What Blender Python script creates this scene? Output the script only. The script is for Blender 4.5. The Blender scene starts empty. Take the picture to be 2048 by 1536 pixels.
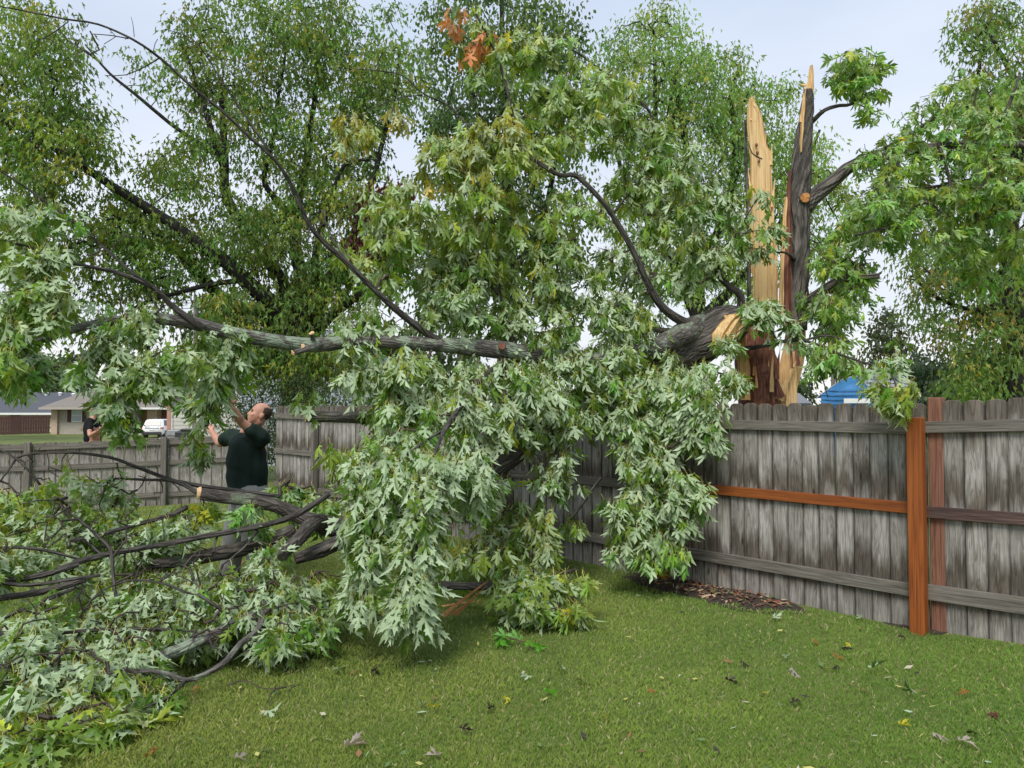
import bpy, bmesh, math, random
import numpy as np
from mathutils import Vector, Matrix, noise
from mathutils.geometry import tessellate_polygon

R = random.Random(11)
NP = np.random.default_rng(7)
SC = bpy.context.scene
COL = SC.collection

# ------------------------------------------------------------------ camera
FPX = 1462.0                     # focal length in photograph pixels (2048 wide)
EYE = 1.75
PITCH = math.atan(47.0 / FPX)
cam_data = bpy.data.cameras.new("camera")
cam_data.sensor_width = 36.0
cam_data.lens = 36.0 * FPX / 2048.0
cam_data.clip_start = 0.1
cam_data.clip_end = 3000.0
cam = bpy.data.objects.new("camera", cam_data)
COL.objects.link(cam)
cam.location = (0, 0, EYE)
cam.rotation_euler = (math.pi / 2 + PITCH, 0, 0)
SC.camera = cam

# ------------------------------------------------------------------ sky and light
SUN_EL, SUN_AZ = math.radians(52), math.radians(200)      # high, behind the camera and a little left
world = bpy.data.worlds.new("World")
SC.world = world
world.use_nodes = True
wn, wl = world.node_tree.nodes, world.node_tree.links
bg = wn["Background"]
sky = wn.new("ShaderNodeTexSky")
sky.sky_type = 'NISHITA'
sky.sun_disc = False
sky.sun_elevation = SUN_EL
sky.sun_rotation = SUN_AZ
tc = wn.new("ShaderNodeTexCoord")
mp = wn.new("ShaderNodeMapping"); mp.inputs['Scale'].default_value = (1.2, 1.2, 4.0)
cn = wn.new("ShaderNodeTexNoise"); cn.inputs['Scale'].default_value = 2.2; cn.inputs['Detail'].default_value = 5
sx = wn.new("ShaderNodeSeparateXYZ")
rz = wn.new("ShaderNodeValToRGB")
rz.color_ramp.elements[0].position = 0.0; rz.color_ramp.elements[0].color = (9.0, 8.9, 8.8, 1)
rz.color_ramp.elements[1].position = 0.5; rz.color_ramp.elements[1].color = (6.5, 7.35, 8.75, 1)
e = rz.color_ramp.elements.new(0.16); e.color = (8.2, 8.5, 9.1, 1)
cm = wn.new("ShaderNodeMix"); cm.data_type = 'RGBA'; cm.blend_type = 'MULTIPLY'; cm.inputs[0].default_value = 1.0
cr = wn.new("ShaderNodeValToRGB")
cr.color_ramp.elements[0].position = 0.3; cr.color_ramp.elements[0].color = (0.86, 0.885, 0.92, 1)
cr.color_ramp.elements[1].position = 0.7; cr.color_ramp.elements[1].color = (1.05, 1.045, 1.04, 1)
mx = wn.new("ShaderNodeMix"); mx.data_type = 'RGBA'; mx.inputs[0].default_value = 0.9
wl.new(tc.outputs['Generated'], mp.inputs['Vector']); wl.new(mp.outputs['Vector'], cn.inputs['Vector'])
wl.new(tc.outputs['Generated'], sx.inputs[0]); wl.new(sx.outputs['Z'], rz.inputs[0])
wl.new(cn.outputs['Fac'], cr.inputs[0])
wl.new(rz.outputs['Color'], cm.inputs[6]); wl.new(cr.outputs['Color'], cm.inputs[7])
wl.new(sky.outputs['Color'], mx.inputs[6]); wl.new(cm.outputs[2], mx.inputs[7])
wl.new(mx.outputs[2], bg.inputs['Color'])
bg.inputs['Strength'].default_value = 0.055

sun_d = bpy.data.lights.new("sun", 'SUN')
sun_d.energy = 1.5
sun_d.angle = math.radians(25)
sun_d.color = (1.0, 0.96, 0.9)
sun = bpy.data.objects.new("sun", sun_d)
COL.objects.link(sun)
sd = Vector((math.sin(SUN_AZ) * math.cos(SUN_EL), math.cos(SUN_AZ) * math.cos(SUN_EL), math.sin(SUN_EL)))
sun.rotation_euler = (-sd).to_track_quat('-Z', 'Y').to_euler()

SC.view_settings.view_transform = 'Standard'
SC.view_settings.look = 'None'
SC.view_settings.exposure = 1.12
SC.view_settings.gamma = 1.0
SC.view_settings.use_curve_mapping = False
SC.render.engine = 'CYCLES'
SC.cycles.use_denoising = True
SC.cycles.max_bounces = 6
SC.cycles.diffuse_bounces = 3
SC.cycles.transmission_bounces = 4
SC.cycles.sample_clamp_indirect = 4.0

# ------------------------------------------------------------------ measuring
CP, SP = math.cos(PITCH), math.sin(PITCH)

def at(px, py, d):
    """World point seen at photograph pixel (px, py), d metres ahead."""
    a = (px - 1024.0) / FPX
    b = (768.0 - py) / FPX
    y = CP - b * SP
    z = SP + b * CP
    s = d / y
    return Vector((a * s, d, EYE + z * s))

def pix(P):
    """World points (N,3) -> pixel x, y and depth."""
    P = np.asarray(P, float)
    z = P[:, 2] - EYE
    f = P[:, 1] * CP + z * SP
    u = -P[:, 1] * SP + z * CP
    f = np.maximum(f, 0.05)
    return 1024 + FPX * P[:, 0] / f, 768 - FPX * u / f, f

def sstep(a, b, x):
    t = min(1.0, max(0.0, (x - a) / (b - a)))
    return t * t * (3 - 2 * t)

def ground_z(x, y):
    z = -0.85 * sstep(17, 40, y)
    z -= 0.14 * sstep(-4.0, -9.0, x) * sstep(8, 14, y)
    z += 0.07 * sstep(3.0, 3.9, x) * sstep(8, 5.5, y)
    if y < 16:
        z += 0.025 * (noise.noise(Vector((x * 0.35, y * 0.35, 3.1))))
    return z

def ground_at(px, py):
    lo, hi = 1.0, 60.0
    for _ in range(50):
        m = (lo + hi) / 2
        p = at(px, py, m)
        if p.z > ground_z(p.x, p.y): lo = m
        else: hi = m
    p = at(px, py, lo)
    p.z = ground_z(p.x, p.y)
    return p

# ------------------------------------------------------------------ object helpers
def put(o, parent=None):
    COL.objects.link(o)
    if parent is not None:
        o.parent = parent
    return o

def tag(o, label=None, cat=None, group=None, kind=None):
    if label: o["label"] = label
    if cat: o["category"] = cat
    if group: o["group"] = group
    if kind: o["kind"] = kind
    return o

def thing(name, label, cat, loc=(0, 0, 0), rot=0.0, group=None):
    o = bpy.data.objects.new(name, None)
    o.empty_display_size = 0.2
    o.location = loc
    o.rotation_euler = (0, 0, rot)
    put(o)
    return tag(o, label, cat, group)

def mesh_np(name, V, F, mat, parent=None, attrs=None, smooth=False, kind=None, origin=None):
    """F: (n,3) or (n,4) int array. attrs: dict name -> ('FLOAT'|'FLOAT_COLOR', array)"""
    V = np.asarray(V, np.float32).reshape(-1, 3)
    F = np.asarray(F, np.int32)
    if origin is not None:
        V = V - np.asarray(origin, np.float32)
    me = bpy.data.meshes.new(name)
    k = F.shape[1]
    me.vertices.add(len(V)); me.vertices.foreach_set("co", V.ravel())
    me.loops.add(F.size); me.loops.foreach_set("vertex_index", F.ravel())
    me.polygons.add(len(F))
    me.polygons.foreach_set("loop_start", np.arange(0, F.size, k, dtype=np.int32))
    me.polygons.foreach_set("loop_total", np.full(len(F), k, np.int32))
    if smooth:
        me.polygons.foreach_set("use_smooth", np.ones(len(F), bool))
    for an, (ty, arr) in (attrs or {}).items():
        at_ = me.attributes.new(an, ty, 'POINT')
        arr = np.asarray(arr, np.float32)
        if ty == 'FLOAT_COLOR':
            if arr.shape[1] == 3: arr = np.concatenate([arr, np.ones((len(arr), 1), np.float32)], 1)
            at_.data.foreach_set("color", arr.ravel())
        else:
            at_.data.foreach_set("value", arr.ravel())
    me.update(calc_edges=True)
    me.materials.append(mat)
    o = bpy.data.objects.new(name, me)
    put(o, parent)
    if kind: o["kind"] = kind
    return o

def bm_obj(name, bm, mat, parent=None, smooth=False, kind=None):
    me = bpy.data.meshes.new(name)
    bmesh.ops.recalc_face_normals(bm, faces=bm.faces)
    bm.to_mesh(me); bm.free()
    if smooth:
        for p in me.polygons: p.use_smooth = True
    for m in (mat if isinstance(mat, (list, tuple)) else [mat]):
        me.materials.append(m)
    o = bpy.data.objects.new(name, me)
    put(o, parent)
    if kind: o["kind"] = kind
    return o

def box(bm, x0, x1, y0, y1, z0, z1, mi=0):
    vs = [bm.verts.new(c) for c in ((x0, y0, z0), (x1, y0, z0), (x1, y1, z0), (x0, y1, z0), (x0, y0, z1), (x1, y0, z1), (x1, y1, z1), (x0, y1, z1))]
    for q in ((0, 3, 2, 1), (4, 5, 6, 7), (0, 1, 5, 4), (1, 2, 6, 5), (2, 3, 7, 6), (3, 0, 4, 7)):
        f = bm.faces.new([vs[i] for i in q]); f.material_index = mi
    return vs

def boxo(name, dims, mat, parent=None, bevel=0.0, kind=None):
    bm = bmesh.new(); box(bm, *dims)
    if bevel: bmesh.ops.bevel(bm, geom=bm.edges[:], offset=bevel, segments=1, affect='EDGES')
    return bm_obj(name, bm, mat, parent, kind=kind)

def prism(bm, pts, off):
    """closed polygon pts (Vectors) extruded by vector off"""
    a = [bm.verts.new(p) for p in pts]; b = [bm.verts.new(Vector(p) + Vector(off)) for p in pts]
    n = len(pts)
    bm.faces.new(a[::-1]); bm.faces.new(b)
    for i in range(n):
        bm.faces.new((a[i], a[(i + 1) % n], b[(i + 1) % n], b[i]))

def cyl(bm, c0, c1, r0, r1, n=10):
    c0, c1 = Vector(c0), Vector(c1)
    q = (c1 - c0).to_track_quat('Z', 'Y')
    A, B = [], []
    for i in range(n):
        a = 2 * math.pi * i / n
        d = q @ Vector((math.cos(a), math.sin(a), 0))
        A.append(bm.verts.new(c0 + d * r0)); B.append(bm.verts.new(c1 + d * r1))
    for i in range(n):
        bm.faces.new((A[i], A[(i + 1) % n], B[(i + 1) % n], B[i]))
    bm.faces.new(A[::-1]); bm.faces.new(B)

# ------------------------------------------------------------------ materials
def new_mat(name):
    m = bpy.data.materials.new(name); m.use_nodes = True
    nt = m.node_tree
    return m, nt.nodes, nt.links, nt.nodes["Principled BSDF"]

def N_(nodes, kind, **kw):
    n = nodes.new(kind)
    for k, v in kw.items():
        if k in n.inputs: n.inputs[k].default_value = v
        else: setattr(n, k, v)
    return n

def ramp(nodes, stops):
    r = nodes.new("ShaderNodeValToRGB")
    el = r.color_ramp.elements
    for i, (p, c) in enumerate(stops):
        ee = el[i] if i < 2 else el.new(p)
        ee.position = p; ee.color = (*c, 1) if len(c) == 3 else c
    return r

def simple_mat(name, col, rough=0.6, var=0.15, scale=6.0, stretch=(1, 1, 1), bump=0.0, metal=0.0, spec=0.5):
    m, n, l, b = new_mat(name)
    t = N_(n, "ShaderNodeTexCoord"); mpn = N_(n, "ShaderNodeMapping"); mpn.inputs['Scale'].default_value = stretch
    nz = N_(n, "ShaderNodeTexNoise", Scale=scale, Detail=5.0)
    r = ramp(n, [(0.3, tuple(c * (1 - var) for c in col)), (0.7, tuple(min(1, c * (1 + var)) for c in col))])
    l.new(t.outputs['Object'], mpn.inputs[0]); l.new(mpn.outputs[0], nz.inputs['Vector'])
    l.new(nz.outputs['Fac'], r.inputs[0]); l.new(r.outputs[0], b.inputs['Base Color'])
    b.inputs['Roughness'].default_value = rough; b.inputs['Metallic'].default_value = metal
    b.inputs['Specular IOR Level'].default_value = spec
    if bump:
        bp = N_(n, "ShaderNodeBump", Strength=bump, Distance=0.02)
        l.new(nz.outputs['Fac'], bp.inputs['Height']); l.new(bp.outputs[0], b.inputs['Normal'])
    return m

def leaf_mat(name, silver, trans=0.3, rough=0.45):
    """Two-sided leaf: green face above, paler felted face below (attr 'tint' = green, 'silv' = how pale the lower face is)."""
    m, n, l, b = new_mat(name)
    a = N_(n, "ShaderNodeAttribute", attribute_name="tint")
    s = N_(n, "ShaderNodeAttribute", attribute_name="silv")
    g = N_(n, "ShaderNodeNewGeometry")
    mul = N_(n, "ShaderNodeMath", operation='MULTIPLY')
    l.new(g.outputs['Backfacing'], mul.inputs[0]); l.new(s.outputs['Fac'], mul.inputs[1])
    mxn = N_(n, "ShaderNodeMix", data_type='RGBA')
    mxn.inputs[7].default_value = (*silver, 1)
    l.new(mul.outputs[0], mxn.inputs[0]); l.new(a.outputs['Color'], mxn.inputs[6])
    # fine mottling
    t = N_(n, "ShaderNodeTexCoord"); nz = N_(n, "ShaderNodeTexNoise", Scale=25.0, Detail=3.0)
    l.new(t.outputs['Object'], nz.inputs['Vector'])
    r = ramp(n, [(0.3, (0.84, 0.84, 0.84)), (0.7, (1.12, 1.12, 1.12))])
    l.new(nz.outputs['Fac'], r.inputs[0])
    m2 = N_(n, "ShaderNodeMix", data_type='RGBA', blend_type='MULTIPLY'); m2.inputs[0].default_value = 1.0
    l.new(mxn.outputs[2], m2.inputs[6]); l.new(r.outputs[0], m2.inputs[7])
    l.new(m2.outputs[2], b.inputs['Base Color'])
    b.inputs['Roughness'].default_value = rough
    b.inputs['Specular IOR Level'].default_value = 0.35
    tr = N_(n, "ShaderNodeBsdfTranslucent")
    ty = N_(n, "ShaderNodeMix", data_type='RGBA', blend_type='MULTIPLY'); ty.inputs[0].default_value = 1.0
    ty.inputs[7].default_value = (1.7, 1.6, 0.6, 1)
    l.new(a.outputs['Color'], ty.inputs[6]); l.new(ty.outputs[2], tr.inputs['Color'])
    ms = N_(n, "ShaderNodeMixShader"); ms.inputs[0].default_value = trans
    l.new(b.outputs[0], ms.inputs[1]); l.new(tr.outputs[0], ms.inputs[2])
    l.new(ms.outputs[0], n["Material Output"].inputs['Surface'])
    return m

def bark_mat(name, dark, light, lichen=0.0, lich_col=(0.30, 0.36, 0.27), scale=1.0, bump=0.6, rough=0.85, spec=0.3):
    m, n, l, b = new_mat(name)
    uv = N_(n, "ShaderNodeUVMap", uv_map="UVMap")
    mpn = N_(n, "ShaderNodeMapping"); mpn.inputs['Scale'].default_value = (38 * scale, 6.5 * scale, 1)
    l.new(uv.outputs[0], mpn.inputs[0])
    nz = N_(n, "ShaderNodeTexNoise", Scale=1.0, Detail=6.0, Roughness=0.65, Distortion=0.8)
    l.new(mpn.outputs[0], nz.inputs['Vector'])
    vo = N_(n, "ShaderNodeTexVoronoi", Scale=0.8, feature='DISTANCE_TO_EDGE')
    l.new(mpn.outputs[0], vo.inputs['Vector'])
    r0 = ramp(n, [(0.0, (0, 0, 0)), (0.22, (1, 1, 1))]); l.new(vo.outputs['Distance'], r0.inputs[0])
    r = ramp(n, [(0.32, dark), (0.55, tuple((a_ + c_) / 2 for a_, c_ in zip(dark, light))), (0.75, light)])
    l.new(nz.outputs['Fac'], r.inputs[0])
    mu = N_(n, "ShaderNodeMix", data_type='RGBA', blend_type='MULTIPLY'); mu.inputs[0].default_value = 0.45
    l.new(r.outputs[0], mu.inputs[6]); l.new(r0.outputs[0], mu.inputs[7])
    out = mu.outputs[2]
    if lichen:
        t = N_(n, "ShaderNodeTexCoord")
        n2 = N_(n, "ShaderNodeTexNoise", Scale=5.0, Detail=9.0, Roughness=0.72)
        l.new(t.outputs['Object'], n2.inputs['Vector'])
        lo = 0.60 - 0.22 * lichen
        r2 = ramp(n, [(lo, (0, 0, 0)), (lo + 0.09, (1, 1, 1))]); l.new(n2.outputs['Fac'], r2.inputs[0])
        m3 = N_(n, "ShaderNodeMix", data_type='RGBA'); m3.inputs[7].default_value = (*lich_col, 1)
        l.new(r2.outputs[0], m3.inputs[0]); l.new(out, m3.inputs[6]); out = m3.outputs[2]
    l.new(out, b.inputs['Base Color'])
    b.inputs['Roughness'].default_value = rough; b.inputs['Specular IOR Level'].default_value = spec
    ad = N_(n, "ShaderNodeMath", operation='ADD'); l.new(nz.outputs['Fac'], ad.inputs[0]); l.new(r0.outputs[0], ad.inputs[1])
    bp = N_(n, "ShaderNodeBump", Strength=bump, Distance=0.02)
    l.new(ad.outputs[0], bp.inputs['Height']); l.new(bp.outputs[0], b.inputs['Normal'])
    return m

def grain_mat(name, stops, scale=(60, 60, 2.2), bump=0.3, rough=0.7, rnd=0.0, dist=1.2, spec=0.4):
    """Wood whose grain runs along the object's Z."""
    m, n, l, b = new_mat(name)
    t = N_(n, "ShaderNodeTexCoord"); mpn = N_(n, "ShaderNodeMapping"); mpn.inputs['Scale'].default_value = scale
    oi = N_(n, "ShaderNodeObjectInfo")
    add = N_(n, "ShaderNodeVectorMath", operation='ADD'); sc_ = N_(n, "ShaderNodeVectorMath", operation='SCALE')
    cb = N_(n, "ShaderNodeCombineXYZ")
    for i in range(3): l.new(oi.outputs['Random'], cb.inputs[i])
    l.new(cb.outputs[0], sc_.inputs[0]); sc_.inputs['Scale'].default_value = 40.0
    l.new(t.outputs['Object'], mpn.inputs[0]); l.new(mpn.outputs[0], add.inputs[0]); l.new(sc_.outputs[0], add.inputs[1])
    nz = N_(n, "ShaderNodeTexNoise", Scale=1.0, Detail=5.0, Roughness=0.6, Distortion=dist)
    l.new(add.outputs[0], nz.inputs['Vector'])
    r = ramp(n, stops); l.new(nz.outputs['Fac'], r.inputs[0])
    out = r.outputs[0]
    if rnd:
        hs = N_(n, "ShaderNodeHueSaturation"); mr = N_(n, "ShaderNodeMapRange"); mr.inputs[3].default_value = 1 - rnd; mr.inputs[4].default_value = 1 + rnd
        l.new(oi.outputs['Random'], mr.inputs[0]); l.new(mr.outputs[0], hs.inputs['Value']); l.new(out, hs.inputs['Color']); out = hs.outputs[0]
    l.new(out, b.inputs['Base Color']); b.inputs['Roughness'].default_value = rough; b.inputs['Specular IOR Level'].default_value = spec
    bp = N_(n, "ShaderNodeBump", Strength=bump, Distance=0.006)
    l.new(nz.outputs['Fac'], bp.inputs['Height']); l.new(bp.outputs[0], b.inputs['Normal'])
    return m

def picket_mat(name, bands, rnd=0.18, half_w=0.0705):
    """Weathered grey board; 'bands' = rain-soaked dark zones by height (0..1 of 'hmax')."""
    m, n, l, b = new_mat(name)
    t = N_(n, "ShaderNodeTexCoord"); oi = N_(n, "ShaderNodeObjectInfo")
    cb = N_(n, "ShaderNodeCombineXYZ")
    for i in range(3): l.new(oi.outputs['Random'], cb.inputs[i])
    sc_ = N_(n, "ShaderNodeVectorMath", operation='SCALE'); sc_.inputs['Scale'].default_value = 60.0
    l.new(cb.outputs[0], sc_.inputs[0])
    def noise_at(scale, detail, dist=0.0, rough=0.6):
        mpn = N_(n, "ShaderNodeMapping"); mpn.inputs['Scale'].default_value = scale
        add = N_(n, "ShaderNodeVectorMath", operation='ADD')
        l.new(t.outputs['Object'], mpn.inputs[0]); l.new(mpn.outputs[0], add.inputs[0]); l.new(sc_.outputs[0], add.inputs[1])
        z = N_(n, "ShaderNodeTexNoise", Scale=1.0, Detail=detail, Distortion=dist, Roughness=rough)
        l.new(add.outputs[0], z.inputs['Vector']); return z
    grain = noise_at((55, 20, 2.0), 6.0, 1.6, 0.7)
    cath = noise_at((16, 10, 1.3), 2.0, 2.2)
    jag = noise_at((13, 5, 0.9), 5.0, 0.6, 0.62)
    blot = noise_at((9, 9, 4.0), 4.0)
    gr = ramp(n, [(0.26, (0.15, 0.137, 0.12)), (0.42, (0.29, 0.272, 0.247)), (0.68, (0.44, 0.418, 0.388))]); l.new(grain.outputs['Fac'], gr.inputs[0])
    # ring pattern
    wv = N_(n, "ShaderNodeMath", operation='MULTIPLY'); wv.inputs[1].default_value = 26.0; l.new(cath.outputs['Fac'], wv.inputs[0])
    sn = N_(n, "ShaderNodeMath", operation='SINE'); l.new(wv.outputs[0], sn.inputs[0])
    rr = ramp(n, [(0.0, (0.70, 0.69, 0.67)), (0.6, (1.08, 1.08, 1.08))]); mrr = N_(n, "ShaderNodeMapRange"); mrr.inputs[1].default_value = -1; l.new(sn.outputs[0], mrr.inputs[0]); l.new(mrr.outputs[0], rr.inputs[0])
    m1 = N_(n, "ShaderNodeMix", data_type='RGBA', blend_type='MULTIPLY'); m1.inputs[0].default_value = 1.0
    l.new(gr.outputs[0], m1.inputs[6]); l.new(rr.outputs[0], m1.inputs[7])
    # soaked bands
    sp = N_(n, "ShaderNodeSeparateXYZ"); l.new(t.outputs['Object'], sp.inputs[0])
    j = N_(n, "ShaderNodeMath", operation='MULTIPLY_ADD'); j.inputs[1].default_value = 0.62; j.inputs[2].default_value = -0.31; l.new(jag.outputs['Fac'], j.inputs[0])
    zz = N_(n, "ShaderNodeMath", operation='ADD'); l.new(sp.outputs['Z'], zz.inputs[0]); l.new(j.outputs[0], zz.inputs[1])
    rn = N_(n, "ShaderNodeMath", operation='MULTIPLY_ADD'); rn.inputs[1].default_value = 0.2; rn.inputs[2].default_value = -0.1; l.new(oi.outputs['Random'], rn.inputs[0])
    z2 = N_(n, "ShaderNodeMath", operation='ADD'); l.new(zz.outputs[0], z2.inputs[0]); l.new(rn.outputs[0], z2.inputs[1])
    zn = N_(n, "ShaderNodeMath", operation='DIVIDE'); zn.inputs[1].default_value = 1.9; l.new(z2.outputs[0], zn.inputs[0])
    br = ramp(n, [(p / 1.9, (v, v, v)) for p, v in bands]); l.new(zn.outputs[0], br.inputs[0])
    wet = N_(n, "ShaderNodeMix", data_type='RGBA', blend_type='MULTIPLY'); wet.inputs[0].default_value = 1.0
    wc = N_(n, "ShaderNodeMix", data_type='RGBA'); wc.inputs[6].default_value = (1, 1, 1, 1); wc.inputs[7].default_value = (0.34, 0.30, 0.26, 1)
    l.new(br.outputs[0], wc.inputs[0])
    l.new(m1.outputs[2], wet.inputs[6]); l.new(wc.outputs[2], wet.inputs[7])
    # mildew blotches
    rb = ramp(n, [(0.35, (0.62, 0.62, 0.58)), (0.62, (1.05, 1.05, 1.05))]); l.new(blot.outputs['Fac'], rb.inputs[0])
    m4 = N_(n, "ShaderNodeMix", data_type='RGBA', blend_type='MULTIPLY'); m4.inputs[0].default_value = 0.8
    l.new(wet.outputs[2], m4.inputs[6]); l.new(rb.outputs[0], m4.inputs[7])
    hs = N_(n, "ShaderNodeHueSaturation"); mr = N_(n, "ShaderNodeMapRange"); mr.inputs[3].default_value = 1 - rnd; mr.inputs[4].default_value = 1 + rnd
    l.new(oi.outputs['Random'], mr.inputs[0]); l.new(mr.outputs[0], hs.inputs['Value'])
    # board edges coloured darker to draw the joint lines, and a few knots
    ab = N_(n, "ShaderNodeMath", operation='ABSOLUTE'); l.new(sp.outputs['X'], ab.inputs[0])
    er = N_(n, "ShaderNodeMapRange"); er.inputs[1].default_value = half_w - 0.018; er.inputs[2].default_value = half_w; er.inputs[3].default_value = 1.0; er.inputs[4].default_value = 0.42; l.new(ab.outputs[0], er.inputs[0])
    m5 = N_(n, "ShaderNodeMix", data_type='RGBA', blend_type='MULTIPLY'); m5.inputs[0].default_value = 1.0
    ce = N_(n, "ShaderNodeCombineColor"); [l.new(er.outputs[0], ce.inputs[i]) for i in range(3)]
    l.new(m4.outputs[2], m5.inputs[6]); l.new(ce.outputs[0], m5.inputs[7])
    kv = N_(n, "ShaderNodeMapping"); kv.inputs['Scale'].default_value = (9.0, 0.0, 2.6)
    ka = N_(n, "ShaderNodeVectorMath", operation='ADD'); l.new(t.outputs['Object'], kv.inputs[0]); l.new(kv.outputs[0], ka.inputs[0]); l.new(sc_.outputs[0], ka.inputs[1])
    kn = N_(n, "ShaderNodeTexVoronoi", Scale=1.0); l.new(ka.outputs[0], kn.inputs['Vector'])
    kr = ramp(n, [(0.05, (0.22, 0.18, 0.15)), (0.13, (1, 1, 1))]); l.new(kn.outputs['Distance'], kr.inputs[0])
    m6 = N_(n, "ShaderNodeMix", data_type='RGBA', blend_type='MULTIPLY'); m6.inputs[0].default_value = 0.85
    l.new(m5.outputs[2], m6.inputs[6]); l.new(kr.outputs[0], m6.inputs[7])
    l.new(m6.outputs[2], hs.inputs['Color'])
    l.new(hs.outputs[0], b.inputs['Base Color'])
    b.inputs['Roughness'].default_value = 0.8; b.inputs['Specular IOR Level'].default_value = 0.25
    bp = N_(n, "ShaderNodeBump", Strength=0.45, Distance=0.006)
    l.new(grain.outputs['Fac'], bp.inputs['Height']); l.new(bp.outputs[0], b.inputs['Normal'])
    return m

SILVER = (0.44, 0.55, 0.35)
M = {}
M['leaf'] = leaf_mat("silver_maple_leaf", SILVER, 0.28)
M['leaf_bg'] = leaf_mat("tree_leaf", (0.24, 0.33, 0.16), 0.4, 0.5)
M['bark'] = bark_mat("maple_bark", (0.027, 0.023, 0.020), (0.165, 0.148, 0.13), 0.0)
M['bark_trunk'] = bark_mat("trunk_bark", (0.035, 0.030, 0.026), (0.27, 0.24, 0.21), 0.0, scale=0.5, bump=1.0)
M['bark_lichen'] = bark_mat("lichen_bark", (0.06, 0.052, 0.045), (0.25, 0.23, 0.205), 0.45, lich_col=(0.24, 0.29, 0.21))
M['bark_moss'] = bark_mat("mossy_bark", (0.038, 0.033, 0.028), (0.165, 0.145, 0.125), 0.25, lich_col=(0.16, 0.2, 0.13))
M['bark_bg'] = bark_mat("far_bark", (0.012, 0.011, 0.010), (0.055, 0.05, 0.044), 0.0)
M['twig'] = simple_mat("twig_bark", (0.05, 0.036, 0.028), 0.7, 0.3, 30)
M['pale_wood'] = grain_mat("split_wood", [(0.25, (0.30, 0.13, 0.045)), (0.42, (0.60, 0.36, 0.15)), (0.62, (0.72, 0.50, 0.24)), (0.85, (0.80, 0.62, 0.36))], (55, 55, 1.3), 1.0, 0.75, dist=0.6)
M['pale_top'] = grain_mat("split_heartwood", [(0.24, (0.30, 0.13, 0.04)), (0.38, (0.56, 0.34, 0.14)), (0.55, (0.70, 0.49, 0.24)), (0.8, (0.78, 0.60, 0.34))], (50, 50, 1.1), 1.0, 0.75, dist=0.5)
M['red_wood'] = grain_mat("stripped_inner_bark", [(0.25, (0.035, 0.012, 0.008)), (0.45, (0.13, 0.042, 0.024)), (0.6, (0.22, 0.085, 0.05)), (0.78, (0.42, 0.24, 0.13))], (26, 26, 3.5), 1.0, 0.65)
M['cut_wood'] = simple_mat("cut_wood", (0.68, 0.45, 0.24), 0.75, 0.22, 18, bump=0.4)
M['orange_cut'] = simple_mat("old_cut_wood", (0.52, 0.22, 0.06), 0.75, 0.25, 20)
M['splinter'] = grain_mat("bark_splinter", [(0.3, (0.40, 0.17, 0.06)), (0.6, (0.66, 0.34, 0.15)), (0.8, (0.74, 0.46, 0.24))], (40, 40, 40), 0.5)

# ------------------------------------------------------------------ leaf templates (tip along +Y, upper face +Z, stalk along -Y)
def leaf_template(half, curl, fold, petiole=0.5, pet_w=0.014, twist=0.0, bend=0.12):
    mid = [(0, 0), (0, 0.25), (0, 0.55), (0, half[-1][1])]
    poly = [Vector((x, y, 0)) for x, y in half] + [Vector((0, 0.55, 0)), Vector((0, 0.25, 0))]
    tris = [tuple(t) for t in tessellate_polygon([poly])]
    V = [(p.x, p.y) for p in poly]; F = []
    nh = len(poly)
    Vm = [(-x, y) for x, y in V]
    def ccw(a, b, c, vv):
        return (vv[b][0] - vv[a][0]) * (vv[c][1] - vv[a][1]) - (vv[c][0] - vv[a][0]) * (vv[b][1] - vv[a][1]) > 0
    allv = V + Vm
    for a, b, c in tris:
        F.append((a, b, c) if ccw(a, b, c, allv) else (a, c, b))
        a2, b2, c2 = a + nh, b + nh, c + nh
        F.append((a2, b2, c2) if ccw(a2, b2, c2, allv) else (a2, c2, b2))
    pts = np.array([(x, y, 0.0) for x, y in allv])
    x, y = pts[:, 0].copy(), pts[:, 1].copy()
    z = np.abs(x) * math.sin(fold) - curl * (np.clip(y, 0, 2) ** 2) * 0.6 - 0.5 * curl * np.abs(x) ** 2
    th = curl * np.clip(y, 0, 2) * 0.25
    # side lobes hang back along the leaf as it goes limp
    pts = np.stack([x * math.cos(fold), y * np.cos(th) + 0.30 * abs(fold) * np.abs(x), z], 1)
    if twist:
        tw = twist * pts[:, 1]; X_, Z_ = pts[:, 0].copy(), pts[:, 2].copy()
        pts[:, 0] = X_ * np.cos(tw) - Z_ * np.sin(tw) + 0.10 * twist * pts[:, 1] ** 2; pts[:, 2] = X_ * np.sin(tw) + Z_ * np.cos(tw)
    pet = np.zeros(len(pts))
    if petiole:
        k = len(pts)
        pp = np.array([(-pet_w, 0, 0.004), (pet_w, 0, 0.004), (pet_w + bend * .3, -petiole * 0.5, 0.06), (-pet_w + bend * .3, -petiole * 0.5, 0.06), (pet_w + bend, -petiole * .9, -0.05), (-pet_w + bend, -petiole * .9, -0.05)])
        pts = np.concatenate([pts, pp]); pet = np.concatenate([pet, np.ones(6)])
        F += [(k, k + 3, k + 2), (k, k + 2, k + 1), (k + 3, k + 5, k + 4), (k + 3, k + 4, k + 2)]
    return pts, np.array(F, np.int32), pet

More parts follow.
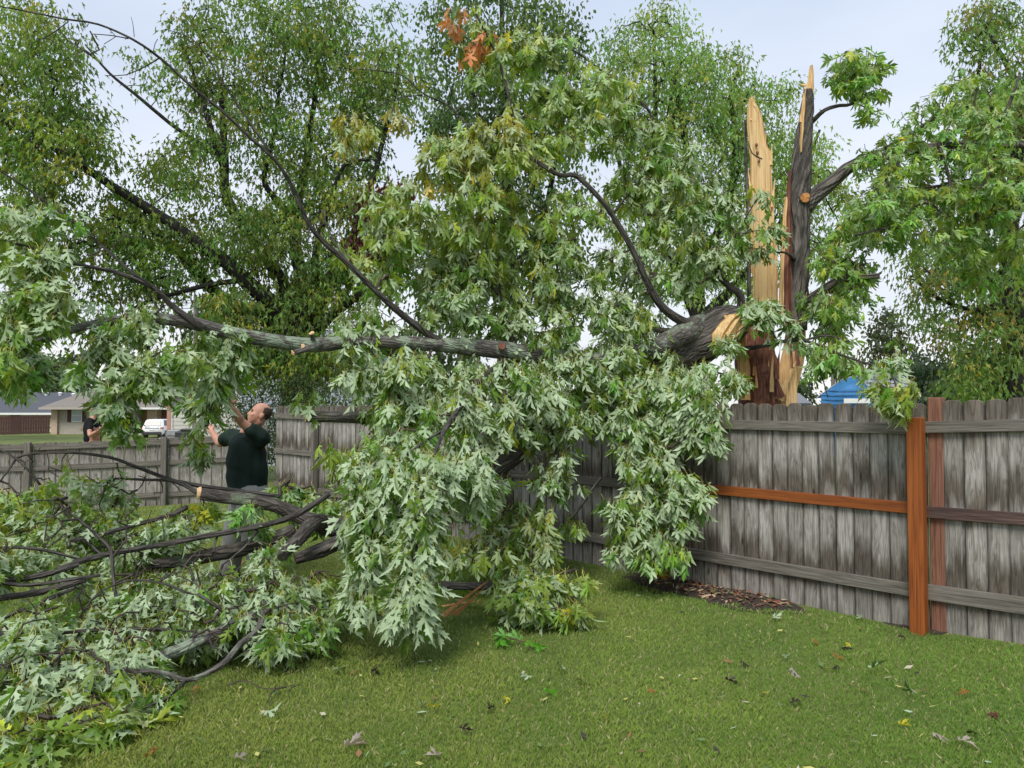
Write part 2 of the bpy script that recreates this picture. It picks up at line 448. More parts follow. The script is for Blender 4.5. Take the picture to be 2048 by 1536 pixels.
HI = [(0, 0), (.07, -.04), (.28, -.08), (.20, .01), (.30, .08), (.14, .09), (.06, .18), (.24, .25), (.38, .25), (.33, .32), (.52, .40), (.40, .44),
      (.55, .66), (.35, .54), (.31, .62), (.20, .45), (.055, .37), (.10, .58), (.23, .66), (.16, .70), (.21, .82), (.10, .81), (.06, .93), (0, 1.12)]
MED = [(0, 0), (.29, -.05), (.07, .17), (.34, .27), (.55, .64), (.28, .54), (.06, .38), (.21, .74), (0, 1.10)]
LOW = [(0, 0), (.34, .50), (.13, .52), (0, 1.12)]
T_HI = [leaf_template(HI, c, f, twist=t, bend=b) for c, f, t, b in ((0.25, 0.45, .5, .15), (0.55, -0.7, -.7, -.2), (0.8, 0.75, .3, .1), (0.1, 1.0, -.9, -.1), (0.5, -0.35, .9, .2), (0.9, 0.3, -.4, -.15), (0.4, -1.05, .6, .25), (0.3, 0.85, -1.1, .05), (1.1, 0.6, 1.2, -.25))]
T_MED = [leaf_template(MED, c, f, twist=(c - .4) * 2.2, bend=f * .2) for c, f in ((0.25, 0.45), (0.55, -0.7), (0.8, 0.8), (0.4, 1.05), (0.5, -0.3), (0.3, -1.0))]
T_LOW = [leaf_template(LOW, c, f, 0, twist=t) for c, f, t in ((0.2, 0.6, .5), (0.6, -.5, -.6), (0.5, .9, .8))]
OVAL = [(0, 0), (.33, .34), (.22, .78), (0, 1.0)]
T_OVAL = [leaf_template(OVAL, c, f, 0) for c, f in ((0.2, 0.25), (0.5, 0.1))]

def unit(v):
    return v / np.maximum(np.linalg.norm(v, axis=1, keepdims=True), 1e-9)

class Leaves:
    """a pool of leaves: base position, tip direction, face normal, size, colour, paleness of the lower face"""
    def __init__(self): self.rows = []
    def add(self, pos, tip, nor, size, tint, silv):
        self.rows.append((pos, tip, nor, size, tint, silv))
    def arrays(self):
        return [np.concatenate([r[i] for r in self.rows]) for i in range(6)]

def frames(tip, nor):
    y = unit(tip)
    z = unit(nor - y * np.sum(nor * y, 1, keepdims=True))
    x = np.cross(y, z)
    return x, y, z

PETIOLE = np.array((0.50, 0.46, 0.11))

def build_leaves(name, A, templates, mat, parent=None, kind="stuff", origin=None, pet_col=PETIOLE):
    pos, tip, nor, size, tint, silv = A
    n = len(pos)
    if n == 0: return None
    x, y, z = frames(tip, nor)
    pick = NP.integers(0, len(templates), n)
    Vs, Fs, Cs, Ss = [], [], [], []
    off = 0
    for k, (tv, tf, tp) in enumerate(templates):
        ix = np.nonzero(pick == k)[0]
        if len(ix) == 0: continue
        wj = (NP.uniform(0.82, 1.15, len(ix)) * size[ix])[:, None, None]
        V = pos[ix][:, None, :] + wj * tv[None, :, 0:1] * x[ix][:, None, :] + size[ix][:, None, None] * (tv[None, :, 1:2] * y[ix][:, None, :] + tv[None, :, 2:3] * z[ix][:, None, :])
        F = tf[None] + (np.arange(len(ix)) * len(tv))[:, None, None] + off
        C = np.where(tp[None, :, None] > 0.5, pet_col[None, None, :], tint[ix][:, None, :])
        S = np.where(tp[None, :] > 0.5, 0.0, silv[ix][:, None])
        Vs.append(V.reshape(-1, 3)); Fs.append(F.reshape(-1, 3)); Cs.append(C.reshape(-1, 3)); Ss.append(S.reshape(-1))
        off += len(ix) * len(tv)
    return mesh_np(name, np.concatenate(Vs), np.concatenate(Fs), mat, parent,
                   {"tint": ('FLOAT_COLOR', np.concatenate(Cs)), "silv": ('FLOAT', np.concatenate(Ss))}, kind=kind, origin=origin)

STY = {   # tint, jitter, paleness mean, share of leaves with the lower face outward, size range
    'sil': ((0.145, 0.275, 0.040), 0.34, 0.86, 0.74, (0.072, 0.146)),
    'silb': ((0.135, 0.265, 0.040), 0.30, 0.94, 0.82, (0.09, 0.168)),
    'mix': ((0.20, 0.33, 0.045), 0.34, 0.62, 0.50, (0.10, 0.15)),
    'yel': ((0.30, 0.34, 0.045), 0.35, 0.66, 0.52, (0.10, 0.15)),
    'grn': ((0.14, 0.29, 0.040), 0.34, 0.55, 0.28, (0.10, 0.15)),
    'yg':  ((0.20, 0.30, 0.032), 0.30, 0.45, 0.25, (0.11, 0.17)),
    'org': ((0.56, 0.24, 0.10), 0.25, 0.10, 0.5, (0.13, 0.18)),
    'limb': ((0.17, 0.34, 0.052), 0.36, 0.50, 0.32, (0.085, 0.13)),
}

def tints(base, jit, n):
    b = np.array(base)
    k = 1 + NP.uniform(-jit, jit, (n, 1))
    c = b[None] * k
    c[:, 0:1] *= 1 + NP.uniform(-0.25, 0.45, (n, 1)) * jit * 2
    return np.clip(c, 0.004, 0.9)

def spray(L, nodes, axis, sty, per=(6, 10), spread=0.10, droop=1.0, scale=1.0):
    """leaf sprays hanging from twig ends: 'nodes' (N,3), 'axis' (N,3) = direction each twig grows"""
    base, jit, pale, under, (s0, s1) = STY[sty]
    nodes = np.asarray(nodes, float)
    cnt = NP.integers(per[0], per[1] + 1, len(nodes))
    idx = np.repeat(np.arange(len(nodes)), cnt)
    n = len(idx)
    az = NP.uniform(0, 2 * math.pi, n)
    outw = np.stack([np.cos(az), np.sin(az), NP.uniform(-0.35, 0.45, n)], 1)
    ax = unit(np.asarray(axis, float))[idx]
    back = NP.uniform(0, 1, (n, 1)) ** 1.3
    size = NP.uniform(s0, s1, n) * scale
    tipd = unit(outw * NP.uniform(0.25, 0.9, (n, 1)) + ax * 0.35 + np.array([0, 0, -1.0]) * droop * NP.uniform(0.7, 1.7, (n, 1)))
    pos = nodes[idx] - ax * back * spread * 2.2 + outw * spread * NP.uniform(0.1, 0.6, (n, 1)) + tipd * (size * 0.5)[:, None]
    up = unit(outw + np.array([0, 0, 0.55]) + NP.normal(0, 0.35, (n, 3)))
    flip = np.where(NP.random(n) < under, -1.0, 1.0)[:, None]
    tw = tints(base, jit, len(nodes))[idx] * (1 + NP.uniform(-0.2, 0.2, (n, 1)))
    odd = NP.random(n) < 0.10
    tw[odd] = tw[odd] * np.array([1.9, 1.35, 0.9])
    L.add(pos, tipd, up * flip, size, tw, np.clip(NP.normal(pale, 0.12, n), 0, 1))

# ------------------------------------------------------------------ branches
def catmull(P, Rr, step=0.06):
    P = [np.array(p, float) for p in P]
    Q, S = [], []
    n = len(P)
    for i in range(n - 1):
        p0 = P[i - 1] if i else 2 * P[0] - P[1]
        p1, p2 = P[i], P[i + 1]
        p3 = P[i + 2] if i + 2 < n else 2 * P[-1] - P[-2]
        k = max(2, int(np.linalg.norm(p2 - p1) / step))
        for j in range(k):
            t = j / k
            Q.append(0.5 * ((2 * p1) + (-p0 + p2) * t + (2 * p0 - 5 * p1 + 4 * p2 - p3) * t * t + (-p0 + 3 * p1 - 3 * p2 + p3) * t ** 3))
            S.append(Rr[i] * (1 - t) + Rr[i + 1] * t)
    Q.append(P[-1]); S.append(Rr[-1])
    return np.array(Q), np.array(S)

def sweep(bm, Q, S, sides=10, rough=0.08, nscale=6.0, cap=True, wob=0.0):
    uvl = bm.loops.layers.uv.get("UVMap") or bm.loops.layers.uv.new("UVMap")
    rings = []
    v = 0.0
    prev = None
    up = None
    seed = R.uniform(0, 100)
    for i in range(len(Q)):
        t = Q[min(i + 1, len(Q) - 1)] - Q[max(i - 1, 0)]
        t = t / max(np.linalg.norm(t), 1e-9)
        if up is None:
            up = np.array([0, 0, 1.0]) if abs(t[2]) < 0.9 else np.array([1.0, 0, 0])
        up = up - t * np.dot(up, t); up /= max(np.linalg.norm(up), 1e-9)
        sd_ = np.cross(t, up)
        if i: v += float(np.linalg.norm(Q[i] - Q[i - 1]))
        ring = []
        c = Q[i].copy()
        if wob:
            c += np.array(noise.noise_vector(Vector(Q[i]) * 1.3 + Vector((seed, 0, 0)))) * wob
        for k in range(sides):
            a = 2 * math.pi * k / sides
            d = up * math.cos(a) + sd_ * math.sin(a)
            p = c + d * S[i]
            f = 1 + rough * noise.noise(Vector(p) * nscale + Vector((seed, seed, 0)))
            ring.append(bm.verts.new(Vector(c + d * S[i] * f)))
        rings.append((ring, v, S[i]))
    for i in range(len(rings) - 1):
        (a, va, ra), (b, vb, rb) = rings[i], rings[i + 1]
        per = 2 * math.pi * max(ra, rb)
        for k in range(sides):
            k2 = (k + 1) % sides
            try: f = bm.faces.new((a[k], a[k2], b[k2], b[k]))
            except ValueError: continue
            us = (k / sides * per, (k + 1) / sides * per)
            for lp, u_, v_ in zip(f.loops, (us[0], us[1], us[1], us[0]), (va, va, vb, vb)):
                lp[uvl].uv = (u_, v_)
            f.smooth = True
    if cap and sides >= 3:
        bm.faces.new(rings[0][0]); bm.faces.new(rings[-1][0][::-1])

def limb_pts(spec):
    """spec: list of (px, py, d, width_px) -> points and radii in metres"""
    P = [at(a, b, d) for a, b, d, w in spec]
    Rr = [0.5 * w * d / FPX for a, b, d, w in spec]
    return P, Rr

def make_limb(name, spec, mat, parent, origin, sides=None, step=0.06, rough=0.1, wob=0.012, world_pts=None):
    if world_pts is not None: P, Rr = world_pts
    else: P, Rr = limb_pts(spec)
    Q, S = catmull(P, Rr, step)
    bm = bmesh.new()
    mxr = max(S)
    sd_ = sides or (16 if mxr > 0.1 else 12 if mxr > 0.05 else 8 if mxr > 0.02 else 5)
    sweep(bm, Q - np.array(origin), S, sd_, rough, 9.0, wob=wob)
    bm_obj(name, bm, mat, parent)
    return Q, S

def grow(start, pts, seg=0.16, arch=0.12, jitter=0.05):
    """Branches from the limb points 'start' to every twig end in 'pts': each end joins the nearest wood already there."""
    start = np.asarray(start, float); pts = np.asarray(pts, float)
    d0 = np.empty(len(pts))
    for i in range(0, len(pts), 400):
        d0[i:i + 400] = np.min(np.sum((pts[i:i + 400, None] - start[None]) ** 2, 2), 1)
    order = np.argsort(d0)
    cap = len(start) + len(pts) * 14 + 10
    P = np.zeros((cap, 3)); par = np.full(cap, -1, np.int64); cnt = np.zeros(cap)
    P[:len(start)] = start
    m = len(start); ns = m
    ends = []
    for i in order:
        p = pts[i]
        dd = np.sum((P[:m] - p) ** 2, 1)
        j = int(np.argmin(dd)); D = math.sqrt(dd[j])
        k = max(1, min(12, int(math.ceil(D / seg))))
        a = P[j].copy()
        bend = np.array([R.gauss(0, 1), R.gauss(0, 1), abs(R.gauss(0, 1))]) * arch * D
        last = j
        for q in range(1, k + 1):
            t = q / k
            c = a * (1 - t) + p * t + bend * 4 * t * (1 - t)
            if q < k: c = c + NP.normal(0, jitter * seg, 3)
            P[m] = c; par[m] = last; last = m; m += 1
        cnt[last] += 1
        ends.append(last)
    for i in range(m - 1, ns - 1, -1):
        if par[i] >= 0: cnt[par[i]] += cnt[i]
    P, par, cnt = P[:m], par[:m], cnt[:m]
    ax = np.zeros((m, 3))
    ok = par >= 0
    ax[ok] = P[ok] - P[par[ok]]
    ends = np.array(ends)
    return P, par, cnt, ns, ends, ax

def tubes(P, par, cnt, ns, tip=0.003, rmax=0.05, power=0.5, k=4):
    """all grown branches as one vertex and face array"""
    ix = np.arange(ns, len(P))
    a, b = P[par[ix]], P[ix]
    rad = np.minimum(rmax, tip * np.maximum(cnt, 1) ** power)
    ra = np.where(par[ix] >= ns, rad[par[ix]], rad[ix] * 1.1); rb = rad[ix]
    ra = np.minimum(ra, rb * 1.5)
    t = unit(b - a)
    ref = np.where(np.abs(t[:, 2:3]) < 0.9, np.array([[0, 0, 1.0]]), np.array([[1.0, 0, 0]]))
    u = unit(np.cross(t, ref)); w = np.cross(t, u)
    b2 = b + t * rb[:, None] * 0.4
    V = []
    for q in range(k):
        an = 2 * math.pi * q / k
        d = u * math.cos(an) + w * math.sin(an)
        V.append(a + d * ra[:, None]); V.append(b2 + d * rb[:, None])
    V = np.stack(V, 1)
    n = len(ix)
    F = []
    for q in range(k):
        q2 = (q + 1) % k
        F.append((2 * q, 2 * q2, 2 * q2 + 1, 2 * q + 1))
    F = np.array(F)[None] + (np.arange(n) * 2 * k)[:, None, None]
    return V.reshape(-1, 3), F.reshape(-1, 4)

def ell(cx, cy, d, rx, ry, rd, n, rot=0.0):
    """n points inside a tilted ellipsoid given by its outline in the photograph and its depth"""
    out = []
    c, s = math.cos(rot), math.sin(rot)
    while len(out) < n:
        u, v, w = R.uniform(-1, 1), R.uniform(-1, 1), R.uniform(-1, 1)
        if u * u + v * v + w * w > 1: continue
        x, y = rx * u, ry * v
        out.append(at(cx + x * c - y * s, cy + x * s + y * c, max(1.5, d + rd * w)))
    return [np.array(p) for p in out]

def clumped(pts_fn, n, keep, scale, seed):
    out = []
    tries = 0
    while len(out) < n and tries < 60:
        for p in pts_fn(n):
            if noise.noise(Vector(p) * scale + Vector((seed, 0, 0))) > keep: out.append(p)
            if len(out) >= n: break
        tries += 1
    return out

def split_visible(A, cell=6.0, most=300, min_px=0.0):
    """the leaves that show largest and lie in front, as indices"""
    pos, tip, nor, size, tint, silv = A
    mid = pos + unit(tip) * size[:, None] * 0.5
    px, py, d = pix(mid)
    inside = (px > 4) & (px < 2044) & (py > 4) & (py < 1532)
    ci = (np.clip(px, 0, 2047) // cell).astype(int); cj = (np.clip(py, 0, 1535) // cell).astype(int)
    key = ci * 1000 + cj
    best = {}
    for i in np.argsort(d):
        if inside[i] and key[i] not in best: best[key[i]] = i
    cand = np.array(sorted(best.values()))
    app = size[cand] / d[cand]
    facing = np.abs(np.sum(unit(nor[cand]) * unit(mid[cand] - np.array([0, 0, EYE])), 1))
    o = np.argsort(-app * (0.35 + facing))
    return cand[o[:most]]

LEAF_MESH = {}
def leaf_mesh_variants(sty, mat, n=8):
    if sty in LEAF_MESH: return LEAF_MESH[sty]
    base, jit, pale, under, _ = STY[sty]
    out = []
    for k in range(n):
        tv, tf, tp = T_HI[k % len(T_HI)]
        c = tints(base, jit, 1)[0]
        o = mesh_np("leaf", tv, tf, mat, None, {"tint": ('FLOAT_COLOR', np.where(tp[:, None] > .5, PETIOLE[None], c[None])), "silv": ('FLOAT', np.where(tp > .5, 0, pale))})
        me = o.data
        bpy.data.objects.remove(o)
        out.append(me)
    LEAF_MESH[sty] = out
    return out

def leaf_objects(A, idx, parent, sty, mat, origin):
    pos, tip, nor, size, tint, silv = A
    x, y, z = frames(tip, nor)
    ms = leaf_mesh_variants(sty, mat)
    for i in idx:
        o = bpy.data.objects.new("leaf", ms[R.randrange(len(ms))])
        s = size[i]
        m = Matrix(((x[i][0] * s, y[i][0] * s, z[i][0] * s, pos[i][0] - origin[0]),
                    (x[i][1] * s, y[i][1] * s, z[i][1] * s, pos[i][1] - origin[1]),
                    (x[i][2] * s, y[i][2] * s, z[i][2] * s, pos[i][2] - origin[2]), (0, 0, 0, 1)))
        o.parent = parent
        o.matrix_basis = m
        COL.objects.link(o)

def take(A, idx): return [a[idx] for a in A]
def drop(A, idx):
    k = np.ones(len(A[0]), bool); k[idx] = False
    return [a[k] for a in A]

# ------------------------------------------------------------------ ground
def ground():
    xs = np.unique(np.concatenate([np.linspace(-900, -40, 22), np.linspace(-40, -13, 28), np.linspace(-13, 6, 96), np.linspace(6, 40, 24), np.linspace(40, 900, 20)]))
    ys = np.unique(np.concatenate([np.linspace(-60, 1, 14), np.linspace(1, 16, 80), np.linspace(16, 90, 50), np.linspace(90, 1400, 24)]))
    V = np.array([(x, y, ground_z(x, y)) for y in ys for x in xs])
    nx = len(xs)
    F = np.array([(j * nx + i, j * nx + i + 1, (j + 1) * nx + i + 1, (j + 1) * nx + i) for j in range(len(ys) - 1) for i in range(nx - 1)])
    m, n, l, b = new_mat("lawn_soil")
    t = N_(n, "ShaderNodeTexCoord")
    n1 = N_(n, "ShaderNodeTexNoise", Scale=0.9, Detail=6.0); n2 = N_(n, "ShaderNodeTexNoise", Scale=60.0, Detail=4.0)
    l.new(t.outputs['Object'], n1.inputs['Vector']); l.new(t.outputs['Object'], n2.inputs['Vector'])
    r1 = ramp(n, [(0.3, (0.10, 0.155, 0.030)), (0.7, (0.19, 0.215, 0.05))]); l.new(n1.outputs['Fac'], r1.inputs[0])
    r2 = ramp(n, [(0.3, (0.5, 0.5, 0.5)), (0.7, (1.2, 1.2, 1.2))]); l.new(n2.outputs['Fac'], r2.inputs[0])
    mu = N_(n, "ShaderNodeMix", data_type='RGBA', blend_type='MULTIPLY'); mu.inputs[0].default_value = 1
    l.new(r1.outputs[0], mu.inputs[6]); l.new(r2.outputs[0], mu.inputs[7]); l.new(mu.outputs[2], b.inputs['Base Color'])
    b.inputs['Roughness'].default_value = 0.95
    bp = N_(n, "ShaderNodeBump", Strength=0.8, Distance=0.03); l.new(n2.outputs['Fac'], bp.inputs['Height']); l.new(bp.outputs[0], b.inputs['Normal'])
    o = mesh_np("ground", V, F, m, smooth=True)
    tag(o, "mown backyard lawn running on to the neighbours' yards", kind="structure")
ground()

# fence lines (plan view)
FA = Vector((3.22, 5.8, 0))                     # at the orange post
FU = Vector((-0.687, 0.726, 0)).normalized()    # towards the far corner
FN = Vector((-FU.y, FU.x, 0))                   # towards the camera side
if FN.y > 0: FN = -FN
CORNER = FA + FU * 11.35

# ------------------------------------------------------------------ grass
SOIL = [(at(1445, 1180, 7.0).x, 7.0, 0.95, 0.42, -0.75)]
def soil_mask(x, y):
    """patches where the grass is bare"""
    m = np.zeros(len(x), bool)
    for (px, py, ra, rb) in ((1440, 1182, 0.9, 0.46), (1340, 1168, 0.5, 0.3), (1830, 1247, 0.34, 0.2)):
        g = ground_at(px, py)
        dx, dy = x - g.x, y - g.y
        u = dx * FU.x + dy * FU.y; v = dx * FN.x + dy * FN.y
        m |= (u / ra) ** 2 + (v / rb) ** 2 < 1 + 0.35 * np.sin(u * 21) * np.cos(v * 17)
    return m

def grass():
    n = 480000
    y = 3.0 + 10.8 * NP.random(n) ** 1.75
    x = NP.uniform(-1, 1, n) * (y * 0.76 + 0.4)
    # this side of both fences
    s = (x - FA.x) * FN.x + (y - FA.y) * FN.y
    k = (s > 0.05) & (x > -10) & (y < 13.4)
    x, y = x[k], y[k]
    k = ~soil_mask(x, y) | (NP.random(len(x)) < 0.06)
    x, y = x[k], y[k]
    n = len(x)
    gx = np.linspace(-11, 7, 160); gy = np.linspace(2, 15, 130)
    G = np.array([[ground_z(a, b) for a in gx] for b in gy])
    P = np.array([[noise.noise(Vector((a * 0.8, b * 0.8, 0))) + 0.8 * noise.noise(Vector((a * 2.7, b * 2.7, 5))) for a in gx] for b in gy])
    def smp(T):
        fx = np.clip((x - gx[0]) / (gx[1] - gx[0]), 0, len(gx) - 1.001); fy = np.clip((y - gy[0]) / (gy[1] - gy[0]), 0, len(gy) - 1.001)
        i, j = fx.astype(int), fy.astype(int); u, v = fx - i, fy - j
        return T[j, i] * (1 - u) * (1 - v) + T[j, i + 1] * u * (1 - v) + T[j + 1, i] * (1 - u) * v + T[j + 1, i + 1] * u * v
    z = smp(G); pt = smp(P)
    h = NP.uniform(0.016, 0.040, n) * (1 + 0.25 * pt)
    w = NP.uniform(0.0024, 0.0045, n) * np.maximum(1, y / 4.4)
    az = NP.uniform(0, 2 * math.pi, n); fa = NP.uniform(0, math.pi, n)
    lean = NP.uniform(0.1, 0.75, n)
    dx, dy = np.cos(az) * lean * h, np.sin(az) * lean * h
    wx, wy = np.cos(fa) * w / 2, np.sin(fa) * w / 2
    b0 = np.stack([x - wx, y - wy, z - 0.004], 1); b1 = np.stack([x + wx, y + wy, z - 0.004], 1)
    m0 = np.stack([x - wx * .7 + dx * .35, y - wy * .7 + dy * .35, z + h * .6], 1); m1 = np.stack([x + wx * .7 + dx * .35, y + wy * .7 + dy * .35, z + h * .6], 1)
    tp = np.stack([x + dx, y + dy, z + h * (1 - 0.25 * lean)], 1)
    V = np.stack([b0, b1, m1, tp], 1).reshape(-1, 3)
    F = (np.array([(0, 1, 2), (0, 2, 3)])[None] + (np.arange(n) * 4)[:, None, None]).reshape(-1, 3)
    mixv = np.clip(0.5 + 0.42 * pt + NP.normal(0, 0.17, n), 0, 1)[:, None]
    lush = np.clip((x - 0.5) * 0.22 + 0.3, 0, 1)[:, None]        # greener towards the fence
    c0 = np.array((0.115, 0.215, 0.036)); c1 = np.array((0.325, 0.375, 0.080)) * (1 - lush) + np.array((0.235, 0.385, 0.068)) * lush
    C = c0 * (1 - mixv) + c1 * mixv
    dry = NP.random(n) < 0.07
    C *= 1.03
    C[dry] = np.array((0.52, 0.47, 0.24)) * NP.uniform(0.7, 1.1, (dry.sum(), 1))
    C = np.repeat(C, 4, 0)
    m, nn, l, b = new_mat("grass_blade")
    a = N_(nn, "ShaderNodeAttribute", attribute_name="tint")
    l.new(a.outputs['Color'], b.inputs['Base Color']); b.inputs['Roughness'].default_value = 0.55; b.inputs['Specular IOR Level'].default_value = 0.25
    tr = N_(nn, "ShaderNodeBsdfTranslucent"); l.new(a.outputs['Color'], tr.inputs['Color'])
    ms = N_(nn, "ShaderNodeMixShader"); ms.inputs[0].default_value = 0.3
    l.new(b.outputs[0], ms.inputs[1]); l.new(tr.outputs[0], ms.inputs[2]); l.new(ms.outputs[0], nn["Material Output"].inputs['Surface'])
    o = mesh_np("grass", V, F, m, attrs={"tint": ('FLOAT_COLOR', C)}, kind="stuff")
    tag(o, "short green lawn grass with yellowish patches", "grass")
grass()

# bare soil patches
def soil_patch(px, py, ra, rb, name="soil_patch"):
    g = ground_at(px, py)
    bm = bmesh.new()
    rings = []
    for q in range(1, 7):
        ring = []
        for k in range(28):
            a = 2 * math.pi * k / 28
            rr = q / 6 * (1 + 0.16 * math.sin(3 * a + px) + 0.08 * math.sin(7 * a))
            p = g + FU * (math.cos(a) * ra * rr) + FN * (math.sin(a) * rb * rr)
            p.z = ground_z(p.x, p.y) + 0.012 * (1 - q / 6) + 0.006 + 0.008 * noise.noise(p * 14)
            ring.append(bm.verts.new(p))
        rings.append(ring)
    c = bm.verts.new((g.x, g.y, g.z + 0.02))
    for k in range(28): bm.faces.new((c, rings[0][k], rings[0][(k + 1) % 28]))
    for q in range(5):
        for k in range(28):
            bm.faces.new((rings[q][k], rings[q + 1][k], rings[q + 1][(k + 1) % 28], rings[q][(k + 1) % 28]))
    o = bm_obj(name, bm, M['soil'], smooth=True)
    tag(o, kind="structure")
    return o
M['soil'] = simple_mat("damp_soil", (0.042, 0.030, 0.021), 0.95, 0.5, 40, bump=1.0)
soil_patch(1440, 1182, 0.92, 0.47)
soil_patch(1340, 1168, 0.52, 0.31)
soil_patch(1830, 1247, 0.34, 0.2)

# ------------------------------------------------------------------ right-hand board fence
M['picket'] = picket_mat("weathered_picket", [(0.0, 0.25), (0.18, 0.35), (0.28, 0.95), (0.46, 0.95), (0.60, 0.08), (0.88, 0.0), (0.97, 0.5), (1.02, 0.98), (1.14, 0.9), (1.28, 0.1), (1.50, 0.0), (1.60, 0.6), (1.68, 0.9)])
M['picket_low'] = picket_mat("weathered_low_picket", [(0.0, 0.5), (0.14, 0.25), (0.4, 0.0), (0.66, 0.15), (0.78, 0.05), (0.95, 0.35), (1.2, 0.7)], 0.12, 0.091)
RAIL_STOPS = [(0.3, (0.058, 0.052, 0.043)), (0.5, (0.145, 0.13, 0.108)), (0.75, (0.25, 0.228, 0.195))]
def rail_mat(name, stops, rot_axis=True):
    return grain_mat(name, stops, (2.4, 60, 60), 0.35, 0.8)
M['rail'] = rail_mat("weathered_rail", RAIL_STOPS)
M['rail_red'] = rail_mat("dark_red_rail", [(0.3, (0.03, 0.018, 0.016)), (0.55, (0.085, 0.05, 0.042)), (0.8, (0.2, 0.14, 0.12))])
M['post_grey'] = grain_mat("weathered_post", RAIL_STOPS, (60, 60, 2.2), 0.4, 0.8)
M['post_red'] = grain_mat("old_reddish_post", [(0.3, (0.07, 0.03, 0.02)), (0.5, (0.20, 0.088, 0.055)), (0.75, (0.30, 0.16, 0.105))], (38, 38, 1.6), 0.5, 0.75, dist=2.0)
M['post_orange'] = grain_mat("new_treated_post", [(0.28, (0.115, 0.028, 0.006)), (0.48, (0.255, 0.068, 0.011)), (0.75, (0.36, 0.115, 0.02))], (34, 34, 1.1), 0.25, 0.6, dist=2.0)
M['rail_orange'] = grain_mat("new_treated_rail", [(0.28, (0.11, 0.028, 0.006)), (0.5, (0.235, 0.064, 0.011)), (0.75, (0.32, 0.10, 0.018))], (1.2, 36, 36), 0.25, 0.6, dist=2.0)

def picket_mesh(w, h, t, ear, wave=0.0, seed=0):
    """dog-eared board, bottom centre at the origin, thickness along +Y"""
    bm = bmesh.new()
    e = ear
    prof = [(-w / 2, 0), (w / 2, 0), (w / 2, h - e), (w / 2 - e * 0.35, h - e * 0.35), (w / 2 - e, h), (-w / 2 + e, h), (-w / 2 + e * 0.35, h - e * 0.35), (-w / 2, h - e)] if e else [(-w / 2, 0), (w / 2, 0), (w / 2, h), (-w / 2, h)]
    prism(bm, [Vector((x, 0, z)) for x, z in prof], (0, t, 0))
    bmesh.ops.recalc_face_normals(bm, faces=bm.faces)
    if e: bmesh.ops.bevel(bm, geom=[q for q in bm.edges if abs(q.verts[0].co.y - q.verts[1].co.y) < 1e-6 and q.verts[0].co.y > t * .5], offset=0.0035, segments=1, affect='EDGES')
    me = bpy.data.meshes.new("picket"); bm.to_mesh(me); bm.free()
    return me

fence = thing("board_fence", "tall weathered grey dog-eared board fence with new orange post", "fence", FA)
fence.rotation_euler = (0, 0, math.atan2(FU.y, FU.x))
# local frame: +X runs to the far corner, local -Y... camera side sign
SIDE = 1.0 if (Vector((-FU.y, FU.x, 0)).dot(FN) > 0) else -1.0       # local Y of the camera side
pm = [picket_mesh(0.141, h, 0.017, e) for h, e in ((1.79, 0.035), (1.80, 0.042), (1.785, 0.03), (1.795, 0.038))]
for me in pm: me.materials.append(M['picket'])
x = -0.957
while x < 11.30:
    if -0.228 < x < 0.01: x = 0.016
    w = FA + FU * x
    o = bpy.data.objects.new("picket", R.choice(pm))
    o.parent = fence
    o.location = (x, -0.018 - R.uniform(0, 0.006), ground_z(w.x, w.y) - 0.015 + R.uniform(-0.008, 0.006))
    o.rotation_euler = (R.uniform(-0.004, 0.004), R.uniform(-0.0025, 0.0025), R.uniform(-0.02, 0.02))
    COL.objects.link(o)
    x += 0.1418 + max(0, R.gauss(0.0004, 0.0022))

def fence_rail(x0, x1, z0, z1, mat, h=0.089, t=0.038, off=0.0, label=None):
    """rail between local x0 (height z0) and x1 (height z1) on the camera side"""
    L = math.hypot(x1 - x0, z1 - z0)
    bm = bmesh.new(); box(bm, 0, L, 0, t, -h / 2, h / 2)
    bmesh.ops.bevel(bm, geom=bm.edges[:], offset=0.003, segments=1, affect='EDGES')
    o = bm_obj("rail", bm, mat, fence)
    o.location = (x0, (0.0 + off) if SIDE > 0 else (-t - off), z0)
    o.rotation_euler = (0, -math.atan2(z1 - z0, x1 - x0), 0)
    if label: o["label"] = label
    return o
POSTX = [-0.02 + 2.4 * i for i in range(5)]
G = lambda x: ground_z((FA + FU * x).x, (FA + FU * x).y)
segs = [-0.95] + [p for p in POSTX] + [11.25]
for i in range(len(segs) - 1):
    a, b = segs[i] + 0.004, segs[i + 1] - 0.004
    fence_rail(a, b, G(a) + 1.575, G(b) + 1.585, M['rail'])
    if i == 0:
        fence_rail(a, b, G(a) + 0.895, G(b) + 0.925, M['rail_red'], label="dark reddish middle rail with peeling face")
        fence_rail(a, b, G(a) + 0.275, G(b) + 0.305, M['rail'], h=0.12)
    else:
        if i == 1:
            fence_rail(a, b, G(a) + 0.945, G(b) + 0.955, M['rail_orange'], label="new orange middle rail")
        else:
            fence_rail(a, b, G(a) + 0.93, G(b) + 0.93, M['rail'])
        fence_rail(a, b, G(a) + 0.30, G(b) + 0.30, M['rail'], h=0.1)

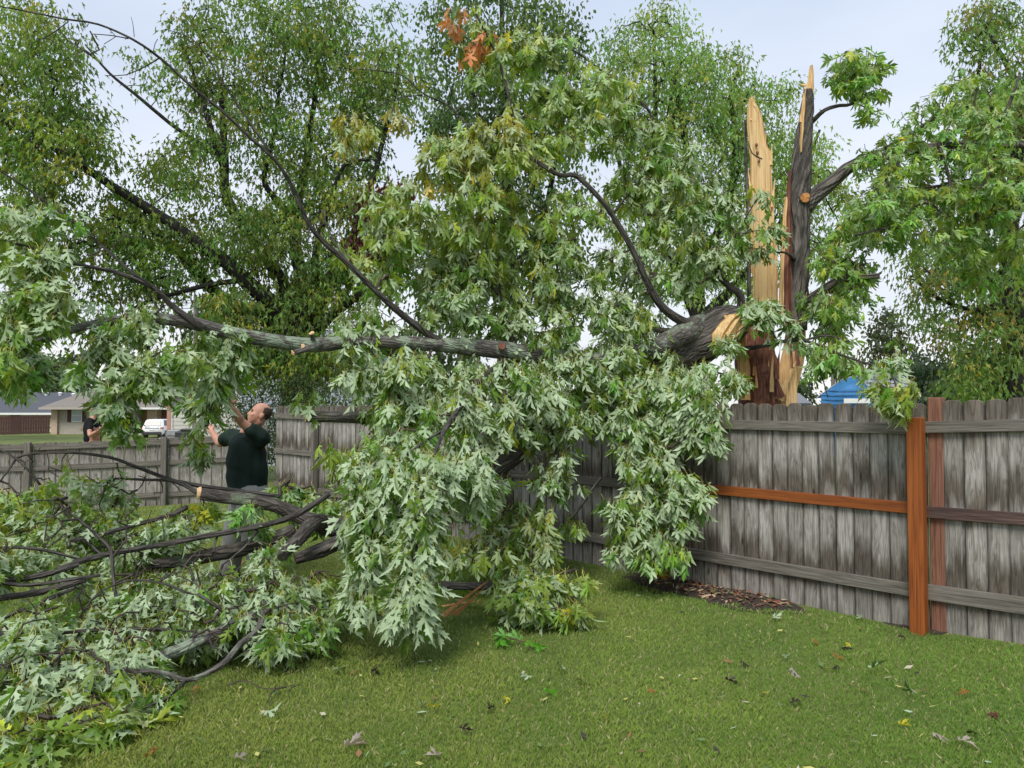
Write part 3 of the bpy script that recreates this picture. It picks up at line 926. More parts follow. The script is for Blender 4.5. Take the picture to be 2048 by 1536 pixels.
def fence_post(x, w, t, h, mat, off, label=None):
    bm = bmesh.new(); box(bm, -w / 2, w / 2, 0, t, -0.05, h)
    bmesh.ops.bevel(bm, geom=bm.edges[:], offset=0.006, segments=1, affect='EDGES')
    o = bm_obj("post", bm, mat, fence)
    o.location = (x, off if SIDE > 0 else -off - t, G(x))
    if label: o["label"] = label
    return o
fence_post(-0.118, 0.105, 0.088, 1.815, M['post_red'], -0.0895, "old reddish post standing as high as the boards")
fence_post(-0.008, 0.112, 0.10, 1.665, M['post_orange'], 0.0403, "new bright orange treated post")
fence_post(POSTX[1], 0.105, 0.09, 1.62, M['post_orange'], 0.0403, "new orange treated post behind hanging leaves")
for xq in POSTX[2:]:
    fence_post(xq, 0.095, 0.09, 1.70, M['post_grey'], 0.0403)

# ------------------------------------------------------------------ low fence along the left
LA = CORNER + Vector((-0.08, -0.02, 0))
LB = Vector((-9.6, 13.15, 0))
LU = (LB - LA); LLEN = LU.length; LU.normalize()
low = thing("low_board_fence", "low weathered board fence closing the far left of the yard", "fence", LA)
low.rotation_euler = (0, 0, math.atan2(LU.y, LU.x))
LG = lambda x: ground_z((LA + LU * x).x, (LA + LU * x).y)
LS = 1.0                                           # local +Y faces the camera (LU points to -X)
LTOP = lambda x: 1.27 - 0.02 * x
pl = [picket_mesh(0.182, 1.27 + dh, 0.017, 0.0) for dh in (0, 0.006, -0.006)]
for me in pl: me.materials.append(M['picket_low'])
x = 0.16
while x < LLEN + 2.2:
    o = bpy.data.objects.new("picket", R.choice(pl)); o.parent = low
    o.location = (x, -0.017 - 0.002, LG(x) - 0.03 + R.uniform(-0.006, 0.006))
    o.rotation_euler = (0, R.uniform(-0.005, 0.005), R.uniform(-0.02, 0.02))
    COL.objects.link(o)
    x += 0.191 + R.uniform(-0.001, 0.004)
def low_rail(x0, x1, dz, h=0.089):
    bm = bmesh.new(); L = x1 - x0
    z0, z1 = LG(x0) + dz, LG(x1) + dz
    box(bm, 0, math.hypot(L, z1 - z0), 0, 0.038, -h / 2, h / 2)
    o = bm_obj("rail", bm, M['rail'], low); o.location = (x0, 0.001, z0); o.rotation_euler = (0, -math.atan2(z1 - z0, L), 0)
lp = [0.05, 1.85, 4.15, 6.5]
lp_all = lp
for i in range(len(lp) - 1):
    for dz in (1.165, 0.79, 0.2): low_rail(lp[i] + 0.002, lp[i + 1] - 0.002, dz)
for i, xq in enumerate(lp):
    bm = bmesh.new(); box(bm, -0.05, 0.05, 0, 0.09, -0.05, 1.27 if i else 1.42)
    bmesh.ops.bevel(bm, geom=bm.edges[:], offset=0.006, segments=1, affect='EDGES')
    o = bm_obj("post", bm, M['post_grey'], low); o.location = (xq, 0.041, LG(xq))

# ================================================================== TREES BEHIND THE YARD
def tree(name, label, base, limbs, regions, leaf, twig_rad=(0.006, 0.05), per=(14, 20), size=(0.10, 0.16), spread=0.30, tint=((0.09, 0.15, 0.03), 0.35), second=None, templates=None, seg=0.4, group=None, cat="tree", droop=0.9, trunk_first=True, pale=0.35, matl='leaf_bg'):
    B = Vector(base)
    o = thing(name, label, cat, B, group=group)
    org = np.array(B)
    nodes = []
    for i, spec in enumerate(limbs):
        mxr = max(s[3] for s in spec)
        Q, S = make_limb("trunk" if i == 0 else "limb", spec, M['bark_bg'], o, org, sides=12 if mxr > 20 else 8, step=0.25, rough=0.12, wob=0.04)
        nodes.append(Q[len(Q) // 5:] if i == 0 else Q)
    tw = []
    for a in regions: tw += ell(*a)
    tw = np.array(tw)
    Pn, par, cnt, ns, ends, ax = grow(np.concatenate(nodes), tw, seg, 0.10)
    V, F = tubes(Pn, par, cnt, ns, twig_rad[0], twig_rad[1], 0.5, k=3)
    mesh_np("twig", V, F, M['bark_bg'], o, kind="stuff", origin=org)
    E, axd = Pn[ends], unit(ax[ends])
    c = NP.integers(per[0], per[1] + 1, len(E)); ix = np.repeat(np.arange(len(E)), c); n = len(ix)
    off = NP.normal(0, 1, (n, 3)); off = unit(off) * (NP.random((n, 1)) ** 0.6) * spread * np.array([1.15, 1.15, 0.8])
    pos = E[ix] + off
    sz = NP.uniform(size[0], size[1], n)
    outw = unit(off + NP.normal(0, .1, (n, 3)))
    tip = unit(outw * 0.5 + np.array([0, 0, -droop * 1.4]) * NP.uniform(.3, 1.2, (n, 1)) + NP.normal(0, .3, (n, 3)))
    nor = outw * .5 + np.array([0, 0, 0.8]) + NP.normal(0, .5, (n, 3))
    t0 = tints(tint[0], tint[1], len(E))
    if second is not None:
        k = NP.random(len(E)) < second[1]
        t0[k] = tints(second[0], tint[1], int(k.sum()))
    C = t0[ix] * (1 + NP.uniform(-.2, .2, (n, 1)))
    build_leaves("crown", [pos, tip, nor, sz, C, np.full(n, pale)], templates or T_LOW, M[matl], o, origin=org)
    return o

def base_at(px, d):
    p = at(px, 900, d); p.z = ground_z(p.x, p.y); return p
def gpx(px, d):
    """pixel row of the ground at px, d"""
    p = base_at(px, d); return float(pix(np.array([p]))[1][0])

D = 19.0
g0 = gpx(600, D) + 8
tree("maple_tree", "large many-stemmed green maple behind the low fence at the left", base_at(600, D),
     [[(600, g0, D, 84), (600, 850, D, 74), (598, 760, D, 66), (600, 700, D, 62), (606, 660, D, 50), (612, 620, D, 40), (600, 560, D, 34)],
      [(600, 720, D, 46), (570, 660, D, 42), (545, 610, 18.7, 36), (500, 570, 18.4, 32), (455, 525, 18.1, 28), (400, 490, 17.9, 25), (355, 455, 17.7, 22), (270, 400, 17.4, 18), (160, 330, 17, 15), (70, 272, 16.7, 12), (-40, 220, 16.5, 8)],
      [(580, 680, D, 34), (520, 630, 19.3, 30), (450, 600, 19.5, 26), (376, 525, 19.7, 24), (330, 480, 19.8, 20), (290, 440, 19.8, 17), (190, 345, 19.6, 12), (90, 290, 19.2, 9), (0, 285, 19, 6)],
      [(600, 700, D, 34), (575, 600, 19.2, 30), (550, 540, 19.4, 26), (500, 470, 19.5, 22), (455, 400, 19.5, 20), (450, 330, 19.5, 17), (447, 250, 19.5, 14), (440, 170, 19.4, 8)],
      [(450, 335, 19.5, 16), (430, 290, 19.4, 14), (415, 240, 19.3, 12), (402, 195, 19.3, 10), (375, 110, 19.2, 5)],
      [(425, 300, 19.4, 9), (370, 270, 19.3, 8), (300, 215, 19.1, 7), (220, 145, 19, 5), (170, 90, 18.9, 3)],
      [(606, 660, D, 34), (600, 540, 19.4, 26), (590, 440, 19.6, 22), (612, 330, 19.7, 17), (618, 290, 19.7, 15), (628, 200, 19.7, 10), (640, 110, 19.7, 6)],
      [(590, 440, 19.6, 14), (530, 370, 19.4, 11), (540, 300, 19.4, 9), (560, 180, 19.4, 6), (575, 80, 19.4, 4)],
      [(625, 650, D, 36), (645, 590, 18.8, 30), (680, 520, 18.6, 22), (710, 460, 18.5, 17), (740, 380, 18.5, 13), (760, 300, 18.5, 10), (790, 190, 18.5, 7), (800, 90, 18.5, 4)],
      [(640, 600, 18.8, 18), (630, 520, 18.6, 14), (660, 400, 18.5, 11), (690, 330, 18.4, 8), (740, 320, 18.3, 5)],
      [(500, 560, 18.4, 12), (420, 570, 18, 10), (300, 600, 17.6, 8), (240, 640, 17.2, 6)],
      [(610, 690, D, 30), (640, 650, 18.6, 24), (690, 610, 18.3, 16), (760, 560, 18, 9)],
      [(590, 770, D, 30), (560, 720, 18.6, 22), (530, 680, 18.3, 16), (470, 640, 18, 10)]],
     [(60, 130, 17.2, 120, 140, 1.6, 92), (120, 310, 17.2, 130, 120, 1.6, 104), (60, 480, 16.9, 100, 100, 1.4, 60), (280, 450, 18.2, 120, 75, 1.6, 62), (240, 540, 17.8, 110, 60, 1.2, 32), (370, 340, 19, 80, 80, 1.6, 34),
      (500, 90, 19.3, 170, 110, 1.8, 84), (660, 90, 19.3, 160, 110, 1.8, 90), (470, 230, 19.3, 130, 90, 1.6, 52), (640, 260, 19.4, 160, 100, 1.6, 76), (760, 180, 18.6, 90, 110, 1.4, 46), (560, 380, 19.3, 130, 80, 1.6, 52), (700, 420, 18.6, 110, 90, 1.4, 52),
      (470, 470, 18.8, 110, 80, 1.5, 52), (590, 500, 18.8, 110, 90, 1.5, 62), (720, 560, 18.4, 90, 60, 1.2, 38), (480, 620, 18.2, 80, 60, 1.2, 40), (620, 620, 18.4, 100, 50, 1.2, 30), (330, 560, 18, 70, 60, 1.2, 20), (570, 715, 18.0, 110, 50, .8, 44), (460, 700, 18, 70, 60, .8, 34), (670, 720, 18.0, 70, 50, .8, 24), (310, 130, 19, 60, 60, 1, 8), (400, 160, 19.2, 40, 70, 1, 8),
      (290, 690, 17.4, 60, 70, .8, 12), (180, 650, 17.2, 70, 50, .8, 10)],
     None, (0.007, 0.05), (33, 44), (0.13, 0.21), 0.56, ((0.12, 0.225, 0.038), 0.42), ((0.22, 0.28, 0.045), 0.2))

# reddish dead clump hanging in that maple
DC = at(765, 500, 17.6)
dead = thing("dead_vine", "dark maroon dead clump of hanging twigs in the left maple", "dead vine", DC)
pts = np.array(ell(765, 430, 17.6, 60, 70, .3, 60) + ell(760, 500, 17.6, 60, 50, .3, 90))
Pn, par, cnt, ns, ends, ax = grow(np.array([np.array(at(690 + i * 10, 370 + i * 8, 17.8)) for i in range(14)]), pts, .2, .15)
V, F = tubes(Pn, par, cnt, ns, .008, .03, .5, 3)
M['maroon'] = simple_mat("dead_vine", (0.055, 0.018, 0.018), .9, .3)
mesh_np("stem", V, F, M['maroon'], dead, kind="stuff", origin=np.array(DC))
n = 2600; c = Pn[ends][NP.integers(0, len(ends), n)] + NP.normal(0, .13, (n, 3))
build_leaves("foliage", [c, np.array([0, 0, -1]) + NP.normal(0, .25, (n, 3)), NP.normal(0, 1, (n, 3)), NP.uniform(.08, .18, n), tints((.075, .022, .022), .3, n), np.zeros(n)], T_OVAL, M['leaf_bg'], dead, origin=np.array(DC))

D = 25.0
g0 = gpx(1010, D) + 6
tree("pear_tree", "tall dark green round-leaved tree behind the fallen crown", base_at(1010, D),
     [[(1010, g0, D, 44), (1010, 800, D, 40), (1015, 640, D, 34), (1018, 480, D, 28), (1015, 330, D, 22), (1010, 180, D, 16), (1005, 60, D, 10), (1000, -60, D, 6)],
      [(1015, 600, D, 18), (960, 480, D, 14), (920, 380, D, 10), (890, 250, D, 7)], [(1015, 560, D, 18), (1080, 450, D, 13), (1110, 330, D, 9), (1130, 200, D, 6)],
      [(1014, 350, D, 14), (960, 240, D, 10), (930, 120, D, 7)], [(1014, 330, D, 14), (1060, 220, D, 10), (1090, 100, D, 7)], [(1016, 450, D, 14), (950, 560, 24, 8), (880, 520, 23.5, 5)]],
     [(1000, 30, D, 170, 110, 2.5, 150), (920, 180, D, 110, 110, 2.2, 110), (1070, 170, D, 110, 130, 2.2, 120), (960, 330, D, 130, 100, 2.2, 90), (1090, 330, D, 90, 100, 2.0, 60), (930, 480, 24.2, 110, 80, 2, 56), (1070, 500, 24.6, 120, 90, 2, 66), (880, 560, 23.8, 90, 80, 1.6, 40), (1130, 90, D, 50, 80, 1.4, 24)],
     None, (0.008, 0.06), (26, 34), (0.12, 0.18), 0.60, ((0.072, 0.145, 0.042), 0.35), ((0.14, 0.23, 0.06), 0.2), T_OVAL)

D = 22.0
g0 = gpx(1400, D) + 6
tree("maple_tree", "light green maple behind the snapped trunk", base_at(1400, D),
     [[(1400, g0, D, 44), (1400, 800, D, 40), (1395, 650, D, 34), (1390, 520, D, 26), (1385, 400, D, 20), (1370, 280, D, 14), (1350, 150, D, 8)],
      [(1395, 640, D, 22), (1330, 480, D, 17), (1315, 330, D, 13), (1310, 200, D, 9), (1310, 80, D, 5)], [(1392, 560, D, 22), (1450, 430, D, 16), (1470, 300, D, 10), (1460, 180, D, 6)],
      [(1398, 640, D, 24), (1480, 560, D, 18), (1560, 450, D, 13), (1610, 340, D, 9), (1640, 260, D, 5)], [(1390, 560, D, 16), (1300, 450, D, 12), (1240, 330, D, 9), (1220, 200, D, 5)], [(1380, 420, D, 12), (1350, 300, D, 9), (1345, 180, D, 6)]],
     [(1310, 130, D, 130, 90, 2.4, 110), (1420, 180, D, 110, 90, 2.2, 84), (1240, 240, D, 80, 100, 2, 50), (1380, 290, D, 150, 90, 2.4, 110), (1500, 260, D, 80, 110, 2, 70), (1560, 350, D, 90, 110, 2, 80), (1640, 330, D, 60, 90, 1.8, 34), (1450, 420, D, 150, 90, 2.4, 100), (1300, 420, D, 100, 100, 2, 60), (1660, 440, D, 60, 90, 1.6, 34), (1560, 500, 21.5, 120, 70, 2, 56), (1400, 560, 21.5, 150, 60, 2, 60), (1330, 40, D, 50, 50, 1.2, 16), (1250, 600, D, 80, 50, 1.5, 20), (1580, 190, D, 40, 50, 1, 10)],
     None, (0.008, 0.055), (24, 32), (0.13, 0.20), 0.54, ((0.185, 0.33, 0.075), 0.32), ((0.30, 0.40, 0.09), 0.2))

D = 16.0
g0 = gpx(2010, D) + 6
tree("maple_tree", "tall green tree rising beyond the fence at the right edge", base_at(2040, D),
     [[(2040, g0, D, 60), (2040, 760, D, 54), (2030, 620, D, 44), (2020, 480, D, 34), (2030, 340, D, 26), (2050, 180, D, 16), (2070, 20, D, 8)],
      [(2035, 650, D, 26), (1980, 560, D, 18), (1930, 500, D, 13), (1880, 470, D, 8), (1830, 470, D, 5)], [(2022, 480, D, 22), (1980, 380, D, 15), (1950, 250, D, 10), (1960, 120, D, 6)],
      [(2030, 600, D, 14), (1960, 620, D, 11), (1880, 600, D, 8), (1830, 560, D, 5)], [(2045, 200, D, 12), (2000, 100, D, 8), (1960, 40, D, 5)], [(2040, 400, D, 18), (2120, 300, D, 12), (2180, 150, D, 7)]],
     [(2000, 80, D, 90, 100, 1.8, 50), (1960, 200, D, 70, 80, 1.4, 34), (2020, 260, D, 80, 110, 1.6, 56), (1960, 430, D, 110, 80, 1.5, 54), (1890, 520, D, 90, 80, 1.4, 50), (1990, 580, D, 100, 90, 1.5, 70), (1860, 600, D, 60, 70, 1, 20), (2000, 700, D, 110, 90, 1.5, 70), (1940, 760, D, 80, 50, 1.2, 30), (2140, 300, D, 90, 250, 1.8, 80), (1950, 50, D, 40, 50, .8, 12)],
     None, (0.006, 0.045), (22, 30), (0.11, 0.18), 0.46, ((0.13, 0.24, 0.048), 0.38), ((0.27, 0.27, 0.055), 0.16))

# smaller and farther trees
def far_tree(name, label, px, d, top, width, n, tint, h_low=None, seed=0, spread=.6, templ=None, sz=(.22, .34), per=(16, 22), second=None, group=None, cat="tree"):
    gb = gpx(px, d); hgt = gb - top
    w = max(6, width * 0.07)
    lm = [[(px, gb + 3, d, w), (px + 2, gb - hgt * .35, d, w * .8), (px - 2, gb - hgt * .7, d, w * .45), (px, top + hgt * .06, d, w * .2)]]
    for s in (-1, 1, -.6, .7):
        lm.append([(px, gb - hgt * .4, d, w * .5), (px + s * width * .25, gb - hgt * .6, d, w * .35), (px + s * width * .38, gb - hgt * .78, d, w * .15)])
    cy = top + hgt * .42
    rd = width * .5 * d / FPX
    regs = [(px, cy, d, width * .5, hgt * .42, rd, int(n * .6)), (px - width * .12, top + hgt * .28, d, width * .32, hgt * .28, rd * .7, int(n * .25)), (px + width * .15, top + hgt * .5, d, width * .35, hgt * .3, rd * .7, int(n * .25))]
    return tree(name, label, base_at(px, d), lm, regs, None, (0.012, 0.08), per, sz, spread, (tint, .35), second, templ or T_OVAL, .8, group, cat)
far_tree("tree", "sparse dark tree standing behind the blue shed", 1785, 52, 615, 130, 110, (.055, .075, .03), sz=(.2, .34), spread=.8)
far_tree("tree", "loose olive tree left of the sparse dark tree beyond the shed", 1715, 58, 690, 90, 60, (.09, .10, .035), spread=.9, sz=(.2, .34))
far_tree("evergreen_tree", "dark bluish green tree just right of the blue shed", 1868, 46, 700, 120, 120, (.030, .060, .030), spread=.8)
far_tree("tree", "pale thin tree with yellowing top seen between the trees at the right", 1920, 60, 630, 130, 70, (.15, .13, .05), spread=.9)
far_tree("tree", "bushy green tree low behind the right end of the fence", 1985, 30, 690, 150, 120, (.055, .095, .026), spread=.6)
far_tree("tree", "bushy olive tree left of the bushy green one behind the fence", 1915, 34, 745, 100, 70, (.065, .10, .03), spread=.6)
far_tree("tree", "dark tree behind the slate-roofed house at the far left", 40, 100, 690, 160, 70, (.035, .06, .03), spread=1.6, sz=(.5, .8))
far_tree("tree", "greyish green tree between the two far houses", 150, 96, 700, 130, 70, (.045, .075, .04), spread=1.5, sz=(.5, .8))
far_tree("tree", "dark tree rising behind the brick-fronted house", 290, 98, 715, 150, 70, (.04, .065, .032), spread=1.5, sz=(.5, .8))
far_tree("tree", "round green tree behind the siding house by the utility pole", 420, 60, 580, 170, 100, (.045, .08, .03), spread=1.1, sz=(.3, .5))
far_tree("tree", "leafy tree half hidden at the far left edge", -60, 60, 560, 260, 100, (.05, .085, .03), spread=1.1, sz=(.3, .5))
for i, (px_, d_, tp_, w_, lb) in enumerate(((1240, 70, 690, 160, "far hedge tree seen low behind the fallen crown"), (1580, 75, 730, 120, "low far tree just right of the snapped trunk base"), (880, 60, 640, 220, "dark far tree filling the gap under the pear tree"))):
    far_tree("tree", lb, px_, d_, tp_, w_, 60, (.04, .07, .028), spread=1.3, sz=(.35, .6))
# shrubs along the far side of the corner
def shrub(px, d, w, top, n, tint, label, name="shrub"):
    gb = gpx(px, d); hgt = gb - top
    lm = [[(px, gb + 2, d, 8), (px, gb - hgt * .5, d, 5), (px + 3, top + hgt * .2, d, 2)]]
    regs = [(px, gb - hgt * .5, d, w / 2, hgt * .5, w / 2 * d / FPX, n)]
    return tree(name, label, base_at(px, d), lm, regs, None, (.004, .02), (18, 26), (.07, .11), .28, (tint, .35), None, T_LOW, .25, None, "shrub", .5)
shrub(590, 17.2, 200, 738, 240, (.045, .085, .02), "dense dark green hedge shrub under the big left maple")
shrub(690, 16.6, 130, 750, 110, (.055, .10, .022), "dark shrub behind the corner of the fence")
shrub(500, 18.2, 110, 755, 110, (.06, .105, .024), "small green shrub behind the standing man")

# ================================================================== NEIGHBOURS' HOUSES
M['siding'] = simple_mat("beige_siding", (0.42, 0.38, 0.32), .7, .06, 3)
M['siding_grey'] = simple_mat("pale_grey_siding", (0.50, 0.49, 0.44), .7, .05, 3)
M['siding_blue'] = simple_mat("pale_blue_siding", (0.36, 0.40, 0.47), .7, .06, 3)
M['cream'] = simple_mat("cream_wall", (0.62, 0.56, 0.38), .8, .06, 3)
M['white'] = simple_mat("white_trim", (0.74, 0.74, 0.72), .6, .04, 3)
M['shingle_dark'] = simple_mat("slate_shingles", (0.075, 0.08, 0.095), .9, .25, 9, (1, 1, 6))
M['shingle_brown'] = simple_mat("weathered_shingles", (0.20, 0.175, 0.15), .9, .25, 9, (1, 1, 6))
M['shingle_grey'] = simple_mat("grey_shingles", (0.17, 0.175, 0.19), .9, .2, 9, (1, 1, 6))
M['maroon_paint'] = simple_mat("maroon_shutter", (0.075, 0.028, 0.032), .6, .15, 8)
M['door_tan'] = simple_mat("tan_door", (0.34, 0.21, 0.08), .5, .1, 6)
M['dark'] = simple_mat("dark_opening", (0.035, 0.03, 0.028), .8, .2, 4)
M['garage_in'] = simple_mat("garage_interior", (0.16, 0.085, 0.06), .9, .2, 2)
M['concrete'] = simple_mat("concrete", (0.42, 0.40, 0.37), .9, .1, 5)
M['black_metal'] = simple_mat("black_metal", (0.03, 0.03, 0.033), .5, .1, 5)
M['grey_metal'] = simple_mat("grey_metal", (0.30, 0.31, 0.32), .5, .15, 5, metal=.3)
m, n, l, b = new_mat("window_glass"); b.inputs['Base Color'].default_value = (.45, .52, .56, 1); b.inputs['Roughness'].default_value = .12; M['glass'] = m
m, n, l, b = new_mat("car_glass"); b.inputs['Base Color'].default_value = (.02, .025, .03, 1); b.inputs['Roughness'].default_value = .08; M['car_glass'] = m
m, n, l, b = new_mat("white_car_paint"); b.inputs['Base Color'].default_value = (.78, .79, .80, 1); b.inputs['Roughness'].default_value = .25; b.inputs['Coat Weight'].default_value = .6; M['car'] = m
m, n, l, b = new_mat("red_tail_lens"); b.inputs['Base Color'].default_value = (.45, .02, .02, 1); b.inputs['Roughness'].default_value = .2; M['lens'] = m
def brick_mat(name, c1, c2, mortar):
    m, n, l, b = new_mat(name); t = N_(n, "ShaderNodeTexCoord"); mpn = N_(n, "ShaderNodeMapping"); mpn.inputs['Rotation'].default_value = (math.pi / 2, 0, 0)
    br = N_(n, "ShaderNodeTexBrick", Scale=4.5); br.inputs['Color1'].default_value = (*c1, 1); br.inputs['Color2'].default_value = (*c2, 1); br.inputs['Mortar'].default_value = (*mortar, 1)
    br.inputs['Mortar Size'].default_value = .03
    l.new(t.outputs['Object'], mpn.inputs[0]); l.new(mpn.outputs[0], br.inputs['Vector']); l.new(br.outputs['Color'], b.inputs['Base Color']); b.inputs['Roughness'].default_value = .9
    return m
M['brick_tan'] = brick_mat("tan_brick", (.44, .28, .19), (.58, .42, .31), (.55, .5, .44))
M['brick_red'] = brick_mat("red_brick", (.36, .12, .075), (.46, .20, .13), (.5, .42, .37))

def wx(px, d): return (px - 1024) / FPX * d
def wz(py, d): return at(1024, py, d).z

def siding_wall(name, x0, x1, y, z0, z1, mat, parent, org, lap=0.2, gable=None, t=0.02):
    """lapped horizontal boards facing the camera, in front of plane y"""
    bm = bmesh.new()
    z = z0
    while z < (gable[1] if gable else z1) - 1e-3:
        zt = z + lap
        a0, a1, b0, b1 = x0, x1, x0, x1
        if zt <= z1: pass
        elif gable:
            gx, gz = gable
            f = lambda q: max(0.0, min(1.0, (gz - q) / (gz - z1)))
            zt = min(zt, gz - .01)
            k0, k1 = f(max(z, z1)), f(zt)
            a0, a1 = gx - (gx - x0) * k0, gx + (x1 - gx) * k0
            b0, b1 = gx - (gx - x0) * k1, gx + (x1 - gx) * k1
        else: zt = z1
        v = [bm.verts.new(Vector(c) - Vector(org)) for c in ((a0, y - t, z), (a1, y - t, z), (b1, y - .003, zt), (b0, y - .003, zt), (a0, y, z), (a1, y, z))]
        bm.faces.new(v[:4]); bm.faces.new((v[4], v[5], v[1], v[0]))
        z += lap
    return bm_obj(name, bm, mat, parent, kind="stuff")

def rel(dims, o): return (dims[0] - o[0], dims[1] - o[0], dims[2] - o[1], dims[3] - o[1], dims[4] - o[2], dims[5] - o[2])

def roof_slab(name, pts, th, mat, parent, org):
    bm = bmesh.new(); P = [Vector(p) - Vector(org) for p in pts]
    n = (P[1] - P[0]).cross(P[2] - P[0]).normalized()
    if n.z < 0: n = -n
    prism(bm, P, -n * th)
    return bm_obj(name, bm, mat, parent)

def window(parent, org, x0, x1, y, z0, z1, bars=1):
    f = bmesh.new(); w = .07
    for dms in ((x0, x1, y - .05, y, z0, z0 + w), (x0, x1, y - .05, y, z1 - w, z1), (x0, x0 + w, y - .05, y, z0 + w, z1 - w), (x1 - w, x1, y - .05, y, z0 + w, z1 - w)):
        box(f, *rel(dms, org))
    if bars: box(f, *rel((x0 + w, x1 - w, y - .045, y, (z0 + z1) / 2 - .03, (z0 + z1) / 2 + .03), org))
    fo_ = bm_obj("window", f, M['white'], parent)
    boxo("pane", rel((x0 + w, x1 - w, y - .03, y - .004, z0 + w, z1 - w), org), M['glass'], fo_)

# --- brick-fronted house
d = 75.0; gz = ground_z(wx(200, d), d)
X = lambda p: wx(p, d); Z = lambda p: wz(p, d)
org = (X(200), d, gz)
h = thing("brick_house", "beige house with tan brick corners, brown shutters and a porch beyond the low fence", "house", org)
zb, ze = gz, Z(813)
boxo("wall", rel((X(103), X(268), d + .3, d + 9, zb, ze), org), M['siding'], h)
boxo("wall", rel((X(268), X(420), d + 2.0, d + 9, zb, ze), org), M['brick_tan'], h)
boxo("brick_corner", rel((X(103), X(115), d, d + .3, zb, ze), org), M['brick_tan'], h)
siding_wall("siding", X(115) + .01, X(205), d + .3, zb, ze, M['siding'], h, org, .15)
boxo("brick_wall", rel((X(205), X(262), d - .6, d + .3, zb, ze), org), M['brick_tan'], h)
boxo("brick_wall", rel((X(286), X(306), d + .9, d + 2.0, zb, ze), org), M['brick_tan'], h)
window(h, org, X(141), X(162), d + .28, Z(844), Z(817))
for a, b_ in ((133, 140.5), (162.5, 170)):
    boxo("shutter", rel((X(a), X(b_), d + .2, d + .275, Z(844), Z(816)), org), M['maroon_paint'], h)
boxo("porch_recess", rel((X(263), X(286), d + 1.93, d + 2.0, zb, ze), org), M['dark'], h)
dr = boxo("door", rel((X(268.5), X(284), d + 1.84, d + 1.92, zb + .12, Z(817)), org), M['door_tan'], h)
boxo("handle", rel((X(270), X(270.6), d + 1.78, d + 1.84, zb + 1.0, zb + 1.1), org), M['black_metal'], dr)
boxo("porch_floor", rel((X(255), X(306), d - .9, d + 1.9, zb, zb + .1), org), M['concrete'], h)
boxo("garage_opening", rel((X(306), X(345), d + 1.9, d + 1.99, zb, Z(819)), org), M['garage_in'], h)
boxo("garage_opening", rel((X(345), X(400), d + 1.9, d + 1.99, zb, Z(819)), org), M['garage_in'], h)
zr = Z(779)
roof_slab("roof", [(X(90), d - .9, ze - .1), (X(425), d - .9, ze - .1), (X(400), d + 4.6, zr), (X(122), d + 4.6, zr)], .2, M['shingle_brown'], h, org)
roof_slab("roof", [(X(425), d + 10, ze - .1), (X(90), d + 10, ze - .1), (X(122), d + 4.6, zr), (X(400), d + 4.6, zr)], .2, M['shingle_brown'], h, org)
roof_slab("roof", [(X(90), d + 10, ze - .1), (X(90), d - .9, ze - .1), (X(122), d + 4.6, zr)], .2, M['shingle_brown'], h, org)
# front gable over the brick bay
gx0, gx1, gpk = X(200), X(277), X(238.5)
bm = bmesh.new(); prism(bm, [Vector((X(205), d - .55, ze - .02)) - Vector(org), Vector((X(265), d - .55, ze - .02)) - Vector(org), Vector((gpk, d - .55, Z(796))) - Vector(org)], (0, 1.0, 0))
bm_obj("gable", bm, M['siding'], h)
for a, b_ in ((gx0, gpk), (gx1, gpk)):
    roof_slab("roof", [(a, d - 1.0, ze - .1), (a, d + 4, ze - .1), (gpk, d + 4, Z(792)), (gpk, d - 1.0, Z(792))], .16, M['shingle_brown'], h, org)
    bm = bmesh.new(); prism(bm, [Vector(p) - Vector(org) for p in ((a, d - 1.08, ze - .3), (a, d - 1.08, ze - .1), (gpk, d - 1.08, Z(792) - .02), (gpk, d - 1.08, Z(792) - .22))], (0, .06, 0))
    bm_obj("fascia", bm, M['white'], h)
boxo("fascia", rel((X(90), X(200), d - 1.0, d - .92, ze - .3, ze - .1), org), M['siding'], h)
boxo("fascia", rel((X(277), X(425), d - 1.0, d - .92, ze - .3, ze - .1), org), M['white'], h)
# driveway
bm = bmesh.new()
P = [(X(307), d + 2), (X(352), d + 2), (wx(356, 44), 44), (wx(300, 44), 44)]
bm.faces.new([bm.verts.new((x_, y_, ground_z(x_, y_) + .012)) for x_, y_ in P])
tag(bm_obj("driveway", bm, M['concrete']), kind="structure")

# yellow bush by the brick wall and the utility boxes
def bush(px, d_, w, top, col, label):
    gb = gpx(px, d_); hgt = gb - top
    tree("bush", label, base_at(px, d_), [[(px, gb + 1, d_, 4), (px, gb - hgt * .5, d_, 3), (px, top + hgt * .3, d_, 1.5)]], [(px, gb - hgt * .48, d_, w / 2, hgt * .5, .7, 40)], None, (.005, .02), (16, 22), (.12, .2), .25, (col, .3), None, T_OVAL, .4, None, "bush", .2)
bush(180, 73.6, 27, 838, (.30, .24, .02), "yellow green rounded bush in front of the beige house wall")

# chairs on the porch
def porch_chair(px, label):
    o = thing("porch_chair", label, "chair", (X(px), d - .2, zb + .1), group="dark chairs on the porch")
    boxo("seat", (-.3, .3, -.28, .28, .38, .46), M['black_metal'], o)
    boxo("backrest", (-.3, .3, .22, .30, .46, .95), M['black_metal'], o)
    for sx_ in (-.27, .27):
        for sy in (-.25, .25): boxo("leg", (sx_ - .03, sx_ + .03, sy - .03, sy + .03, 0, .38), M['black_metal'], o)
        boxo("armrest", (sx_ - .04, sx_ + .04, -.28, .22, .62, .66), M['black_metal'], o)
porch_chair(276.5, "dark porch chair in front of the tan door"); porch_chair(295, "dark porch chair against the brick beside the door")

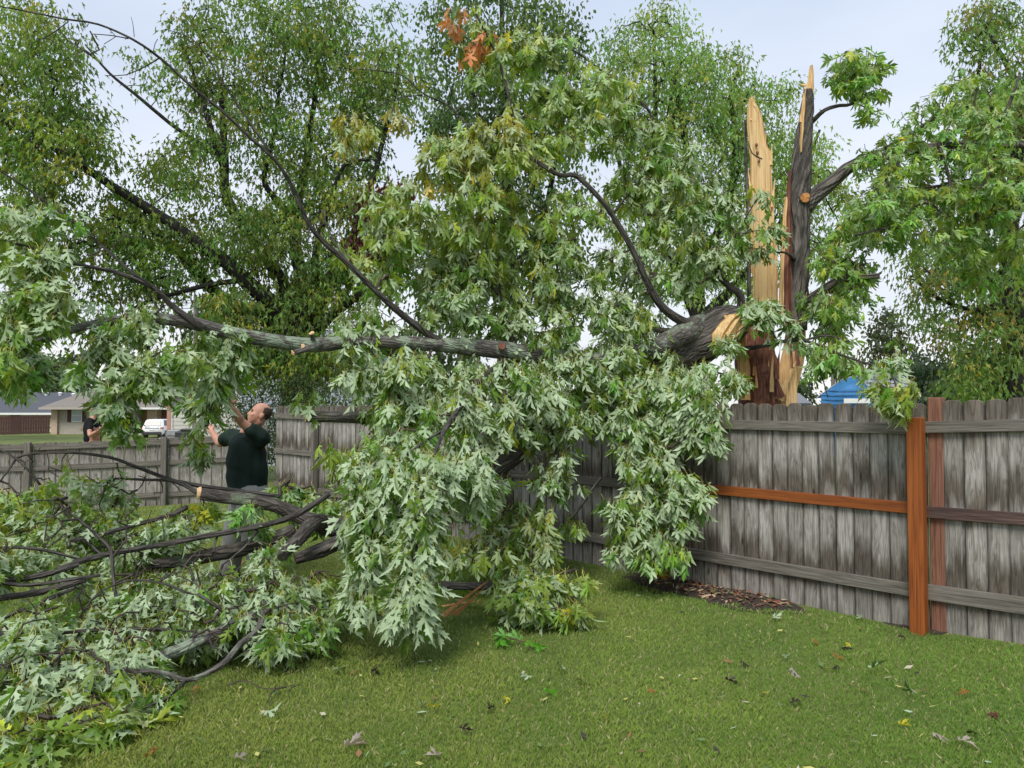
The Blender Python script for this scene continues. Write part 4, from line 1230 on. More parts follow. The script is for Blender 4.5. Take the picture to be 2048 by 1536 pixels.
# white SUV, seen from behind
dv = 68.0
vx, vz = wx(325.5, dv), ground_z(wx(325, dv), dv) + .0
car = thing("parked_car", "white SUV parked in the driveway, seen from behind", "car", (vx, dv, vz), 0.05)
def car_body():
    bm = bmesh.new()
    secs = [(-2.2, .90, .35, .98), (-2.1, .94, .30, 1.02), (-1.2, .96, .30, 1.03), (1.2, .96, .30, 1.0), (2.2, .92, .32, .92), (2.45, .80, .38, .80)]
    rings = []
    for y_, hw, z0, z1 in secs:
        rings.append([bm.verts.new((sx_, y_, z_)) for sx_, z_ in ((-hw * .92, z0), (hw * .92, z0), (hw, z0 + .22), (hw * .99, z1 - .12), (hw * .93, z1), (-hw * .93, z1), (-hw * .99, z1 - .12), (-hw, z0 + .22))])
    for i in range(len(rings) - 1):
        for k in range(8): bm.faces.new((rings[i][k], rings[i][(k + 1) % 8], rings[i + 1][(k + 1) % 8], rings[i + 1][k]))
    bm.faces.new(rings[0]); bm.faces.new(rings[-1][::-1])
    # cabin
    r2 = []
    for y_, hw, z_ in ((-2.05, .88, 1.0), (-1.75, .72, 1.60), (-1.4, .72, 1.67), (.2, .74, 1.68), (.5, .70, 1.62), (1.3, .86, 1.02)):
        r2.append([bm.verts.new((s_ * hw, y_, z_)) for s_ in (-1, -.6, .6, 1)])
    for i in range(len(r2) - 1):
        for k in range(3): bm.faces.new((r2[i][k], r2[i][k + 1], r2[i + 1][k + 1], r2[i + 1][k]))
    for s_ in (0, 3):
        bm.faces.new([r[s_] for r in r2])
    return bm
bm = car_body()
bmesh.ops.bevel(bm, geom=[e for e in bm.edges if len(e.link_faces) == 2], offset=.03, segments=2, affect='EDGES')
bm_obj("body", bm, M['car'], car, True)
bm = bmesh.new(); prism(bm, [Vector(p) for p in ((-.72, -2.045, 1.08), (.72, -2.045, 1.08), (.62, -1.80, 1.55), (-.62, -1.80, 1.55))], (0, -.025, .01)); bm_obj("rear_window", bm, M['car_glass'], car)
for s_ in (-1, 1):
    bm = bmesh.new(); prism(bm, [Vector(p) for p in ((s_ * .88, -1.7, 1.08), (s_ * .9, .9, 1.08), (s_ * .765, .3, 1.58), (s_ * .75, -1.5, 1.58))], (s_ * .02, 0, .01)); bm_obj("side_window", bm, M['car_glass'], car)
    boxo("tail_light", (s_ * .9 - .14, s_ * .9 + .06, -2.235, -1.95, .84, .96), M['lens'], car, .01)
    for y_ in (-1.45, 1.45):
        bm = bmesh.new(); cyl(bm, (s_ * .72, y_, .33), (s_ * .955, y_, .33), .34, .34, 18); w_ = bm_obj("wheel", bm, M['black_metal'], car)
        bm = bmesh.new(); cyl(bm, (s_ * .95, y_, .33), (s_ * .97, y_, .33), .21, .19, 14); bm_obj("rim", bm, M['grey_metal'], w_)
boxo("bumper", (-.86, .86, -2.29, -2.12, .28, .55), M['black_metal'], car, .03)
boxo("number_plate", (-.2, .2, -2.235, -2.205, .68, .80), M['white'], car)
boxo("trim_strip", (-.62, .62, -2.232, -2.19, .885, .93), M['car_glass'], car)

# --- slate-roofed house at the far left
d = 82.0; gz = ground_z(wx(20, d), d); org = (wx(20, d), d, gz)
h = thing("house", "low cream house with a dark slate roof at the far left", "house", org)
ze = Z(825)
boxo("wall", rel((X(-120), X(112), d, d + 10, gz, ze), org), M['cream'], h)
roof_slab("roof", [(X(-130), d - .8, ze), (X(122), d - .8, ze), (X(96), d + 5, Z(783)), (X(-130), d + 5, Z(783))], .2, M['shingle_dark'], h, org)
roof_slab("roof", [(X(122), d + 11, ze), (X(-130), d + 11, ze), (X(-130), d + 5, Z(783)), (X(96), d + 5, Z(783))], .2, M['shingle_dark'], h, org)
roof_slab("roof", [(X(122), d - .8, ze), (X(122), d + 11, ze), (X(96), d + 5, Z(783))], .2, M['shingle_dark'], h, org)
boxo("fascia", rel((X(-130), X(122), d - .9, d - .82, ze - .25, ze - .02), org), M['white'], h)
for px_ in (45, 74, 102, 10): 
    zc = Z(789 if px_ < 100 else 791)
    bm = bmesh.new(); c0 = Vector((X(px_), d + 4.2, zc - .1)) - Vector(org); cyl(bm, c0, c0 + Vector((0, 0, .32)), .17, .17, 10); cyl(bm, c0 + Vector((0, 0, .32)), c0 + Vector((0, 0, .45)), .28, .1, 10)
    bm_obj("roof_vent", bm, M['white'], h)
boxo("downpipe", rel((X(17.5), X(19), d - .12, d - .02, gz, ze - .2), org), M['white'], h)
boxo("patio_door", rel((X(22), X(42), d - .06, d - .01, gz, gz + 2.1), org), M['garage_in'], h)
window(h, org, X(48), X(62), d - .01, gz + .9, gz + 2.1)
# brown fence in front of it
d = 70.0
bf = thing("brown_fence", "dark brown picket fence in front of the cream house", "fence", (wx(40, d), d, ground_z(wx(40, d), d)))
bo_ = bf.location
me = picket_mesh(.21, 1.75, .03, 0); me.materials.append(simple_mat("brown_stain", (.075, .035, .028), .8, .2, 6))
x_ = wx(-90, d); i = 0
while x_ < wx(101, d):
    o = bpy.data.objects.new("picket", me); o.parent = bf; yy = d - .8 + (x_ - wx(-90, d)) * .09
    o.location = (x_ - bo_.x, yy - d, ground_z(x_, d) - bo_.z + .0 + R.uniform(-.02, .02) + .25 * sstep(wx(-90, d), wx(101, d), x_)); COL.objects.link(o); x_ += .225
for dz in (.5, 1.5):
    bm = bmesh.new(); a, b_ = wx(-90, d) - bo_.x, wx(101, d) - bo_.x
    prism(bm, [Vector((a, -.76, dz)), Vector((b_, .1, dz + .25)), Vector((b_, .1, dz + .35)), Vector((a, -.76, dz + .1))], (0, .05, 0)); bm_obj("rail", bm, me.materials[0], bf)

# --- siding house with the brick corner, nearer
d = 38.0; gz = ground_z(wx(420, d), d); org = (wx(420, d), d, gz)
h = thing("siding_house", "pale siding house end with a red brick corner behind the standing man", "house", org)
x0, x1 = wx(335, d), wx(560, d); ze = wz(796, d); gp = (x0 + x1) / 2
boxo("wall", rel((x0, x1, d + .05, d + 9, gz, ze), org), M['siding_grey'], h)
boxo("brick_corner", rel((x0, wx(343.5, d), d - .04, d + .04, gz, ze + .02), org), M['brick_red'], h)
boxo("corner_trim", rel((wx(343.7, d), wx(346, d), d - .02, d + .045, gz, ze + .02), org), M['white'], h)
siding_wall("siding", wx(346.2, d), x1, d + .05, gz, ze, M['siding_grey'], h, org, .2)
zr = ze + (gp - x0) * .45
bm = bmesh.new(); prism(bm, [Vector(p) - Vector(org) for p in ((x0, d + .05, ze), (x1, d + .05, ze), (gp, d + .05, zr))], (0, .3, 0)); bm_obj("gable", bm, M['siding_grey'], h)
for a, s_ in ((x0 - .35, -1), (x1 + .35, 1)):
    roof_slab("roof", [(a, d - .3, ze - .12), (a, d + 9.3, ze - .12), (gp, d + 9.3, zr + .05), (gp, d - .3, zr + .05)], .16, M['shingle_brown'], h, org)
# air conditioner and grill by its wall
ac = thing("air_conditioner", "grey air conditioner unit at the brick corner of the siding house", "air conditioner", (wx(353, 37), 37, ground_z(wx(353, 37), 37)))
zt = wz(860, 37) - ac.location.z
boxo("body", (-.30, .30, -.35, .35, .05, zt), M['grey_metal'], ac, .03); boxo("base", (-.4, .4, -.42, .42, 0, .05), M['concrete'], ac)
for i in range(7): boxo("louvre", (-.27, .27, -.372, -.352, .15 + i * (zt - .25) / 7, .18 + i * (zt - .25) / 7), M['black_metal'], ac)
gr = thing("grill", "dark covered grill standing by the pale siding wall", "grill", (wx(380, 36.5), 36.5, ground_z(wx(380, 36.5), 36.5)))
zt = wz(862, 36.5) - gr.location.z
boxo("body", (-.62, .62, -.3, .3, .75, zt - .02), M['black_metal'], gr, .05)
boxo("lid", (-.40, .40, -.28, .28, zt - .018, zt + .12), M['black_metal'], gr, .08)
for sx_ in (-.5, .5):
    for sy in (-.22, .22): boxo("leg", (sx_ - .03, sx_ + .03, sy - .03, sy + .03, 0, .75), M['black_metal'], gr)

# --- blue-grey house behind the left maple
d = 31.0; gz = ground_z(wx(590, d), d); org = (wx(590, d), d, gz)
h = thing("blue_house", "pale blue grey two-storey house glimpsed through the left maple's trunks", "house", org)
x0, x1 = wx(478, d), wx(735, d); zt = wz(700, d)
boxo("wall", rel((x0, x1, d + .05, d + 8, gz, zt), org), M['siding_blue'], h)
siding_wall("siding", x0, x1, d + .05, gz, zt, M['siding_blue'], h, org, .12)
zr = wz(640, d)
roof_slab("roof", [(x0 - .4, d - .5, zt), (x1 + .4, d - .5, zt), (x1 + .4, d + 4, zr), (x0 - .4, d + 4, zr)], .16, M['shingle_grey'], h, org)
roof_slab("roof", [(x1 + .4, d + 8.5, zt), (x0 - .4, d + 8.5, zt), (x0 - .4, d + 4, zr), (x1 + .4, d + 4, zr)], .16, M['shingle_grey'], h, org)
window(h, org, wx(660, d), wx(690, d), d + .03, wz(770, d), wz(730, d))

# --- blue shed
d = 40.0; gz = ground_z(wx(1730, d), d); org = (wx(1730, d), d, gz)
M['blue'] = simple_mat("blue_metal_wall", (0.045, 0.20, 0.44), .5, .12, 3)
M['roof_metal'] = simple_mat("grey_metal_roof", (0.28, 0.30, 0.36), .45, .1, 3)
h = thing("blue_shed", "blue metal shed with ribbed grey roof beyond the tall fence", "shed", org)
# gable end on the left front, roof running back to the right
P_ = lambda px, py, dd: Vector(at(px, py, dd))
A0, A1, Ar = P_(1642, 792, 40.0), P_(1742, 789, 38.6), P_(1712, 751, 39.2)
Bv = P_(1831, 789, 42.5) - A1
def shed_pt(p): return p - Vector(org)
low_ = lambda p: Vector((p.x, p.y, ground_z(p.x, p.y)))
Mid_l = A0.lerp(Ar, .55) + Vector((0, 0, .22)); Mid_r = A1.lerp(Ar, .5) + Vector((0, 0, .25))
bm = bmesh.new(); prism(bm, [shed_pt(low_(A0)), shed_pt(low_(A1)), shed_pt(A1), shed_pt(Mid_r), shed_pt(Ar), shed_pt(Mid_l), shed_pt(A0)], (0.02, .06, 0)); bm_obj("gable_wall", bm, M['blue'], h)
# horizontal ribs on the gable
dirx = (A1 - A0).normalized(); nrm = Vector((dirx.y, -dirx.x, 0))
for i in range(15):
    z_ = gz + .15 + i * .24
    if z_ > Ar.z - .15: break
    if z_ <= A1.z: l_, r_ = A0, A1
    else:
        def cross(p, q, r2):
            for a, b_ in ((p, q), (q, r2)):
                if a.z <= z_ <= b_.z: return a.lerp(b_, (z_ - a.z) / max(1e-6, b_.z - a.z))
            return r2
        l_, r_ = cross(A0, Mid_l, Ar), cross(A1, Mid_r, Ar)
    l2, r2_ = Vector((l_.x, l_.y, z_)), Vector((r_.x, r_.y, z_))
    bm = bmesh.new(); prism(bm, [shed_pt(l2), shed_pt(r2_), shed_pt(r2_ + Vector((0, 0, .05))), shed_pt(l2 + Vector((0, 0, .05)))], nrm * .03); bm_obj("rib", bm, M['blue'], h)
bm = bmesh.new(); prism(bm, [shed_pt(low_(A1)), shed_pt(low_(A1 + Bv)), shed_pt(A1 + Bv), shed_pt(A1)], (-.05, .03, 0)); bm_obj("side_wall", bm, M['blue'], h)
bm = bmesh.new(); prism(bm, [shed_pt(low_(A0)), shed_pt(low_(A0 + Bv)), shed_pt(A0 + Bv), shed_pt(A0)], (.05, .03, 0)); bm_obj("side_wall", bm, M['blue'], h)
up = Vector((0, 0, .05)); ov = dirx * .25 - Vector((0, 0, .12))
for (e_, m_) in (((A1 + ov), Mid_r), ((A0 - dirx * .25 - Vector((0, 0, .12))), Mid_l)):
    roof_slab("roof", [shed_pt(e_ + up) , shed_pt(e_ + Bv + up), shed_pt(m_ + Bv + up), shed_pt(m_ + up)], .05, M['roof_metal'], h, (0, 0, 0))
    roof_slab("roof", [shed_pt(m_ + up), shed_pt(m_ + Bv + up), shed_pt(Ar + Bv + up), shed_pt(Ar + up)], .05, M['roof_metal'], h, (0, 0, 0))
for k in range(1, 7):
    e_ = A1 + ov
    q = e_.lerp(Mid_r, k / 4) if k <= 4 else Mid_r.lerp(Ar, (k - 4) / 3)
    bm = bmesh.new(); cyl(bm, shed_pt(q + up * 1.6), shed_pt(q + Bv + up * 1.6), .025, .025, 5); bm_obj("roof_rib", bm, M['black_metal'], h)
for a, b_ in ((A1 + ov, Mid_r), (Mid_r, Ar)):
    bm = bmesh.new(); prism(bm, [shed_pt(a + Bv + up * 2.2), shed_pt(b_ + Bv + up * 2.2), shed_pt(b_ + Bv - up), shed_pt(a + Bv - up)], Bv.normalized() * .08); bm_obj("edge_trim", bm, M['white'], h)
    bm = bmesh.new(); prism(bm, [shed_pt(a + up * 1.5), shed_pt(b_ + up * 1.5), shed_pt(b_ - up), shed_pt(a - up)], -Bv.normalized() * .06); bm_obj("edge_trim", bm, M['roof_metal'], h)
bm = bmesh.new(); q0, q1 = P_(1688, 797, 39.2), P_(1740, 797, 38.5); prism(bm, [shed_pt(q0), shed_pt(q1), shed_pt(q1 - up * 5), shed_pt(q0 - up * 5)], nrm * .05); bm_obj("door_header", bm, M['white'], h)
# grey roof seen beside the snapped trunk
d = 45.0; gz = ground_z(wx(1590, d), d); org = (wx(1590, d), d, gz)
h = thing("grey_outbuilding", "small grey roofed outbuilding low beside the snapped trunk", "outbuilding", org)
x0, x1 = wx(1573, d), wx(1612, d); zt = wz(806, d)
boxo("wall", rel((x0, x1, d, d + 2.5, gz, zt), org), M['siding_grey'], h)
roof_slab("roof", [(x0 - .2, d - .3, zt), (x1 + .2, d - .3, zt), (x1 + .2, d + 1.6, wz(785, d)), (x0 - .2, d + 1.6, wz(785, d))], .1, M['shingle_grey'], h, org)

# --- poles and wires
M['pole'] = simple_mat("weathered_pole", (.20, .18, .155), .85, .25, 3, (6, 6, .6))
d = 60.0; b0 = base_at(1668, d)
pl_ = thing("utility_pole", "grey utility pole with crossarm and brace between snapped trunk and shed", "utility pole", b0)
bm = bmesh.new(); cyl(bm, (0, 0, 0), (0, 0, wz(608, d) - b0.z), .19, .13, 10); bm_obj("pole", bm, M['pole'], pl_)
def bar(name, pA, pB, r, mat, parent, o_):
    bm = bmesh.new(); cyl(bm, Vector(pA) - Vector(o_), Vector(pB) - Vector(o_), r, r, 6); return bm_obj(name, bm, mat, parent)
bar("crossarm", at(1640, 649, d - .2), at(1702, 641, d - .2), .07, M['pole'], pl_, b0)
bar("brace", at(1669, 620, d - .25), at(1700, 641, d - .25), .03, M['black_metal'], pl_, b0)
bar("brace", at(1662, 678, d - .25), at(1648, 690, d - .25), .03, M['black_metal'], pl_, b0)
for px_ in (1643, 1655, 1684, 1699): bar("insulator", at(px_, 645, d - .2), at(px_, 638, d - .2), .05, M['grey_metal'], pl_, b0)
bar("guy_wire", at(1669, 620, d), at(1600, 760, d), .02, M['black_metal'], pl_, b0)
d = 30.0; b0 = base_at(388, d)
pl2 = thing("utility_pole", "grey utility pole with dark box behind the leaves the man pulls", "utility pole", b0)
bm = bmesh.new(); cyl(bm, (0, 0, 0), Vector(at(391, 590, d)) - Vector(b0), .085, .075, 10); bm_obj("pole", bm, M['pole'], pl2)
boxo("meter_box", rel((wx(375, d), wx(392, d), d - .35, d - .09, wz(826, d), wz(752, d)), b0), M['black_metal'], pl2, .02)
def wire(label, P0, P1, sag, r):
    P0, P1 = Vector(P0), Vector(P1); mid = (P0 + P1) / 2
    pts = []
    for i in range(25):
        t = i / 24; p = P0.lerp(P1, t); p.z -= sag * 4 * t * (1 - t); pts.append(np.array(p) - np.array(mid))
    bm = bmesh.new(); sweep(bm, np.array(pts), [r] * 25, 5, 0)
    o = bm_obj("power_line", bm, M['black_metal']); o.location = mid; tag(o, label, "power line", "power lines overhead")
wire("upper thin power line crossing the sky gap at the left", at(-200, 588, 30), at(391, 606, 30), .1, .014)
wire("lower thin power line just under the other at the left", at(-200, 604, 30.4), at(391, 616, 30.1), .2, .014)
wire("power line running right from the pole crossarm towards the far trees", at(1700, 638, 60), at(2300, 690, 70), .8, .02)

# ------------------------------------------------------------------ wood helpers for torn pieces
def slab(name, rows, d, thick, mat, parent, origin, jag=0.25, flute=0.012, cols=14, skew=0.0, top_h=None):
    """upright torn slab. rows: (py, px_left, px_right) from the bottom up; irregular torn top"""
    bm = bmesh.new()
    uvl = bm.loops.layers.uv.verify()
    zs = []
    lev = []
    for py, l, r in rows:
        a, b = at(l, py, d), at(r, py, d)
        lev.append((a, b))
    # resample
    Z = []
    steps = 26
    for i in range(steps + 1):
        t = i / steps * (len(lev) - 1); k = min(int(t), len(lev) - 2); f = t - k
        Z.append((lev[k][0].lerp(lev[k + 1][0], f), lev[k][1].lerp(lev[k + 1][1], f)))
    fl = [R.uniform(-1, 1) * flute for _ in range(2 * cols)]
    cut = [R.random() for _ in range(2 * cols)]
    grid = []
    for i, (a, b) in enumerate(Z):
        ring = []
        for k in range(2 * cols):
            an = 2 * math.pi * k / (2 * cols)
            u = 0.5 - 0.5 * math.cos(an)
            v = math.sin(an)
            p = a.lerp(b, u)
            tk = thick * (0.55 + 0.45 * abs(math.sin(an)))
            p = p + Vector((0, -v * tk * 0.5 + skew * (u - .5), 0))
            p += Vector((0, fl[k] + 0.006 * noise.noise(Vector((k * 1.7, p.z * 2.0, 3))), 0))
            p.x += 0.012 * noise.noise(Vector((p.z * 5, k * 0.2, 9)))
            if i >= steps - 3:
                p.z -= jag * cut[k] * (i - steps + 4) / 4
            ring.append(bm.verts.new(p - Vector(origin)))
        grid.append(ring)
    n = 2 * cols
    for i in range(steps):
        for k in range(n):
            bm.faces.new((grid[i][k], grid[i][(k + 1) % n], grid[i + 1][(k + 1) % n], grid[i + 1][k]))
    bm.faces.new(grid[0]); bm.faces.new(grid[-1][::-1])
    return bm_obj(name, bm, mat, parent)

def spike(name, p0, p1, w, t, mat, parent, origin, bend=0.02, ragged=True):
    """long torn splinter from p0 (wide) to p1 (pointed)"""
    p0, p1 = Vector(p0), Vector(p1)
    ax = (p1 - p0); L = ax.length; ax.normalize()
    side = ax.cross(Vector((0, 1, 0)))
    if side.length < 0.2: side = Vector((1, 0, 0))
    side.normalize(); nor = side.cross(ax)
    bm = bmesh.new(); rings = []
    n = 8
    for i in range(n + 1):
        q = i / n
        k = (1 - q) ** 0.7 if ragged else 1
        ww = max(0.12, k) * w * (1 + 0.2 * R.uniform(-1, 1)) * (0.15 if i == n else 1)
        c = p0 + ax * L * q + nor * bend * math.sin(q * 3.1) - Vector(origin)
        rings.append([bm.verts.new(c + side * ww / 2 * a + nor * t / 2 * b * max(.3, k)) for a, b in ((-1, -.6), (0, -1), (1, -.5), (.9, .7), (0, 1), (-1, .6))])
    for i in range(n):
        for k in range(6):
            bm.faces.new((rings[i][k], rings[i][(k + 1) % 6], rings[i + 1][(k + 1) % 6], rings[i + 1][k]))
    bm.faces.new(rings[0]); bm.faces.new(rings[-1][::-1])
    return bm_obj(name, bm, mat, parent)

def cut_face(p, direction, r, parent, origin, mat, thick=0.02, name="cut_face"):
    """sawn or snapped end disc with a slightly uneven face"""
    d = Vector(direction).normalized()
    bm = bmesh.new()
    q = d.to_track_quat('Z', 'Y')
    n = 14
    A, B = [], []
    for k in range(n):
        a = 2 * math.pi * k / n
        e = q @ Vector((math.cos(a), math.sin(a), 0))
        rr = r * (1 + 0.07 * math.sin(3 * a + r * 90))
        A.append(bm.verts.new(Vector(p) + e * rr - Vector(origin)))
        B.append(bm.verts.new(Vector(p) + e * rr * 0.93 + d * (thick + 0.25 * r * R.uniform(-.4, .6)) - Vector(origin)))
    c = bm.verts.new(Vector(p) + d * thick * 1.3 - Vector(origin))
    for k in range(n):
        bm.faces.new((A[k], A[(k + 1) % n], B[(k + 1) % n], B[k])); bm.faces.new((B[k], B[(k + 1) % n], c))
    bm.faces.new(A[::-1])
    return bm_obj(name, bm, mat, parent)

# ================================================================== THE STORM-BROKEN TREE STILL STANDING
SB = at(1545, 820, 8.6); SB.z = ground_z(SB.x, SB.y)
stump = thing("broken_tree", "storm-snapped maple trunk standing behind the fence with tall pale splinter", "tree", SB)
so = np.array(SB)
D0 = 8.6
# buttress stripped of its bark
def base_loft():
    rows = [(1010, 1478, 1600), (900, 1482, 1598), (800, 1488, 1604), (740, 1478, 1610), (690, 1474, 1612), (650, 1484, 1606), (610, 1496, 1600)]
    return rows
def px2m(w, d): return w * d / FPX
P = [np.array(SB) + np.array((0, 0, -0.1)), np.array(at(1519, 800, D0)), np.array(at(1512, 720, D0)), np.array(at(1516, 660, D0)), np.array(at(1524, 610, D0))]
make_limb("trunk", None, M['red_wood'], stump, so, 22, 0.05, 0.16, world_pts=(P, [px2m(46, D0), px2m(41, D0), px2m(40, D0), px2m(33, D0), px2m(22, D0)]))
slab("splintered_slab", [(800, 1482, 1500), (740, 1477, 1500), (680, 1473, 1490), (640, 1480, 1488)], D0 - 0.22, 0.10, M['pale_wood'], stump, so, 0.12)
# tall pale slab
slab("splintered_slab", [(640, 1508, 1556), (600, 1506, 1553), (520, 1506, 1552), (470, 1505, 1549), (400, 1501, 1543), (330, 1500, 1543), (305, 1498, 1541), (288, 1497, 1531), (240, 1494, 1524), (212, 1496, 1515), (194, 1497, 1507)], D0 + 0.02, 0.13, M['pale_top'], stump, so, 0.16, flute=0.016, cols=12)
spike("splinter", at(1541, 330, D0), at(1545, 288, D0), 0.05, 0.03, M['pale_top'], stump, so)
spike("splinter", at(1549, 640, D0 - .05), at(1554, 470, D0 - .05), 0.09, 0.06, M['pale_wood'], stump, so)
for i in range(26):
    t = R.random()
    if i < 10: a, b_ = (R.uniform(1498, 1514), R.uniform(215, 245)), (R.uniform(1496, 1512), R.uniform(186, 214))
    elif i < 17: a, b_ = (R.uniform(1526, 1534), R.uniform(290, 320)), (R.uniform(1527, 1537), R.uniform(252, 292))
    elif i < 22: y_ = R.uniform(330, 600); a, b_ = (1542 + (y_ - 330) * .03, y_ + 40), (1545 + (y_ - 330) * .035 + R.uniform(0, 5), y_ - 20)
    else: y_ = R.uniform(280, 560); a, b_ = (1501 + (y_ - 280) * .02, y_ + 40), (1497 + (y_ - 280) * .02 - R.uniform(0, 4), y_ - 15)
    spike("splinter", at(*a, D0 + R.uniform(-.04, .06)), at(*b_, D0 + R.uniform(-.04, .06)), R.uniform(.012, .035), R.uniform(.008, .02), M['pale_top' if R.random() < .6 else 'pale_wood'], stump, so, R.uniform(-.01, .03))
for spec_ in ([(1500, 640, D0 + .06, 8), (1498, 520, D0 + .06, 8), (1495, 400, D0 + .06, 7), (1492, 300, D0 + .06, 6), (1491, 240, D0 + .06, 5)], [(1535, 300, D0 + .06, 4), (1530, 270, D0 + .06, 5), (1524, 240, D0 + .06, 4)]):
    make_limb("bark_strip", spec_, M['bark_trunk'], stump, so, 7, .05, .3)
for i in range(14):
    x_ = R.uniform(1484, 1600); y_ = R.uniform(700, 800)
    spike("splinter", at(x_, y_ + 30, D0 - .34 + abs(x_ - 1530) * .003), at(x_ + R.uniform(-8, 8), y_ - R.uniform(20, 60), D0 - .34 + abs(x_ - 1530) * .003), R.uniform(.02, .05), .02, M[R.choice(['pale_wood', 'red_wood', 'red_wood', 'splinter'])], stump, so, .02)
for kx, ky in ((1513, 290), (1518, 322), (1515, 306)):
    c = at(kx, ky, D0 - 0.062)
    bm = bmesh.new(); bmesh.ops.create_icosphere(bm, subdivisions=2, radius=0.022, matrix=Matrix.Translation(c - SB) @ Matrix.Diagonal((0.8, 0.5, 1.2, 1)))
    bm_obj("knot", bm, M['red_wood'], stump, True)
# right stem with bark
stem_spec = [(1590, 660, D0, 46), (1590, 600, D0, 52), (1594, 500, D0, 46), (1596, 420, D0, 48), (1603, 330, D0, 40), (1609, 260, D0, 31), (1615, 215, D0, 25), (1617, 180, D0, 19)]
make_limb("stem", stem_spec, M['bark_trunk'], stump, so, 20, 0.05, 0.14)
slab("stem_splinter", [(200, 1606, 1625), (178, 1608, 1628), (170, 1614, 1627), (160, 1617, 1626), (130, 1620, 1624)], D0, 0.09, M['pale_top'], stump, so, 0.05, cols=8)
spike("splinter", at(1616, 170, D0), at(1596, 168, D0), 0.03, 0.02, M['pale_top'], stump, so, 0.01)
spike("splinter", at(1603, 245, D0 - .1), at(1612, 175, D0 - .06), 0.05, 0.03, M['pale_wood'], stump, so)
# reddish peeled strip on the stem's left edge
def strip(name, spec, mat, thick):
    slab(name, spec, D0 - 0.10, thick, mat, stump, so, 0.10, flute=0.010, cols=8)
strip("bark_strip", [(650, 1562, 1588), (600, 1562, 1585), (540, 1563, 1582), (470, 1570, 1583), (400, 1572, 1580), (365, 1575, 1580), (335, 1578, 1580)], M['red_wood'], 0.10)
strip("splinter", [(640, 1556, 1567), (560, 1560, 1572), (500, 1563, 1574), (440, 1565, 1573), (390, 1570, 1575)], M['pale_wood'], 0.06)
strip("splinter", [(305, 1600, 1602), (260, 1601, 1607), (220, 1604, 1609), (185, 1606, 1610)], M['pale_wood'], 0.05)
# torn planks at the right of the base
slab("splintered_slab", [(815, 1545, 1585), (760, 1552, 1600), (700, 1565, 1612), (640, 1575, 1612), (600, 1580, 1606)], D0 + 0.05, 0.12, M['pale_wood'], stump, so, 0.2)
spike("splinter", at(1557, 800, D0 - .2), at(1592, 722, D0 - .18), 0.10, 0.05, M['pale_top'], stump, so)
spike("splinter", at(1566, 795, D0 - .25), at(1545, 735, D0 - .24), 0.06, 0.03, M['red_wood'], stump, so)
spike("splinter", at(1543, 800, D0 - .22), at(1537, 720, D0 - .2), 0.05, 0.03, M['pale_wood'], stump, so)
spike("splinter", at(1582, 815, D0 - .1), at(1590, 690, D0 - .1), 0.13, 0.05, M['pale_top'], stump, so)
spike("splinter", at(1600, 640, D0), at(1655, 588, D0 + .2), 0.16, 0.06, M['pale_top'], stump, so)
spike("splinter", at(1540, 640, D0 - .1), at(1572, 598, D0 - .1), 0.12, 0.05, M['pale_wood'], stump, so)
# pruned stub
stub = at(1608, 398, D0 - 0.10)
make_limb("stub", None, M['bark_trunk'], stump, so, 12, 0.03, world_pts=([np.array(at(1600, 402, D0)), np.array(at(1610, 396, D0 - .16))], [0.085, 0.066]))
cut_face(at(1610, 395.5, D0 - 0.16), at(1612, 394, D0 - .3) - at(1604, 399, D0), 0.056, stump, so, M['orange_cut'])
# live limbs
nodes = []
def sl(spec, mat='bark'):
    Q, S = make_limb("limb", spec, M[mat], stump, so)
    nodes.append(Q[3:])
sl([(1604, 415, D0, 44), (1630, 392, 8.6, 33), (1668, 362, 8.6, 26), (1695, 337, 8.6, 25), (1725, 322, 8.6, 22), (1760, 314, 8.6, 18), (1800, 308, 8.6, 17), (1850, 297, 8.6, 17), (1920, 291, 8.6, 17), (1990, 293, 8.5, 16), (2040, 288, 8.4, 15), (2130, 320, 8.2, 12), (2230, 330, 8.0, 7)], 'bark_trunk')
sl([(1700, 335, 8.6, 12), (1735, 312, 8.7, 9), (1775, 295, 8.8, 7), (1830, 262, 9.0, 5), (1900, 215, 9.2, 4)])
sl([(1968, 292, 8.5, 10), (2000, 248, 8.6, 8), (2020, 205, 8.7, 7), (2040, 150, 8.8, 4)])
sl([(1800, 308, 8.6, 8), (1790, 350, 8.3, 6), (1760, 400, 8.1, 5), (1745, 430, 8.0, 4)])
sl([(1622, 245, D0, 11), (1650, 220, 8.5, 8), (1680, 211, 8.5, 7), (1706, 208, 8.5, 6), (1714, 180, 8.5, 5), (1716, 140, 8.5, 3)])
sl([(1706, 208, 8.5, 4), (1728, 214, 8.4, 3), (1742, 226, 8.3, 2.5), (1760, 222, 8.2, 2)])
sl([(1606, 612, 8.5, 26), (1640, 585, 8.3, 19), (1680, 558, 8.2, 14), (1720, 555, 8.1, 12), (1760, 551, 8.0, 10)], 'bark_trunk')
sl([(1880, 297, 8.5, 8), (1900, 380, 8.4, 6), (1860, 440, 8.2, 5), (1760, 458, 8.0, 5), (1710, 470, 7.9, 4)])
sl([(1590, 520, 8.5, 8), (1570, 505, 8.3, 5), (1540, 504, 8.2, 4)])
L = Leaves()
def sregion(args, sty, per=(5, 9), clump=None):
    global nodes
    pts = ell(*args)
    return pts
tw = []
